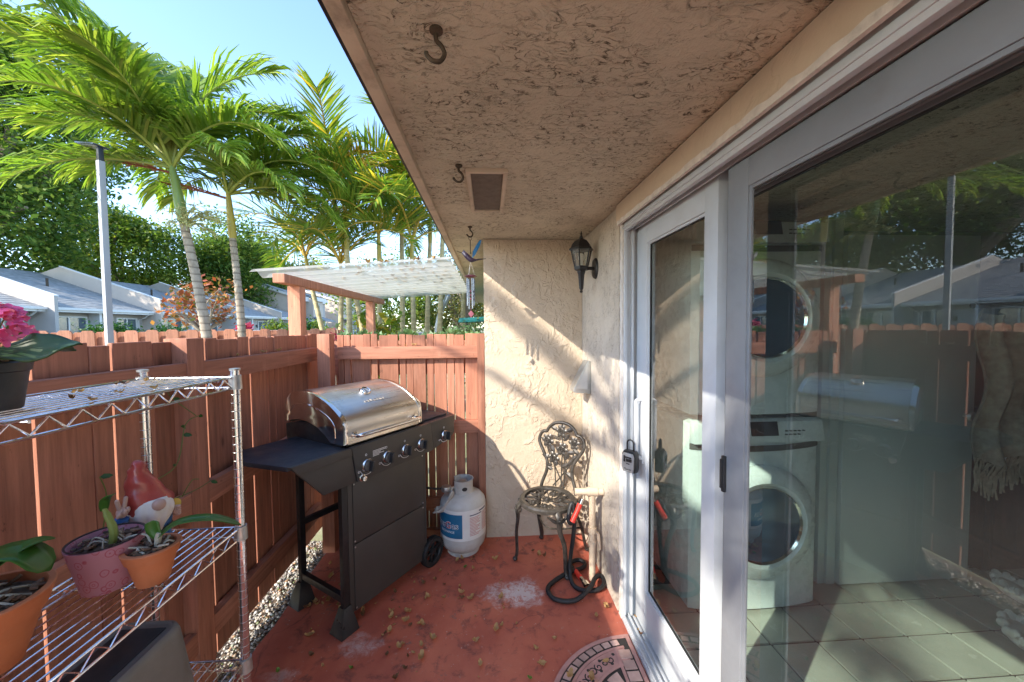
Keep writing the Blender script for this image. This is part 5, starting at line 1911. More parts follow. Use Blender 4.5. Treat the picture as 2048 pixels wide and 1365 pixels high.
for sx in (-0.024, 0.024):
    MB().ball((sx, -0.052, 0.013), (0.021, 0.026, 0.0135), 12, 8).build('boot', M['black'], gn)

# flowering succulent in black nursery pot on the top shelf
kp = pot('flower_pot', 'black nursery pot of pink flowering kalanchoe on the top shelf', (-0.912, 0.725, LV[0] + 0.004), 0.046, 0.058, 0.088, M['blackplastic'], 0.003, 0.02, 0.9)


def scallop_leaf(base, tip, width, droop, roll=0.0):
    base, tip = Vector(base), Vector(tip)
    ax = tip - base
    L = ax.length
    ax.normalize()
    side = ax.cross(Vector((0, 0, 1))).normalized()
    side = Quaternion(ax, roll) @ side
    nrm = side.cross(ax)
    b = MB()
    nu, nv = 22, 6

    def fn(u, v):
        w = width * (math.sin(math.pi * min(1, 0.08 + 0.92 * u)) ** 0.7) * (1 + 0.14 * abs(math.sin(u * 11)))
        if u > 0.97:
            w *= 0.4
        s = (v - 0.5) * 2
        return base + ax * (u * L) + side * (s * w) + nrm * (0.16 * w * abs(s) - droop * u * u + 0.006 * math.sin(u * 9) * s)
    b.grid(fn, nu, nv)
    o = b.build('leaf', M['kal_leaf'], kp, fixn=False, smooth=60)
    m = o.modifiers.new('t', 'SOLIDIFY')
    m.thickness = 0.003


for (bs, tp, w, d, ro) in (((0.03, -0.005, 0.100), (0.135, 0.03, 0.122), 0.027, 0.010, 0.85), ((0.015, -0.035, 0.095), (0.070, -0.075, 0.105), 0.026, 0.015, 0.7), ((0.02, -0.03, 0.09), (0.05, -0.08, 0.12), 0.030, 0.02, 0.4),
                       ((-0.03, 0.0, 0.09), (-0.13, 0.03, 0.12), 0.036, 0.02, 0), ((0.0, 0.03, 0.09), (0.03, 0.12, 0.12), 0.034, 0.02, 0), ((-0.02, -0.02, 0.09), (-0.07, -0.10, 0.12), 0.034, 0.02, 0.5)):
    scallop_leaf(bs, tp, w, d, ro)
rr = random.Random(2)
b = MB()
fl_pts = []
for i in range(78):
    a = rr.uniform(0, 6.28)
    ph = math.acos(rr.uniform(-0.05, 1))
    q = 0.062 * rr.uniform(0.82, 1.05)
    p = Vector((0.006 + q * math.sin(ph) * math.cos(a), q * math.sin(ph) * math.sin(a), 0.130 + 0.068 * math.cos(ph)))
    fl_pts.append(p)
for p in fl_pts[::2]:
    b.tube(smooth_path([(0.0, 0, 0.08), (p.x * 0.4, p.y * 0.4, 0.12), p * 0.97], 3), 0.0016, 4)
b.build('flower_stems', M['vine'], kp)
b = MB()
for k in range(4):
    a = k * math.pi / 2
    rt = rotm(0, 0, a)
    for (vs, fs) in [([(0, 0, 0), (0.005, -0.0048, 0.0015), (0.0112, -0.0028, 0.001), (0.0125, 0.0, 0.0012), (0.0112, 0.0028, 0.001), (0.005, 0.0048, 0.0015)], [(0, 1, 2, 3), (0, 3, 4, 5)])]:
        b.add([rt @ Vector(v) for v in vs], fs)
b.tube([(0, 0, -0.010), (0, 0, 0.001)], [0.0018, 0.0028], 5)
fm = b.mesh('blossom', M['kal_flower'], fixn=False)
for p in fl_pts:
    d = (p - Vector((0.012, 0, 0.115))).normalized()
    q = d.to_track_quat('Z', 'Y').to_euler()
    obj('blossom', fm, kp, p, (q.x + rr.uniform(-.4, .4), q.y + rr.uniform(-.4, .4), rr.uniform(0, 3)), rr.uniform(0.85, 1.25))

# black tub on the lower shelf
tb = thing('plastic_tub', 'black plastic tub upturned on the lowest rack shelf', 'tub', (-0.905, 0.86, LV[2] + 0.004))
b = MB()


def rrect(hx, hy, r, n=6):
    out = []
    for (cx_, cy_, a0) in ((hx - r, hy - r, 0), (-hx + r, hy - r, 90), (-hx + r, -hy + r, 180), (hx - r, -hy + r, 270)):
        for i in range(n + 1):
            a = R_(a0 + 90 * i / n)
            out.append((cx_ + r * math.cos(a), cy_ + r * math.sin(a)))
    return out


secs = [(0.115, 0.20, 0.05, 0.0), (0.115, 0.20, 0.05, 0.012), (0.110, 0.195, 0.048, 0.014), (0.088, 0.172, 0.045, 0.240), (0.084, 0.168, 0.043, 0.252), (0.076, 0.160, 0.038, 0.257), (0.070, 0.154, 0.034, 0.252)]
vs, k = [], 28
for (hx, hy, r, z) in secs:
    vs += [(x, y, z) for x, y in rrect(hx, hy, r)]
fs = [(i * k + j, i * k + (j + 1) % k, (i + 1) * k + (j + 1) % k, (i + 1) * k + j) for i in range(len(secs) - 1) for j in range(k)]
fs.append(tuple((len(secs) - 1) * k + j for j in range(k)))
b.add(vs, fs)
b.build('body', plain('grey_tub_plastic', (0.17, 0.168, 0.16), 0.5, var=0.2, scale=6, dirt=0.3), tb)
MB().bx(-0.055, 0.055, -0.14, 0.14, 0.2515, 0.2545).build('recessed_base', M['powder_top'], tb, 0.001)

# vine on the fence
vn = thing('vine', 'thin green vine climbing the fence behind the rack', 'vine', (0, 0, 0))
b = MB()
for pth in ([(-1.195, 1.20, 0.86), (-1.19, 1.215, 0.98), (-1.192, 1.20, 1.05)], [(-1.16, 1.27, 0.86), (-1.17, 1.30, 0.96), (-1.10, 1.36, 1.02), (-1.14, 1.46, 1.14), (-1.12, 1.50, 1.165)],
            [(-1.13, 1.50, 1.165), (-1.15, 1.42, 1.25), (-1.16, 1.40, 1.30)], [(-1.12, 1.36, 0.90), (-1.115, 1.46, 0.89), (-1.13, 1.56, 0.885)], [(-1.10, 1.38, 0.90), (-1.08, 1.40, 0.95), (-1.085, 1.44, 0.94)]):
    b.tube(smooth_path(pth, 6), 0.0018, 5)
b.build('stems', M['vine'], vn)
lm = MB()
lm.add([(0, 0, 0), (0.012, -0.010, 0.003), (0.028, -0.008, 0.002), (0.038, 0, -0.002), (0.028, 0.008, 0.002), (0.012, 0.010, 0.003), (0.018, 0, 0)], [(0, 1, 6), (1, 2, 6), (2, 3, 6), (3, 4, 6), (4, 5, 6), (5, 0, 6)])
lmm = lm.mesh('leaf', M['bush_leaf'], fixn=False)
for (p, r, s) in (((-1.192, 1.20, 1.05), (1.2, 0, 0.4), 0.8), ((-1.192, 1.215, 1.045), (1.0, 0.3, 2.2), 0.7), ((-1.135, 1.44, 1.11), (1.2, 0.2, 0.2), 0.8), ((-1.15, 1.42, 1.245), (1.1, 0, 1.0), 0.6), ((-1.17, 1.30, 0.96), (1.2, 0, 2.8), 0.6),
                  ((-1.13, 1.56, 0.885), (1.0, 0.5, 0.3), 0.7), ((-1.12, 1.50, 1.165), (1.2, 0, -0.4), 0.6), ((-1.16, 1.40, 1.30), (1.2, 0.4, 1.4), 0.6), ((-1.11, 1.36, 1.02), (1.1, 0, 1.8), 0.5), ((-1.14, 1.46, 1.13), (1.3, 0, 2.6), 0.9)):
    obj('leaf', lmm, vn, p, r, s)

# ------------------------------------------------------------------ fallen leaves
rl = random.Random(31)
lms = []
for k in range(7):
    b = MB()
    L, W, cu = rl.uniform(0.026, 0.040), rl.uniform(0.008, 0.013), rl.uniform(0.5, 1.7)
    tw = rl.uniform(-1.2, 1.2)

    def fn(u, v, L=L, W=W, cu=cu, k=k, tw=tw):
        s = (v - 0.5) * 2
        w = W * math.sin(math.pi * min(1, 0.05 + 0.93 * u)) ** 0.75 * (1 + 0.22 * math.sin(u * 17 + k * 2 + s))
        y, z = s * w, cu * (0.75 * abs(s) ** 1.3 * w + 0.012 * (2 * u - 1) ** 2)
        a = tw * (u - 0.5)
        return (L * (u - 0.5), y * math.cos(a) - z * math.sin(a), 0.004 + abs(y * math.sin(a)) * 0.6 + z * math.cos(a) + 0.002 * math.sin(u * 9 + k) * s)
    b.grid(fn, 8, 4)
    lms.append(b.mesh('fallen_leaf', M[('dry_leaf', 'brown_leaf', 'dry_leaf')[k % 3]], fixn=False, smooth=60))
gmesh = lms[1].copy()
gmesh.materials.clear()
gmesh.materials.append(M['green_leaf'])
LEAF_L = 'curled dry tan leaf lying on the red patio floor'


def fallen(x, y, z=0.0, me=None, s=1.0, label=LEAF_L, group='dry leaves scattered on the patio floor'):
    o = obj('fallen_leaf', me or rl.choice(lms), None, (x, y, z + 0.001), (rl.uniform(-.25, .25), rl.uniform(-.25, .25), rl.uniform(0, 6.28)), s * rl.uniform(0.6, 1.5))
    tag(o, label, 'leaf', group)
    return o


LEAVES = [(-0.22, 2.34), (-0.19, 2.36), (-0.11, 2.37), (-0.11, 2.26), (-0.31, 2.25), (-0.34, 2.18), (-0.33, 2.17), (-0.45, 2.16), (-0.56, 2.21), (-0.64, 2.19), (-0.39, 2.14), (-0.27, 2.13), (-0.18, 2.1), (-0.54, 2.08), (-0.17, 2.05), (-0.26, 2.02), (-0.43, 2.03), (-0.35, 2.03), (-0.36, 2.02), (-0.11, 2.01), (-0.16, 2.01), (-0.12, 2.0), (-0.54, 2.02), (-0.43, 1.93), (-0.44, 1.93), (-0.53, 1.94), (-0.52, 1.9), (-0.44, 1.87), (-0.41, 1.84), (-0.35, 1.84), (-0.36, 1.85), (-0.53, 1.79), (-0.5, 1.81), (-0.52, 1.8), (-0.67, 1.92), (-0.68, 1.96), (-0.8, 1.98), (-0.89, 2.04), (-0.93, 2.07), (-0.96, 2.04), (-0.98, 2.01), (-0.94, 2.02), (-0.99, 2.0), (-0.88, 2.07), (-0.83, 2.01), (-0.91, 2.02), (-0.28, 1.75), (-0.33, 1.72), (0.02, 1.78), (0.05, 1.81), (-0.08, 1.72), (0.3, 1.71), (0.2, 1.66), (0.22, 1.58), (0.6, 1.88), (0.54, 1.83), (-0.43, 1.71), (-0.36, 1.68), (-0.38, 1.66), (-0.32, 1.65), (-0.48, 1.68), (-0.38, 1.6), (-0.41, 1.56), (-0.82, 1.7), (-0.75, 1.64), (-0.88, 1.81), (-0.72, 1.79), (-0.42, 1.73), (0.28, 2.41), (0.31, 2.36), (0.35, 2.34), (-1.02, 2.37), (-0.96, 2.25), (-0.05, 1.6), (0.03, 2.33), (0.05, 2.0), (-0.15, 2.5), (-0.63, 2.2), (-0.98, 2.19), (-0.88, 2.17)]
for (x, y) in LEAVES:
    if y < 2.57 and x > -1.08:
        fallen(x, y)
for i in range(46):                                      # small crumbs between the leaves
    x, y = rl.gauss(-0.35, 0.35), rl.gauss(1.95, 0.25)
    if -1.07 < x < 0.55 and 1.3 < y < 2.5:
        fallen(x, y, 0, None, 0.35)
for (x, y) in ((0.16, 1.52), (-0.16, 2.27), (-0.93, 1.63), (-0.62, 1.62)):
    fallen(x, y, 0, gmesh, 0.8, 'small fresh green leaf lying on the red patio floor', 'green leaves on the patio floor')
for (x, y, z) in ((0.70, 1.74, 0.020), (0.705, 1.71, 0.020), (0.71, 1.68, 0.022), (0.725, 1.78, 0.026), (0.72, 1.33, 0.026)):
    fallen(x, y, z, None, 0.7, 'dry leaf caught in the white track of the sliding door', 'leaves in the door track')
for (x, y) in ((0.42, 1.48), (0.36, 1.42), (0.50, 1.56), (0.33, 1.50)):
    fallen(x, y, 0.014, None, 1.0, 'dry leaf lying on the paver pattern door mat', 'leaves on the door mat')
for i in range(16):
    fallen(rl.uniform(-1.02, -0.79), rl.uniform(0.62, 1.12), LV[0] + 0.002, None, 0.55, 'bit of dry leaf caught on the top wire shelf', 'leaf litter on the top wire shelf')
for (y, s) in ((0.80, 0.8), (1.0, 0.9), (1.85, 0.9), (2.05, 0.8), (2.2, 0.7)):
    fallen(-1.192, y, 1.368, None, s, 'dry leaf resting on the top rail of the left fence', 'leaves on the left fence rail')
for x in (-0.62, -0.58, -0.52):
    fallen(x, 2.636, 1.367, None, 0.8, 'dry leaf resting on the top rail of the far fence', 'leaves on the far fence rail')

# ------------------------------------------------------------------ palms
def frond_mesh(name, L, n, ll, lw, e0, arch, lift, droop, leaf, stalk, seed, sweep=0.0, curl=1.0):
    rg = np.random.RandomState(seed)
    k = 26
    pts = [np.zeros(3)]
    for i in range(k):
        t = i / k
        e = e0 - arch * t ** 1.25
        yaw = sweep * t
        d = np.array([math.cos(e) * math.cos(yaw), math.cos(e) * math.sin(yaw), math.sin(e)])
        pts.append(pts[-1] + d * L / k)
    pts = np.array(pts)
    b = MB()
    b.tube([tuple(p) for p in pts[::2]], [0.022 * (1 - 0.85 * i / (k // 2)) for i in range(k // 2 + 1)], 6)
    b.m = 1
    for s in (-1, 1):
        for i in range(n):
            t = 0.16 + 0.83 * (i + rg.uniform(-.25, .25)) / n
            f = t * k
            i0 = min(k - 1, int(f))
            p = pts[i0] + (pts[i0 + 1] - pts[i0]) * (f - i0)
            tan = pts[i0 + 1] - pts[i0]
            tan /= np.linalg.norm(tan)
            side = np.cross(tan, [0, 0, 1.0])
            side /= (np.linalg.norm(side) + 1e-6)
            up = np.cross(side, tan)
            ln = ll * (0.45 + 0.75 * math.sin(math.pi * (0.12 + 0.80 * t)) ** 0.8) * rg.uniform(0.85, 1.1)
            fw = 0.45 + 0.75 * t + rg.uniform(-.1, .1)
            lf_ = lift * rg.uniform(0.4, 1.3)
            d = side * s * math.cos(fw) + tan * math.sin(fw) + up * lf_
            d /= np.linalg.norm(d)
            wv = np.cross(d, up)
            wv = wv / (np.linalg.norm(wv) + 1e-6)
            wv = wv * 0.8 + up * rg.uniform(-.5, .5)
            wv /= np.linalg.norm(wv)
            q = p.copy()
            dd = d.copy()
            vs = []
            for r, wd in enumerate((0.45, 1.0, 0.85, 0.12)):
                vs.append(q - wv * lw * wd * 0.5)
                vs.append(q + wv * lw * wd * 0.5)
                q = q + dd * ln / 3
                dd = dd + np.array([0, 0, -droop * curl * rg.uniform(0.6, 1.4) * (0.35 + 0.5 * r)])
                dd /= np.linalg.norm(dd)
            b.add(vs, [(0, 1, 3, 2), (2, 3, 5, 4), (4, 5, 7, 6)])
    return b.mesh(name, [stalk, leaf], smooth=0, fixn=False)


def place_frond(me, par, p, az, tilt=0.0, roll=0.0, s=1.0):
    o = obj('frond', me, par, p)
    o.rotation_euler = (Matrix.Rotation(az, 3, 'Z') @ Matrix.Rotation(-tilt, 3, 'Y') @ Matrix.Rotation(roll, 3, 'X')).to_euler()
    o.scale = (s, s, s)
    return o


AD = [frond_mesh('frond', 1.90, 72, 0.52, 0.034, R_(e), R_(a), 0.34, 0.72, M['palm_leaf'], M['rachis'], 40 + i, R_(sw)) for i, (e, a, sw) in enumerate(((82, 62, 8), (64, 85, -10), (44, 100, 12), (22, 85, -6), (0, 60, 10)))]


AR = [frond_mesh('frond', 2.0, 40, 0.50, 0.030, R_(e), R_(a), 0.45, 0.16, M['areca_leaf'], M['rachis_y'], 60 + i, R_(sw)) for i, (e, a, sw) in enumerate(((80, 112, 10), (68, 118, -10), (52, 110, 12), (35, 95, -8)))]
ARY = frond_mesh('frond', 1.5, 34, 0.36, 0.028, R_(65), R_(150), 0.45, 0.22, M['areca_dry'], M['rachis_y'], 91)


FLATF = [frond_mesh('frond', 2.1, 44, 0.44, 0.030, R_(e), R_(22), 0.05, 0.10, M['palm_leaf'], M['rachis'], 80 + i) for i, e in enumerate((2, 16, 30))]


def ringed_trunk(pts, r0, r1, name, mat, par, step=0.055, amp=0.006):
    sp = smooth_path(pts, 14)
    k = len(sp)
    # resample evenly
    ds = [0.0]
    for i in range(1, k):
        ds.append(ds[-1] + (sp[i] - sp[i - 1]).length)
    L = ds[-1]
    m = int(L / step * 2)
    out_, rad = [], []
    j = 0
    for i in range(m + 1):
        d = L * i / m
        while j < k - 2 and ds[j + 1] < d:
            j += 1
        t = (d - ds[j]) / max(1e-6, ds[j + 1] - ds[j])
        out_.append(sp[j].lerp(sp[j + 1], min(1, max(0, t))))
        f = d / L
        rad.append(r0 + (r1 - r0) * f + (amp if i % 2 else 0))
    return MB().tube(out_, rad, 14).build(name, mat, par, smooth=30)


def spray(par, p, az, mat, seed, n=26, L=0.5):
    rg = random.Random(seed)
    b = MB()
    for i in range(n):
        a = az + rg.uniform(-1.0, 1.0)
        e = rg.uniform(-0.35, 0.55)
        d = Vector((math.cos(a) * math.cos(e), math.sin(a) * math.cos(e), math.sin(e)))
        q = Vector(p) + d * L * rg.uniform(0.6, 1.0)
        mid = (Vector(p) + q) / 2 + Vector((0, 0, 0.05))
        b.tube([p, mid, q + Vector((0, 0, -0.05))], [0.010, 0.006, 0.004], 4)
        for r in range(7):
            c = mid.lerp(q, r / 6)
            b.tube([c, c + Vector((rg.uniform(-1, 1), rg.uniform(-1, 1), rg.uniform(-1, 0.6))) * 0.09], [0.005, 0.004], 4)
    return b.build('flower_spray', mat, par, smooth=0)


def adonidia(label, base, mid, top, cs_len, r, fronds, cs_mat, seed, dead=None, sprayaz=None, kinds=None):
    t = thing('palm_tree', label, 'palm tree', base, 0, 'ringed palms beyond the fence')
    B = Vector(base)
    tp = Vector(top) - B
    ringed_trunk([(0, 0, 0), Vector(mid) - B, tp], r * 1.25, r * 0.88, 'trunk', M['palm_trunk'], t)
    axis = (tp - (Vector(mid) - B)).normalized()
    e = tp + axis * cs_len
    MB().tube([tp - axis * 0.01, tp + axis * 0.05, tp + axis * cs_len * 0.35, tp + axis * cs_len * 0.8, e], [r * 0.9, r * 1.15, r * 1.15, r * 0.8, r * 0.62], 16).build('crownshaft', M[cs_mat], t)
    for (vi, az, tilt, roll, s) in fronds:
        place_frond((kinds or AD)[vi], t, e - axis * 0.04, R_(az), R_(tilt), R_(roll), s)
    if dead:
        o = place_frond(dead[0], t, e - axis * 0.10, R_(dead[1]), R_(dead[2]), 0, dead[3])
        o['label'] = 'dry red brown frond'
    if sprayaz is not None:
        spray(t, tp, R_(sprayaz), M['spray'], seed)
    return t


dead = frond_mesh('frond', 1.1, 26, 0.34, 0.03, R_(10), R_(10), 0.2, 0.12, M['palm_dead'], M['palm_dead'], 77)
adonidia('taller ringed palm with green crownshaft leaning left beyond the fence', (-3.38, 4.9, -0.05), (-3.56, 4.9, 1.7), (-3.74, 4.9, 2.80), 0.72, 0.050,
         [(0, 180, 0, 0, 1.28), (0, 215, -6, 0, 1.18), (0, 140, 0, 0, 1.2), (1, 190, 10, 10, 1.08), (1, 160, 8, -10, 1.0), (2, 178, 14, 20, 0.86), (2, 215, 6, 0, 0.72), (3, 172, 12, 10, 0.66), (3, 205, 0, -15, 0.55), (0, 100, 0, 0, 1.15), (0, 30, 0, 0, 1.05), (1, 270, 0, 0, 0.85),
          (1, 20, 0, 15, 0.92), (2, 340, 5, 0, 0.88), (1, 290, 0, 10, 0.85), (2, 250, 0, 0, 0.9), (2, 130, 0, 0, 0.95), (1, 70, 0, 0, 0.9), (4, 225, 0, 0, 0.8), (1, 230, 5, 0, 1.0)], 'crownshaft', 5, (dead, 195, 0, 0.75), -20)
adonidia('shorter ringed palm with yellow crownshaft right of the taller one', (-3.34, 5.3, -0.05), (-3.36, 5.3, 1.6), (-3.43, 5.3, 2.72), 0.62, 0.042,
         [(0, 20, 0, 0, 0.82), (1, 0, 0, 10, 0.85), (2, 350, 5, 0, 0.85), (2, 20, 0, 10, 0.85), (3, 5, 0, 0, 0.8), (1, 60, 0, 0, 0.8), (0, 200, 0, 0, 0.8), (1, 100, 0, 0, 0.8), (2, 300, 0, 10, 0.75), (3, 330, 5, 0, 0.78), (2, 150, 0, 0, 0.75), (1, 250, 0, 0, 0.7), (3, 45, 0, 0, 0.75)],
         'crownshaft_y', 6, (dead, 168, 8, 0.8))
adonidia('palm behind and left of the camera whose fronds dapple the patio wall', (-4.7, -2.4, -0.05), (-4.65, -2.4, 2.9), (-4.6, -2.4, 4.45), 0.6, 0.08,
         [(0, 92, 0, 26, 1.0), (1, 88, 0, 52, 1.0), (2, 91, 0, 28, 1.0), (0, 97, 24, 54, 0.9), (1, 200, 10, 0, 0.8), (2, 280, 0, 0, 0.9), (2, 240, 0, 0, 0.9), (1, 330, 0, 0, 0.8)], 'crownshaft', 8, None, None, FLATF)

ra_ = random.Random(12)
stems = [(-2.55, 6.7, -2.55, 2.7), (-2.30, 6.4, -2.35, 3.4), (-2.05, 6.9, -2.60, 4.0), (-1.80, 6.5, -1.85, 3.2), (-1.60, 7.0, -1.60, 4.0), (-1.38, 6.6, -1.35, 3.1), (-1.15, 7.1, -1.1, 3.7), (-0.95, 6.8, -0.80, 4.1), (-2.85, 7.1, -3.25, 2.9), (-0.55, 7.4, -0.4, 3.9)]
for i, (bx_, by_, tx_, tz_) in enumerate(stems):
    where = ('leftmost slender areca palm stem rising behind the patio cover', 'second areca stem from the left behind the patio cover', 'tall areca stem with yellowing fronds behind the patio cover', 'areca stem left of the middle of the clump', 'tall areca stem in the middle of the clump',
             'short areca stem right of the middle of the clump', 'areca stem near the right of the clump', 'tall areca stem showing beside the soffit edge', 'low outer areca stem leaning left of the clump', 'rightmost areca stem partly behind the soffit')[i]
    t = thing('areca_palm', where, 'palm tree', (bx_, by_, -0.05), 0, 'areca palms behind the neighbouring patio cover')
    top = Vector((tx_ - bx_, ra_.uniform(-.2, .2), tz_ - 0.55))
    ringed_trunk([(0, 0, 0), top * 0.5 + Vector((0.04 * (i % 3 - 1), 0, 0)), top], 0.052, 0.036, 'trunk', M['cane'], t, 0.11, 0.004)
    e = top + (top * 0.5).normalized() * 0.5
    MB().tube([top, top + (e - top) * 0.2, e], [0.038, 0.044, 0.028], 10).build('crownshaft', M['crownshaft_y'], t)
    n = 8
    a0 = ra_.uniform(0, 360)
    for k in range(n):
        place_frond(AR[(k * 3 + i) % 4], t, e, R_(a0 + k * 360 / n + ra_.uniform(-15, 15)), R_(ra_.uniform(-5, 8)), R_(ra_.uniform(-12, 12)), ra_.uniform(0.78, 1.0))
    if i in (2, 4):
        for az in (160, 215, 320):
            place_frond(ARY, t, e, R_(az), 0, 0, ra_.uniform(0.8, 1.0))['label'] = 'yellowing frond'


# ------------------------------------------------------------------ leafy trees and shrubs
def leaf_cloud(centers, per, spread, size, seed, flat=0.5):
    rg = np.random.RandomState(seed)
    c = np.repeat(np.asarray(centers, float), per, 0)
    n = len(c)
    sp = np.asarray(spread, float)
    if sp.ndim == 0:
        sp = np.full(len(centers), float(sp))
    c = c + rg.normal(0, 1, (n, 3)) * np.repeat(sp, per)[:, None] * np.array([1, 1, 0.7])
    nrm = rg.normal(0, 1, (n, 3))
    nrm[:, 2] = np.abs(nrm[:, 2]) + flat
    nrm /= np.linalg.norm(nrm, axis=1)[:, None]
    a = np.cross(nrm, rg.normal(0, 1, (n, 3)))
    a /= np.linalg.norm(a, axis=1)[:, None]
    b = np.cross(nrm, a)
    s = size * rg.uniform(0.55, 1.25, n)[:, None]
    v = np.stack([c - a * s * 0.55, c + b * s * 0.27, c + a * s * 0.55, c - b * s * 0.27], 1).reshape(-1, 3)
    return v, np.arange(4 * n).reshape(-1, 4)


def blob_centers(n, c, r, seed, hollow=0.35, lobes=9):
    rg = np.random.RandomState(seed)
    L = rg.normal(0, 1, (lobes, 3))
    L /= np.linalg.norm(L, axis=1)[:, None]
    out_ = []
    while len(out_) < n:
        d = rg.normal(0, 1, 3)
        d /= np.linalg.norm(d)
        lob = 0.62 + 0.45 * max(0, np.max(L @ d)) ** 6
        q = rg.uniform(hollow, 1.0) ** 0.6 * lob
        out_.append(np.array(c) + d * np.array(r) * q)
    return np.array(out_)


def leafy_tree(label, base, h, trunk_r, crown_c, crown_r, nclus, per, spread, size, mat, seed, limbs=9, group='trees beyond the houses', name='leafy_tree', cat='tree'):
    t = thing(name, label, cat, base, 0, group)
    cs = blob_centers(nclus, crown_c, crown_r, seed)
    v, f = leaf_cloud(cs, per, spread, size, seed + 1)
    obj('crown', raw_mesh('crown', v, f, mat), t)
    rg = random.Random(seed)
    b = MB()
    fork = Vector((crown_c[0] * 0.35, crown_c[1] * 0.35, max(h * 0.25, crown_c[2] - crown_r[2] * 0.85)))
    b.tube(smooth_path([(0, 0, 0), fork * 0.5 + Vector((trunk_r * 0.6, 0, 0)), fork], 5), [trunk_r * (1.3 - 0.05 * i) for i in range(11)], 12)
    b.build('trunk', M['trunk'], t)
    for i in range(limbs):
        e = Vector(cs[rg.randrange(len(cs))])
        mid = fork.lerp(e, 0.5) + Vector((rg.uniform(-1, 1), rg.uniform(-1, 1), rg.uniform(0, 1))) * trunk_r * 2.5
        sp = smooth_path([fork - Vector((0, 0, trunk_r)), mid, e], 5)
        MB().tube(sp, [trunk_r * (0.62 - 0.052 * k) for k in range(len(sp))], 8).build('limb', M['trunk'], t)
    return t


leafy_tree('huge dark leaved shade tree at the left behind the houses', (-31.5, 24, 0), 24, 0.75, (1.0, 0, 12.8), (9.0, 7, 11.0), 820, 75, 0.62, 0.33, M['tree_leaf'], 1, 16)
leafy_tree('broad shade tree left of the huge one at the picture edge', (-38, 19, 0), 20, 0.7, (0, 0, 11), (8, 7, 8.5), 380, 70, 0.8, 0.38, M['tree_leaf'], 2, 10)
leafy_tree('bright green tree behind the white lamp post', (-32.5, 35, 0), 13, 0.4, (0.5, 0, 7.8), (5.6, 5, 6.2), 380, 70, 0.6, 0.33, M['tree_leaf2'], 3, 8)
leafy_tree('dense green tree between the lamp post and the palms', (-27.5, 41, 0), 13, 0.4, (0.5, 0, 7.6), (5.2, 5, 6.2), 330, 70, 0.6, 0.34, M['tree_leaf'], 4, 8)
leafy_tree('small bright tree behind the two ringed palms', (-28.5, 49, 0), 11, 0.35, (0, 0, 8.0), (4.5, 5, 5.0), 200, 60, 0.7, 0.36, M['tree_leaf2'], 5, 6)
leafy_tree('low olive tree behind the two storey houses', (-33, 70, 0), 14, 0.4, (0, 0, 9), (7, 6, 5.5), 220, 60, 0.9, 0.5, M['tree_leaf3'], 6, 6)
leafy_tree('far olive green tree right of the two storey gable', (-26, 76, 0), 13, 0.4, (0, 0, 8.5), (6, 6, 5.0), 200, 60, 0.9, 0.5, M['tree_leaf3'], 7, 6)
leafy_tree('pale sparse olive tree under the patio cover at the right', (-0.9, 13.0, 0), 4.5, 0.10, (0, 0, 2.6), (1.9, 1.4, 1.7), 130, 55, 0.22, 0.10, M['tree_leaf3'], 8, 9, 'small trees behind the areca palms')
leafy_tree('bushy green tree behind the areca stems', (-3.2, 12.5, 0), 4.2, 0.10, (0, 0, 2.3), (1.7, 1.3, 1.8), 150, 55, 0.22, 0.12, M['tree_leaf2'], 9, 7, 'small trees behind the areca palms')
leafy_tree('dark green tree behind the curved grey pole', (-1.9, 15.0, 0), 4.6, 0.12, (0, 0, 2.6), (2.0, 1.5, 2.0), 150, 55, 0.24, 0.13, M['tree_leaf'], 10, 7, 'small trees behind the areca palms')
leafy_tree('thin pale tree beside the return wall in the distance', (0.4, 16.0, 0), 4.8, 0.10, (0, 0, 2.8), (1.8, 1.5, 2.2), 120, 55, 0.24, 0.12, M['tree_leaf3'], 11, 8, 'small trees behind the areca palms')
# sparse red leaved almond tree before the houses
leafy_tree('sparse tree with red and orange leaves in front of the houses', (-6.55, 9.0, -0.05), 3.0, 0.055, (0.0, 0, 2.15), (1.05, 0.7, 0.75), 110, 6, 0.12, 0.13, M['red_leaf'], 12, 18, None, 'almond_tree')


def shrub(label, base, r, h, mat, seed, n=60, per=26, size=0.09, group=None, cat='shrub'):
    t = thing('shrub', label, cat, base, 0, group)
    cs = blob_centers(n, (0, 0, h * 0.55), (r, r * 0.8, h * 0.5), seed, 0.2, 6)
    v, f = leaf_cloud(cs, per, 0.10 * r / 0.5, size, seed + 3)
    obj('foliage', raw_mesh('foliage', v, f, mat), t)
    b = MB()
    for i in range(7):
        e = Vector(cs[i * 5 % len(cs)])
        b.tube([(0, 0, 0), e * 0.5 + Vector((0, 0, 0.1 * h)), e], [0.02, 0.014, 0.006], 5)
    b.build('stems', M['trunk'], t)
    return t


shrub('clipped green hedge bush under the house windows', (-17.6, 18.6, 0), 1.3, 1.75, M['bush_leaf'], 21, 90, 40, 0.16)
shrub('second clipped hedge bush right of the lamp post', (-16.0, 19.6, 0), 1.2, 1.7, M['bush_leaf'], 22, 90, 40, 0.16)
shrub('leafy lime green shrub beside the parked white car', (-8.0, 14.5, 0), 0.75, 1.95, M['tree_leaf2'], 23, 60, 30, 0.14)
shrub('dark green shrub left of the cover post', (-7.6, 15.5, 0), 0.65, 1.9, M['bush_leaf'], 24, 60, 30, 0.15)
shrub('pink leaved cordyline plant beside the parked car', (-8.7, 14.0, 0), 0.42, 1.95, M['ti_leaf'], 25, 30, 16, 0.26)
shrub('small green shrub before the far house windows', (-10.6, 24, 0), 0.9, 2.1, M['tree_leaf2'], 26, 60, 30, 0.16)
shrub('leafy pink flowering plant behind the far fence corner', (-1.42, 3.55, 0.9), 0.12, 0.70, M['ti_leaf'], 27, 16, 9, 0.055)
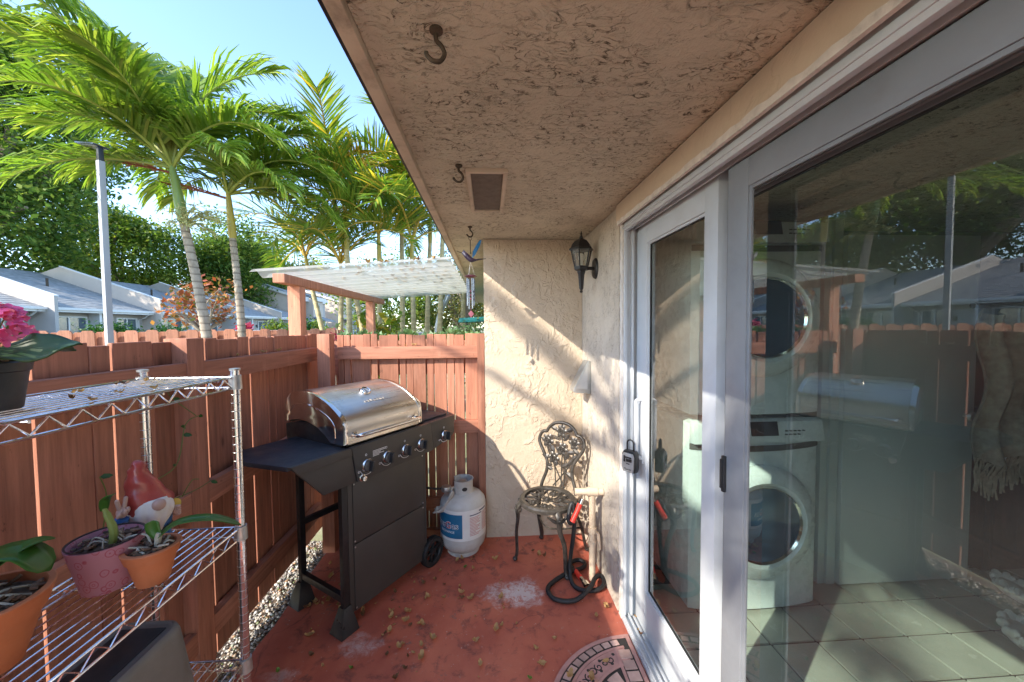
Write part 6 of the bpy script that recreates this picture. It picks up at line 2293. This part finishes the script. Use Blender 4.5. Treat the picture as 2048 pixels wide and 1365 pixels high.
shrub('green potted plant behind the far fence corner', (-1.30, 3.4, 0.9), 0.10, 0.66, M['succ_leaf'], 28, 16, 12, 0.05)
shrub('bushy green plant seen under the teal canopy', (-0.25, 5.6, 0.6), 0.5, 1.0, M['succ_leaf'], 29, 50, 26, 0.07)
shrub('low green palm shrub at the foot of the areca clump', (-1.75, 6.2, 0.0), 0.45, 1.85, M['areca_leaf'], 30, 40, 16, 0.16)
# succulents in the neighbour's planter, rosettes peeping over the far fence
rs = random.Random(14)
b = MB()
for k in range(9):
    a = k * 2.4
    q = 0.045 * (0.5 + k / 14)
    c = Vector((math.cos(a), math.sin(a), 0))
    s_ = Vector((-math.sin(a), math.cos(a), 0))
    tipz = 0.05 - 0.003 * k
    b.add([Vector((0, 0, 0)), c * q * 0.6 + s_ * 0.014 + Vector((0, 0, tipz * 0.6)), c * q * 1.15 + Vector((0, 0, tipz)), c * q * 0.6 - s_ * 0.014 + Vector((0, 0, tipz * 0.6))], [(0, 1, 2, 3)])
rosette = b.mesh('leaves', M['succ_leaf'], fixn=False, smooth=0)
pl = thing('planter_box', 'long wooden planter box behind the far fence', 'planter', (-0.60, 2.93, 0.0))
b = MB()
b.bx(-0.55, 0.55, -0.13, -0.11, 1.15, 1.40)
b.bx(-0.55, 0.55, 0.11, 0.13, 1.15, 1.40)
b.bx(-0.57, -0.551, -0.13, 0.13, 1.15, 1.40)
b.bx(0.551, 0.57, -0.13, 0.13, 1.15, 1.40)
b.bx(-0.55, 0.55, -0.109, 0.109, 1.15, 1.17)
b.build('box', M['wood_railx'], pl, 0.003)
MB().bx(-0.549, 0.549, -0.108, 0.108, 1.30, 1.385).build('soil', M['bark_mix'], pl)
for sx in (-0.5, 0.5):
    MB().bx(sx - 0.03, sx + 0.03, -0.10, 0.10, -0.06, 1.149).build('leg', M['wood'], pl)
for i in range(34):
    x = -1.10 + 1.02 * i / 33
    o = obj('succulent', rosette, None, (x + rs.uniform(-.02, .02), 2.93 + rs.uniform(-.09, .08), 1.392 + rs.uniform(0, 0.03)), (rs.uniform(-.5, .2), rs.uniform(-.3, .3), rs.uniform(0, 6)), rs.uniform(0.9, 1.7))
    tag(o, 'pale green succulent rosette in the planter behind the far fence', 'succulent', 'succulents along the far fence')

# ------------------------------------------------------------------ neighbour's patio cover
pc = thing('patio_cover', 'neighbouring patio cover of red posts and clear corrugated plastic roof', 'pergola', (0, 0, 0))
for (py_, w) in ((3.31, 0.10), (5.31, 0.10)):
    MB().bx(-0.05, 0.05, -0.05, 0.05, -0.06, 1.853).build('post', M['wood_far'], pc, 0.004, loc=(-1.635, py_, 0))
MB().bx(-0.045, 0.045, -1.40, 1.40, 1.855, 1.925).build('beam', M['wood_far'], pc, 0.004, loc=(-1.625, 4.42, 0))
b = MB()
nx_, ny_ = 2, 300


def roof_fn(u, v):
    y = 3.05 + 2.78 * v
    x = -1.86 + 1.56 * u
    return (x, y, 1.945 + 0.105 * u + 0.027 * math.sin(y * 2 * math.pi / 0.235))


b.grid(roof_fn, nx_, ny_)
b.build('roof_sheet', M['corrugated'], pc, fixn=False, smooth=80)
rl2 = random.Random(19)
for i in range(150):
    u = rl2.betavariate(3.2, 1.3)
    v = rl2.random() if rl2.random() < 0.35 else min(1, max(0, rl2.gauss(0.35, 0.22)))
    p = roof_fn(u * 0.97, v)
    o = obj('fallen_leaf', rl2.choice(lms), None, (p[0], p[1], p[2] + 0.004), (rl2.uniform(-.3, .3), rl2.uniform(-.3, .3), rl2.uniform(0, 6.28)), rl2.uniform(0.9, 1.9))
    tag(o, 'brown leaf lying on the clear corrugated roof', 'leaf', 'leaves on the corrugated roof')

# teal canopy and curved pole farther along
cv = thing('curved_pole', 'curved grey metal pole rising behind the succulents', 'pole', (-0.97, 7.0, -0.05))
MB().tube(smooth_path([(0, 0, 0), (0.0, 0, 1.3), (0.06, 0, 1.75), (0.22, 0, 2.10)], 8), 0.045, 12).build('tube', M['galv'], cv)
MB().ball((0.225, 0, 2.11), (0.05, 0.05, 0.05), 12, 8).build('end_cap', M['galv'], cv)
MB().lathe([(0, 0), (0.2, 0), (0.2, 0.04), (0.05, 0.06), (0, 0.06)], 20).build('base', M['galv'], cv)
tc_ = thing('swing_canopy', 'teal fabric swing canopy half hidden by the return wall', 'canopy', (0.05, 6.0, -0.05))
b = MB()
b.prism([(-0.52, 1.615), (0.55, 1.66), (0.56, 1.735), (-0.50, 1.685)], (0, 0.9, 0), (0, -0.2, 0))
b.build('canvas', M['teal'], tc_, 0.02)
for sx in (-0.40, 0.45):
    MB().tube([(sx, 0.2, 0), (sx, 0.2, 1.62)], 0.02, 8).build('pole', M['black'], tc_)
MB().bx(-0.40, 0.45, 0.0, 0.45, 0.45, 0.52).build('seat', M['teal'], tc_, 0.02)
dk = thing('palm_tree', 'slim dark palm trunk beside the teal canopy', 'palm tree', (-0.42, 7.6, -0.05))
ringed_trunk([(0, 0, 0), (0.0, 0, 1.5), (0.02, 0, 3.6)], 0.055, 0.045, 'trunk', M['trunk'], dk, 0.1, 0.004)
for k in range(6):
    place_frond(AR[k % 4], dk, (0.02, 0, 3.6), R_(60 * k), 0, 0, 0.8)

# ------------------------------------------------------------------ lamp post, far fence, car
lp = thing('lamp_post', 'square grey lamp post with solar panel head left of the palms', 'lamp post', (-4.005, 4.2, -0.05), R_(-20))
MB().bx(-0.026, 0.026, -0.026, 0.026, 0, 3.30).build('post', M['post_grey'], lp, 0.004)
b = MB()
b.prism([(-0.022, 3.30), (0.022, 3.30), (0.016, 3.44), (-0.016, 3.44)], (0, 0.044, 0), (0, -0.022, 0))
b.build('bracket', M['black'], lp, 0.003)
b = MB()
rot = rotm(R_(-3), R_(11), 0)
b.box((-0.12, 0.0, 3.475), (0.30, 0.13, 0.016), rot)
hd = b.build('solar_head', M['panel_dark'], lp, 0.004)
MB().box((-0.12, 0.0, 3.462), (0.27, 0.10, 0.004), rot).build('light_panel', M['post_grey'], hd)

ff = thing('fence', 'sunlit dog eared fence beyond the palms below the houses', 'fence', (0, 0, 0))
P0, P1 = Vector((-7.4, 4.25, 0)), Vector((-2.2, 5.85, 0))
dv = (P1 - P0).normalized()
ang = math.atan2(dv.y, dv.x)
Lf = (P1 - P0).length
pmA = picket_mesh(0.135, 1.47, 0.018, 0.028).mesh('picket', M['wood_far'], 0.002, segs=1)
rq = random.Random(6)
d = 0.0
side = 0
while d < Lf:
    p = P0 + dv * d + Vector((-dv.y, dv.x, 0)) * (0.03 if side % 2 else -0.03)
    obj('picket', pmA, ff, (p.x, p.y, 0.02 + rq.uniform(-.004, .004) - (0.022 if side % 2 else 0)), (0, 0, ang))
    d += 0.105 if True else 0
    side += 1
for z in (0.30, 1.20):
    c = (P0 + P1) / 2
    b = MB()
    b.box((0, 0, 0), (Lf, 0.035, 0.085))
    o = b.build('rail', M['wood_railx'], ff, loc=(c.x, c.y, z))
    o.rotation_euler = (0, 0, ang)

car = thing('parked_car', 'white parked car whose roof shows between the palm trunks', 'car', (-6.35, 10.4, -0.05), R_(8))


def lofted(b, secs):
    k = len(secs[0])
    vs = [p for s in secs for p in s]
    fs = [(i * k + j, i * k + (j + 1) % k, (i + 1) * k + (j + 1) % k, (i + 1) * k + j) for i in range(len(secs) - 1) for j in range(k)]
    fs += [tuple(range(k - 1, -1, -1)), tuple((len(secs) - 1) * k + j for j in range(k))]
    return b.add(vs, fs)


b = MB()
lofted(b, [[(s * 0.86 * w, y, z) for (s, z) in ((-1, zb), (1, zb), (1.03, zb + 0.28), (0.98, zt - 0.06), (0.85, zt), (-0.85, zt), (-0.98, zt - 0.06), (-1.03, zb + 0.28))]
           for (y, w, zb, zt) in ((-2.2, 0.80, 0.35, 0.70), (-2.1, 0.95, 0.24, 0.78), (-1.2, 1.0, 0.22, 0.90), (0, 1.02, 0.22, 0.94), (1.2, 1.0, 0.22, 0.95), (2.05, 0.96, 0.26, 0.92), (2.2, 0.84, 0.38, 0.85))])
b.build('body', M['car_white'], car, 0.02)
b = MB()
lofted(b, [[(s * w, y, z) for (s, z) in ((-1, 0.93), (1, 0.93), (0.86, zt - 0.05), (0.76, zt), (-0.76, zt), (-0.86, zt - 0.05))] for (y, w, zt) in ((-1.25, 0.80, 0.98), (-0.45, 0.80, 1.44), (0.5, 0.80, 1.50), (1.25, 0.80, 1.44), (1.75, 0.78, 1.00))])
b.build('cabin', M['car_white'], car, 0.01)
b = MB()
for s in (-1, 1):
    b.add([(s * 0.812, -1.05, 0.98), (s * 0.812, 1.5, 0.98), (s * 0.735, 1.15, 1.36), (s * 0.735, -0.45, 1.36)], [(0, 1, 2, 3)])
b.add([(-0.66, -1.23, 1.02), (0.66, -1.23, 1.02), (0.58, -0.52, 1.42), (-0.58, -0.52, 1.42)], [(0, 1, 2, 3)])
b.add([(-0.64, 1.76, 1.03), (0.64, 1.76, 1.03), (0.56, 1.30, 1.42), (-0.56, 1.30, 1.42)], [(0, 1, 2, 3)])
b.build('window', M['car_glass'], car, smooth=0)
for sx in (-0.80, 0.80):
    for sy in (-1.35, 1.35):
        w_ = MB().lathe([(0.20, -0.09), (0.31, -0.09), (0.32, 0), (0.31, 0.09), (0.20, 0.09)], 28, (sx, sy, 0.32), rotm(0, R_(90), 0)).build('wheel', M['rubber'], car)
        MB().lathe([(0, -0.092), (0.2, -0.085), (0.2, 0.085), (0, 0.092)], 20, (sx, sy, 0.32), rotm(0, R_(90), 0)).build('rim', M['galv'], w_)

# ------------------------------------------------------------------ row houses across the street (frontage parallel to the patio's building)
def win(par, x, y0, y1, z0, z1, bars=1, name='window'):
    """a window in a wall facing +X"""
    b = MB()
    e = 0.07
    b.bx(x, x + 0.07, y0 - e, y1 + e, z1, z1 + e)
    b.bx(x, x + 0.07, y0 - e, y1 + e, z0 - e, z0)
    b.bx(x, x + 0.0695, y0 - e, y0, z0, z1)
    b.bx(x, x + 0.0695, y1, y1 + e, z0, z1)
    for i in range(bars):
        ym = y0 + (y1 - y0) * (i + 1) / (bars + 1)
        b.bx(x + 0.01, x + 0.06, ym - 0.035, ym + 0.035, z0, z1)
    f = b.build('window', M['house_white'], par, smooth=0)
    MB().bx(x + 0.004, x + 0.02, y0 + 0.002, y1 - 0.002, z0 + 0.002, z1 - 0.002).build('pane', M['house_pane'], f, smooth=0)
    return f


SL = 0.36
EX = -20.5


def row_unit(label, y0, y1, xo, wall, zup=0.0, door=True):
    t = thing('row_house', label, 'house', (0, 0, 0), 0, 'single storey row houses across the street')
    ex = EX + xo
    rx = -27.0
    zr = 2.50 + SL * (ex - rx)
    MB().bx(rx, ex - 0.65, y0 + 0.16, y1, -0.06, 2.42).build('wall', M[wall], t, smooth=0)
    b = MB()
    b.prism([(ex, 2.44), (ex, 2.58), (rx, zr + 0.14), (rx, zr)], (0, y1 - y0 - 0.17, 0), (0, y0 + 0.165, 0), (1, 0, 0), (0, 0, 1))
    rf_ = b.build('roof', M['shingle'], t, smooth=0)
    # shingle courses: raised thin steps along the slope
    nrow = 22
    for i in range(nrow):
        xa = ex - 0.02 - (ex - rx) * i / nrow
        za = 2.585 + SL * (ex - xa)
        b = MB()
        b.prism([(xa, za - 0.012), (xa, za + 0.022), (xa - 0.31, za + 0.115), (xa - 0.31, za + 0.10)], (0, y1 - y0 - 0.19, 0), (0, y0 + 0.17, 0), (1, 0, 0), (0, 0, 1))
        b.build('shingle', M['shingle'], rf_, smooth=0)
    MB().bx(ex + 0.002, ex + 0.06, y0 + 0.165, y1 - 0.005, 2.36, 2.585).build('fascia', M['house_white'], t, smooth=0)
    # party wall that faces the camera, its top following the roof slope higher up
    b = MB()
    px0, px1 = rx, ex + 0.45
    top = lambda x: 5.15 + zup - SL * (x + 25.7)
    b.prism([(px1, -0.06), (px1, top(px1)), (-25.7, top(-25.7)), (-28.5, top(-25.7) - 1.0), (-28.5, -0.06)], (0, 0.15, 0), (0, y0, 0), (1, 0, 0), (0, 0, 1))
    pw = b.build('party_wall', M[wall], t, smooth=0)
    b = MB()
    b.prism([(px1 + 0.02, top(px1) + 0.004), (px1 + 0.02, top(px1) + 0.06), (-25.7, top(-25.7) + 0.06), (-25.7, top(-25.7) + 0.004)], (0, 0.21, 0), (0, y0 - 0.03, 0), (1, 0, 0), (0, 0, 1))
    b.build('coping', M['house_white'], pw, smooth=0)
    wx = ex - 0.648
    L = y1 - y0
    MB().bx(ex + 0.062, ex + 0.16, y0 + 0.17, y1 - 0.01, 2.46, 2.57).build('gutter', M['house_white'], t, smooth=0)
    vx = ex - 3.6
    MB().tube([(vx, y0 + 0.62 * L, 2.5 + SL * 3.6), (vx, y0 + 0.62 * L, 3.05 + SL * 3.6)], 0.055, 8).build('roof_vent', M['rust'], rf_)
    b = MB()
    b.tube([(ex + 0.11, y1 - 0.3, 2.46), (ex - 0.2, y1 - 0.3, 2.2), (wx + 0.06, y1 - 0.3, 2.05), (wx + 0.06, y1 - 0.3, 0.0)], 0.035, 6)
    b.build('downpipe', M['house_white'], t)
    win(t, wx, y0 + 0.14 * L, y0 + 0.42 * L, 0.35, 2.12, 1)
    win(t, wx, y0 + 0.72 * L, y0 + 0.92 * L, 0.95, 2.10, 1)
    MB().bx(wx, wx + 0.06, y0 + 0.50 * L, y0 + 0.50 * L + 0.95, 0.0, 2.1).build('door', M['house_grey'], t, smooth=0)
    MB().bx(wx, ex - 0.1, y0 + 0.455 * L, y0 + 0.455 * L + 0.12, -0.05, 2.41).build('pillar', M['house_white'], t, smooth=0)
    b = MB()
    b.tube([(wx, y0 + 0.66 * L, 1.72), (wx + 0.12, y0 + 0.66 * L, 1.76)], 0.02, 6)
    b.lathe([(0, -0.14), (0.05, -0.1), (0.075, 0.08), (0.04, 0.15), (0, 0.18)], 8, (wx + 0.14, y0 + 0.66 * L, 1.68))
    b.build('lantern', M['black'], t)
    return t


row_unit('leftmost tan row house, mostly outside the picture edge', 8.0, 13.0, 0, 'house_grey')
row_unit('grey walled row house left of the white lamp post', 13.0, 18.6, 0, 'house_grey')
row_unit('tan row house with shingle roof behind the lamp post', 18.6, 24.2, 0, 'house_grey', -0.05)  # wing wall coloured grey to hold the tree's shade
row_unit('row house with tall sunlit cream gable right of the lamp post', 24.2, 31.0, 0, 'house', 0.15)
row_unit('row house behind the red leaved tree', 31.0, 37.5, 0, 'house_grey', 0.0)
row_unit('last single storey row house beside the two storey block', 37.5, 43.2, 0, 'house', -0.1)


def two_storey(label, y0, y1, ex, wall, steps=3):
    t = thing('town_house', label, 'house', (0, 0, 0), 0, 'two storey houses across the street')
    rx = ex - 7.5
    n = steps
    for i in range(n):
        ya, yb = y0 + (y1 - y0) * i / n, y0 + (y1 - y0) * (i + 1) / n
        xo = ex - (0.0 if i % 2 == 0 else 0.9)
        MB().bx(rx, xo, ya + 0.001, yb - 0.001, -0.06, 5.2).build('wall', M[wall] if i % 2 == 0 else M['house_grey'], t, smooth=0)
        L = yb - ya
        win(t, xo + 0.002, ya + 0.35 * L, ya + 0.62 * L, 3.3, 4.7, 1)
        win(t, xo + 0.002, ya + 0.25 * L, ya + 0.75 * L, 0.4, 2.0, 1)
        b = MB()
        b.prism([(xo + 0.35, 5.15), (xo + 0.35, 5.40), (rx, 5.40 + 0.33 * (xo - rx)), (rx, 5.15 + 0.33 * (xo - rx))], (0, L - 0.04, 0), (0, ya + 0.02, 0), (1, 0, 0), (0, 0, 1))
        b.build('roof', M['shingle'], t, smooth=0)
        MB().bx(xo + 0.352, xo + 0.42, ya + 0.02, yb - 0.02, 4.85 if i % 2 else 4.95, 5.42).build('fascia', M['house_white'], t, smooth=0)
        b = MB()
        b.prism([(xo + 0.002, 2.75), (xo + 0.002, 2.95), (xo + 1.5, 2.45), (xo + 1.5, 2.30)], (0, L - 0.02, 0), (0, ya + 0.01, 0), (1, 0, 0), (0, 0, 1))
        b.build('porch_roof', M['shingle'], t, smooth=0)
        MB().bx(xo + 1.35, xo + 1.45, ya + 0.1, ya + 0.2, -0.05, 2.31).build('porch_post', M['house_white'], t, smooth=0)
    # gable end facing the camera
    b = MB()
    b.prism([(ex, -0.06), (ex, 5.20), (rx, 5.20 + 0.33 * 7.5), (rx - 4.0, 5.2 + 0.33 * 7.5 - 1.3), (rx - 4.0, -0.06)], (0, 0.2, 0), (0, y0 - 0.21, 0), (1, 0, 0), (0, 0, 1))
    gb = b.build('gable_wall', M[wall], t, smooth=0)
    b = MB()
    b.prism([(ex + 0.45, 5.05), (ex + 0.45, 5.28), (rx, 5.52 + 0.33 * 7.5 - 0.15), (rx, 5.22 + 0.33 * 7.5 - 0.08)], (0, 0.35, 0), (0, y0 - 0.50, 0), (1, 0, 0), (0, 0, 1))
    b.build('barge_board', M['house_white'], gb, smooth=0)
    MB().bx(ex - 5.6, ex - 4.9, y0 - 0.26, y0 - 0.215, 3.1, 4.9).build('window', M['house_pane'], gb, smooth=0)
    return t


two_storey('two storey cream house with sunlit gable behind the palms', 43.8, 55.0, -22.4, 'house', 4)
two_storey('farther two storey house right of the cover post', 58.0, 74.0, -22.0, 'house', 4)
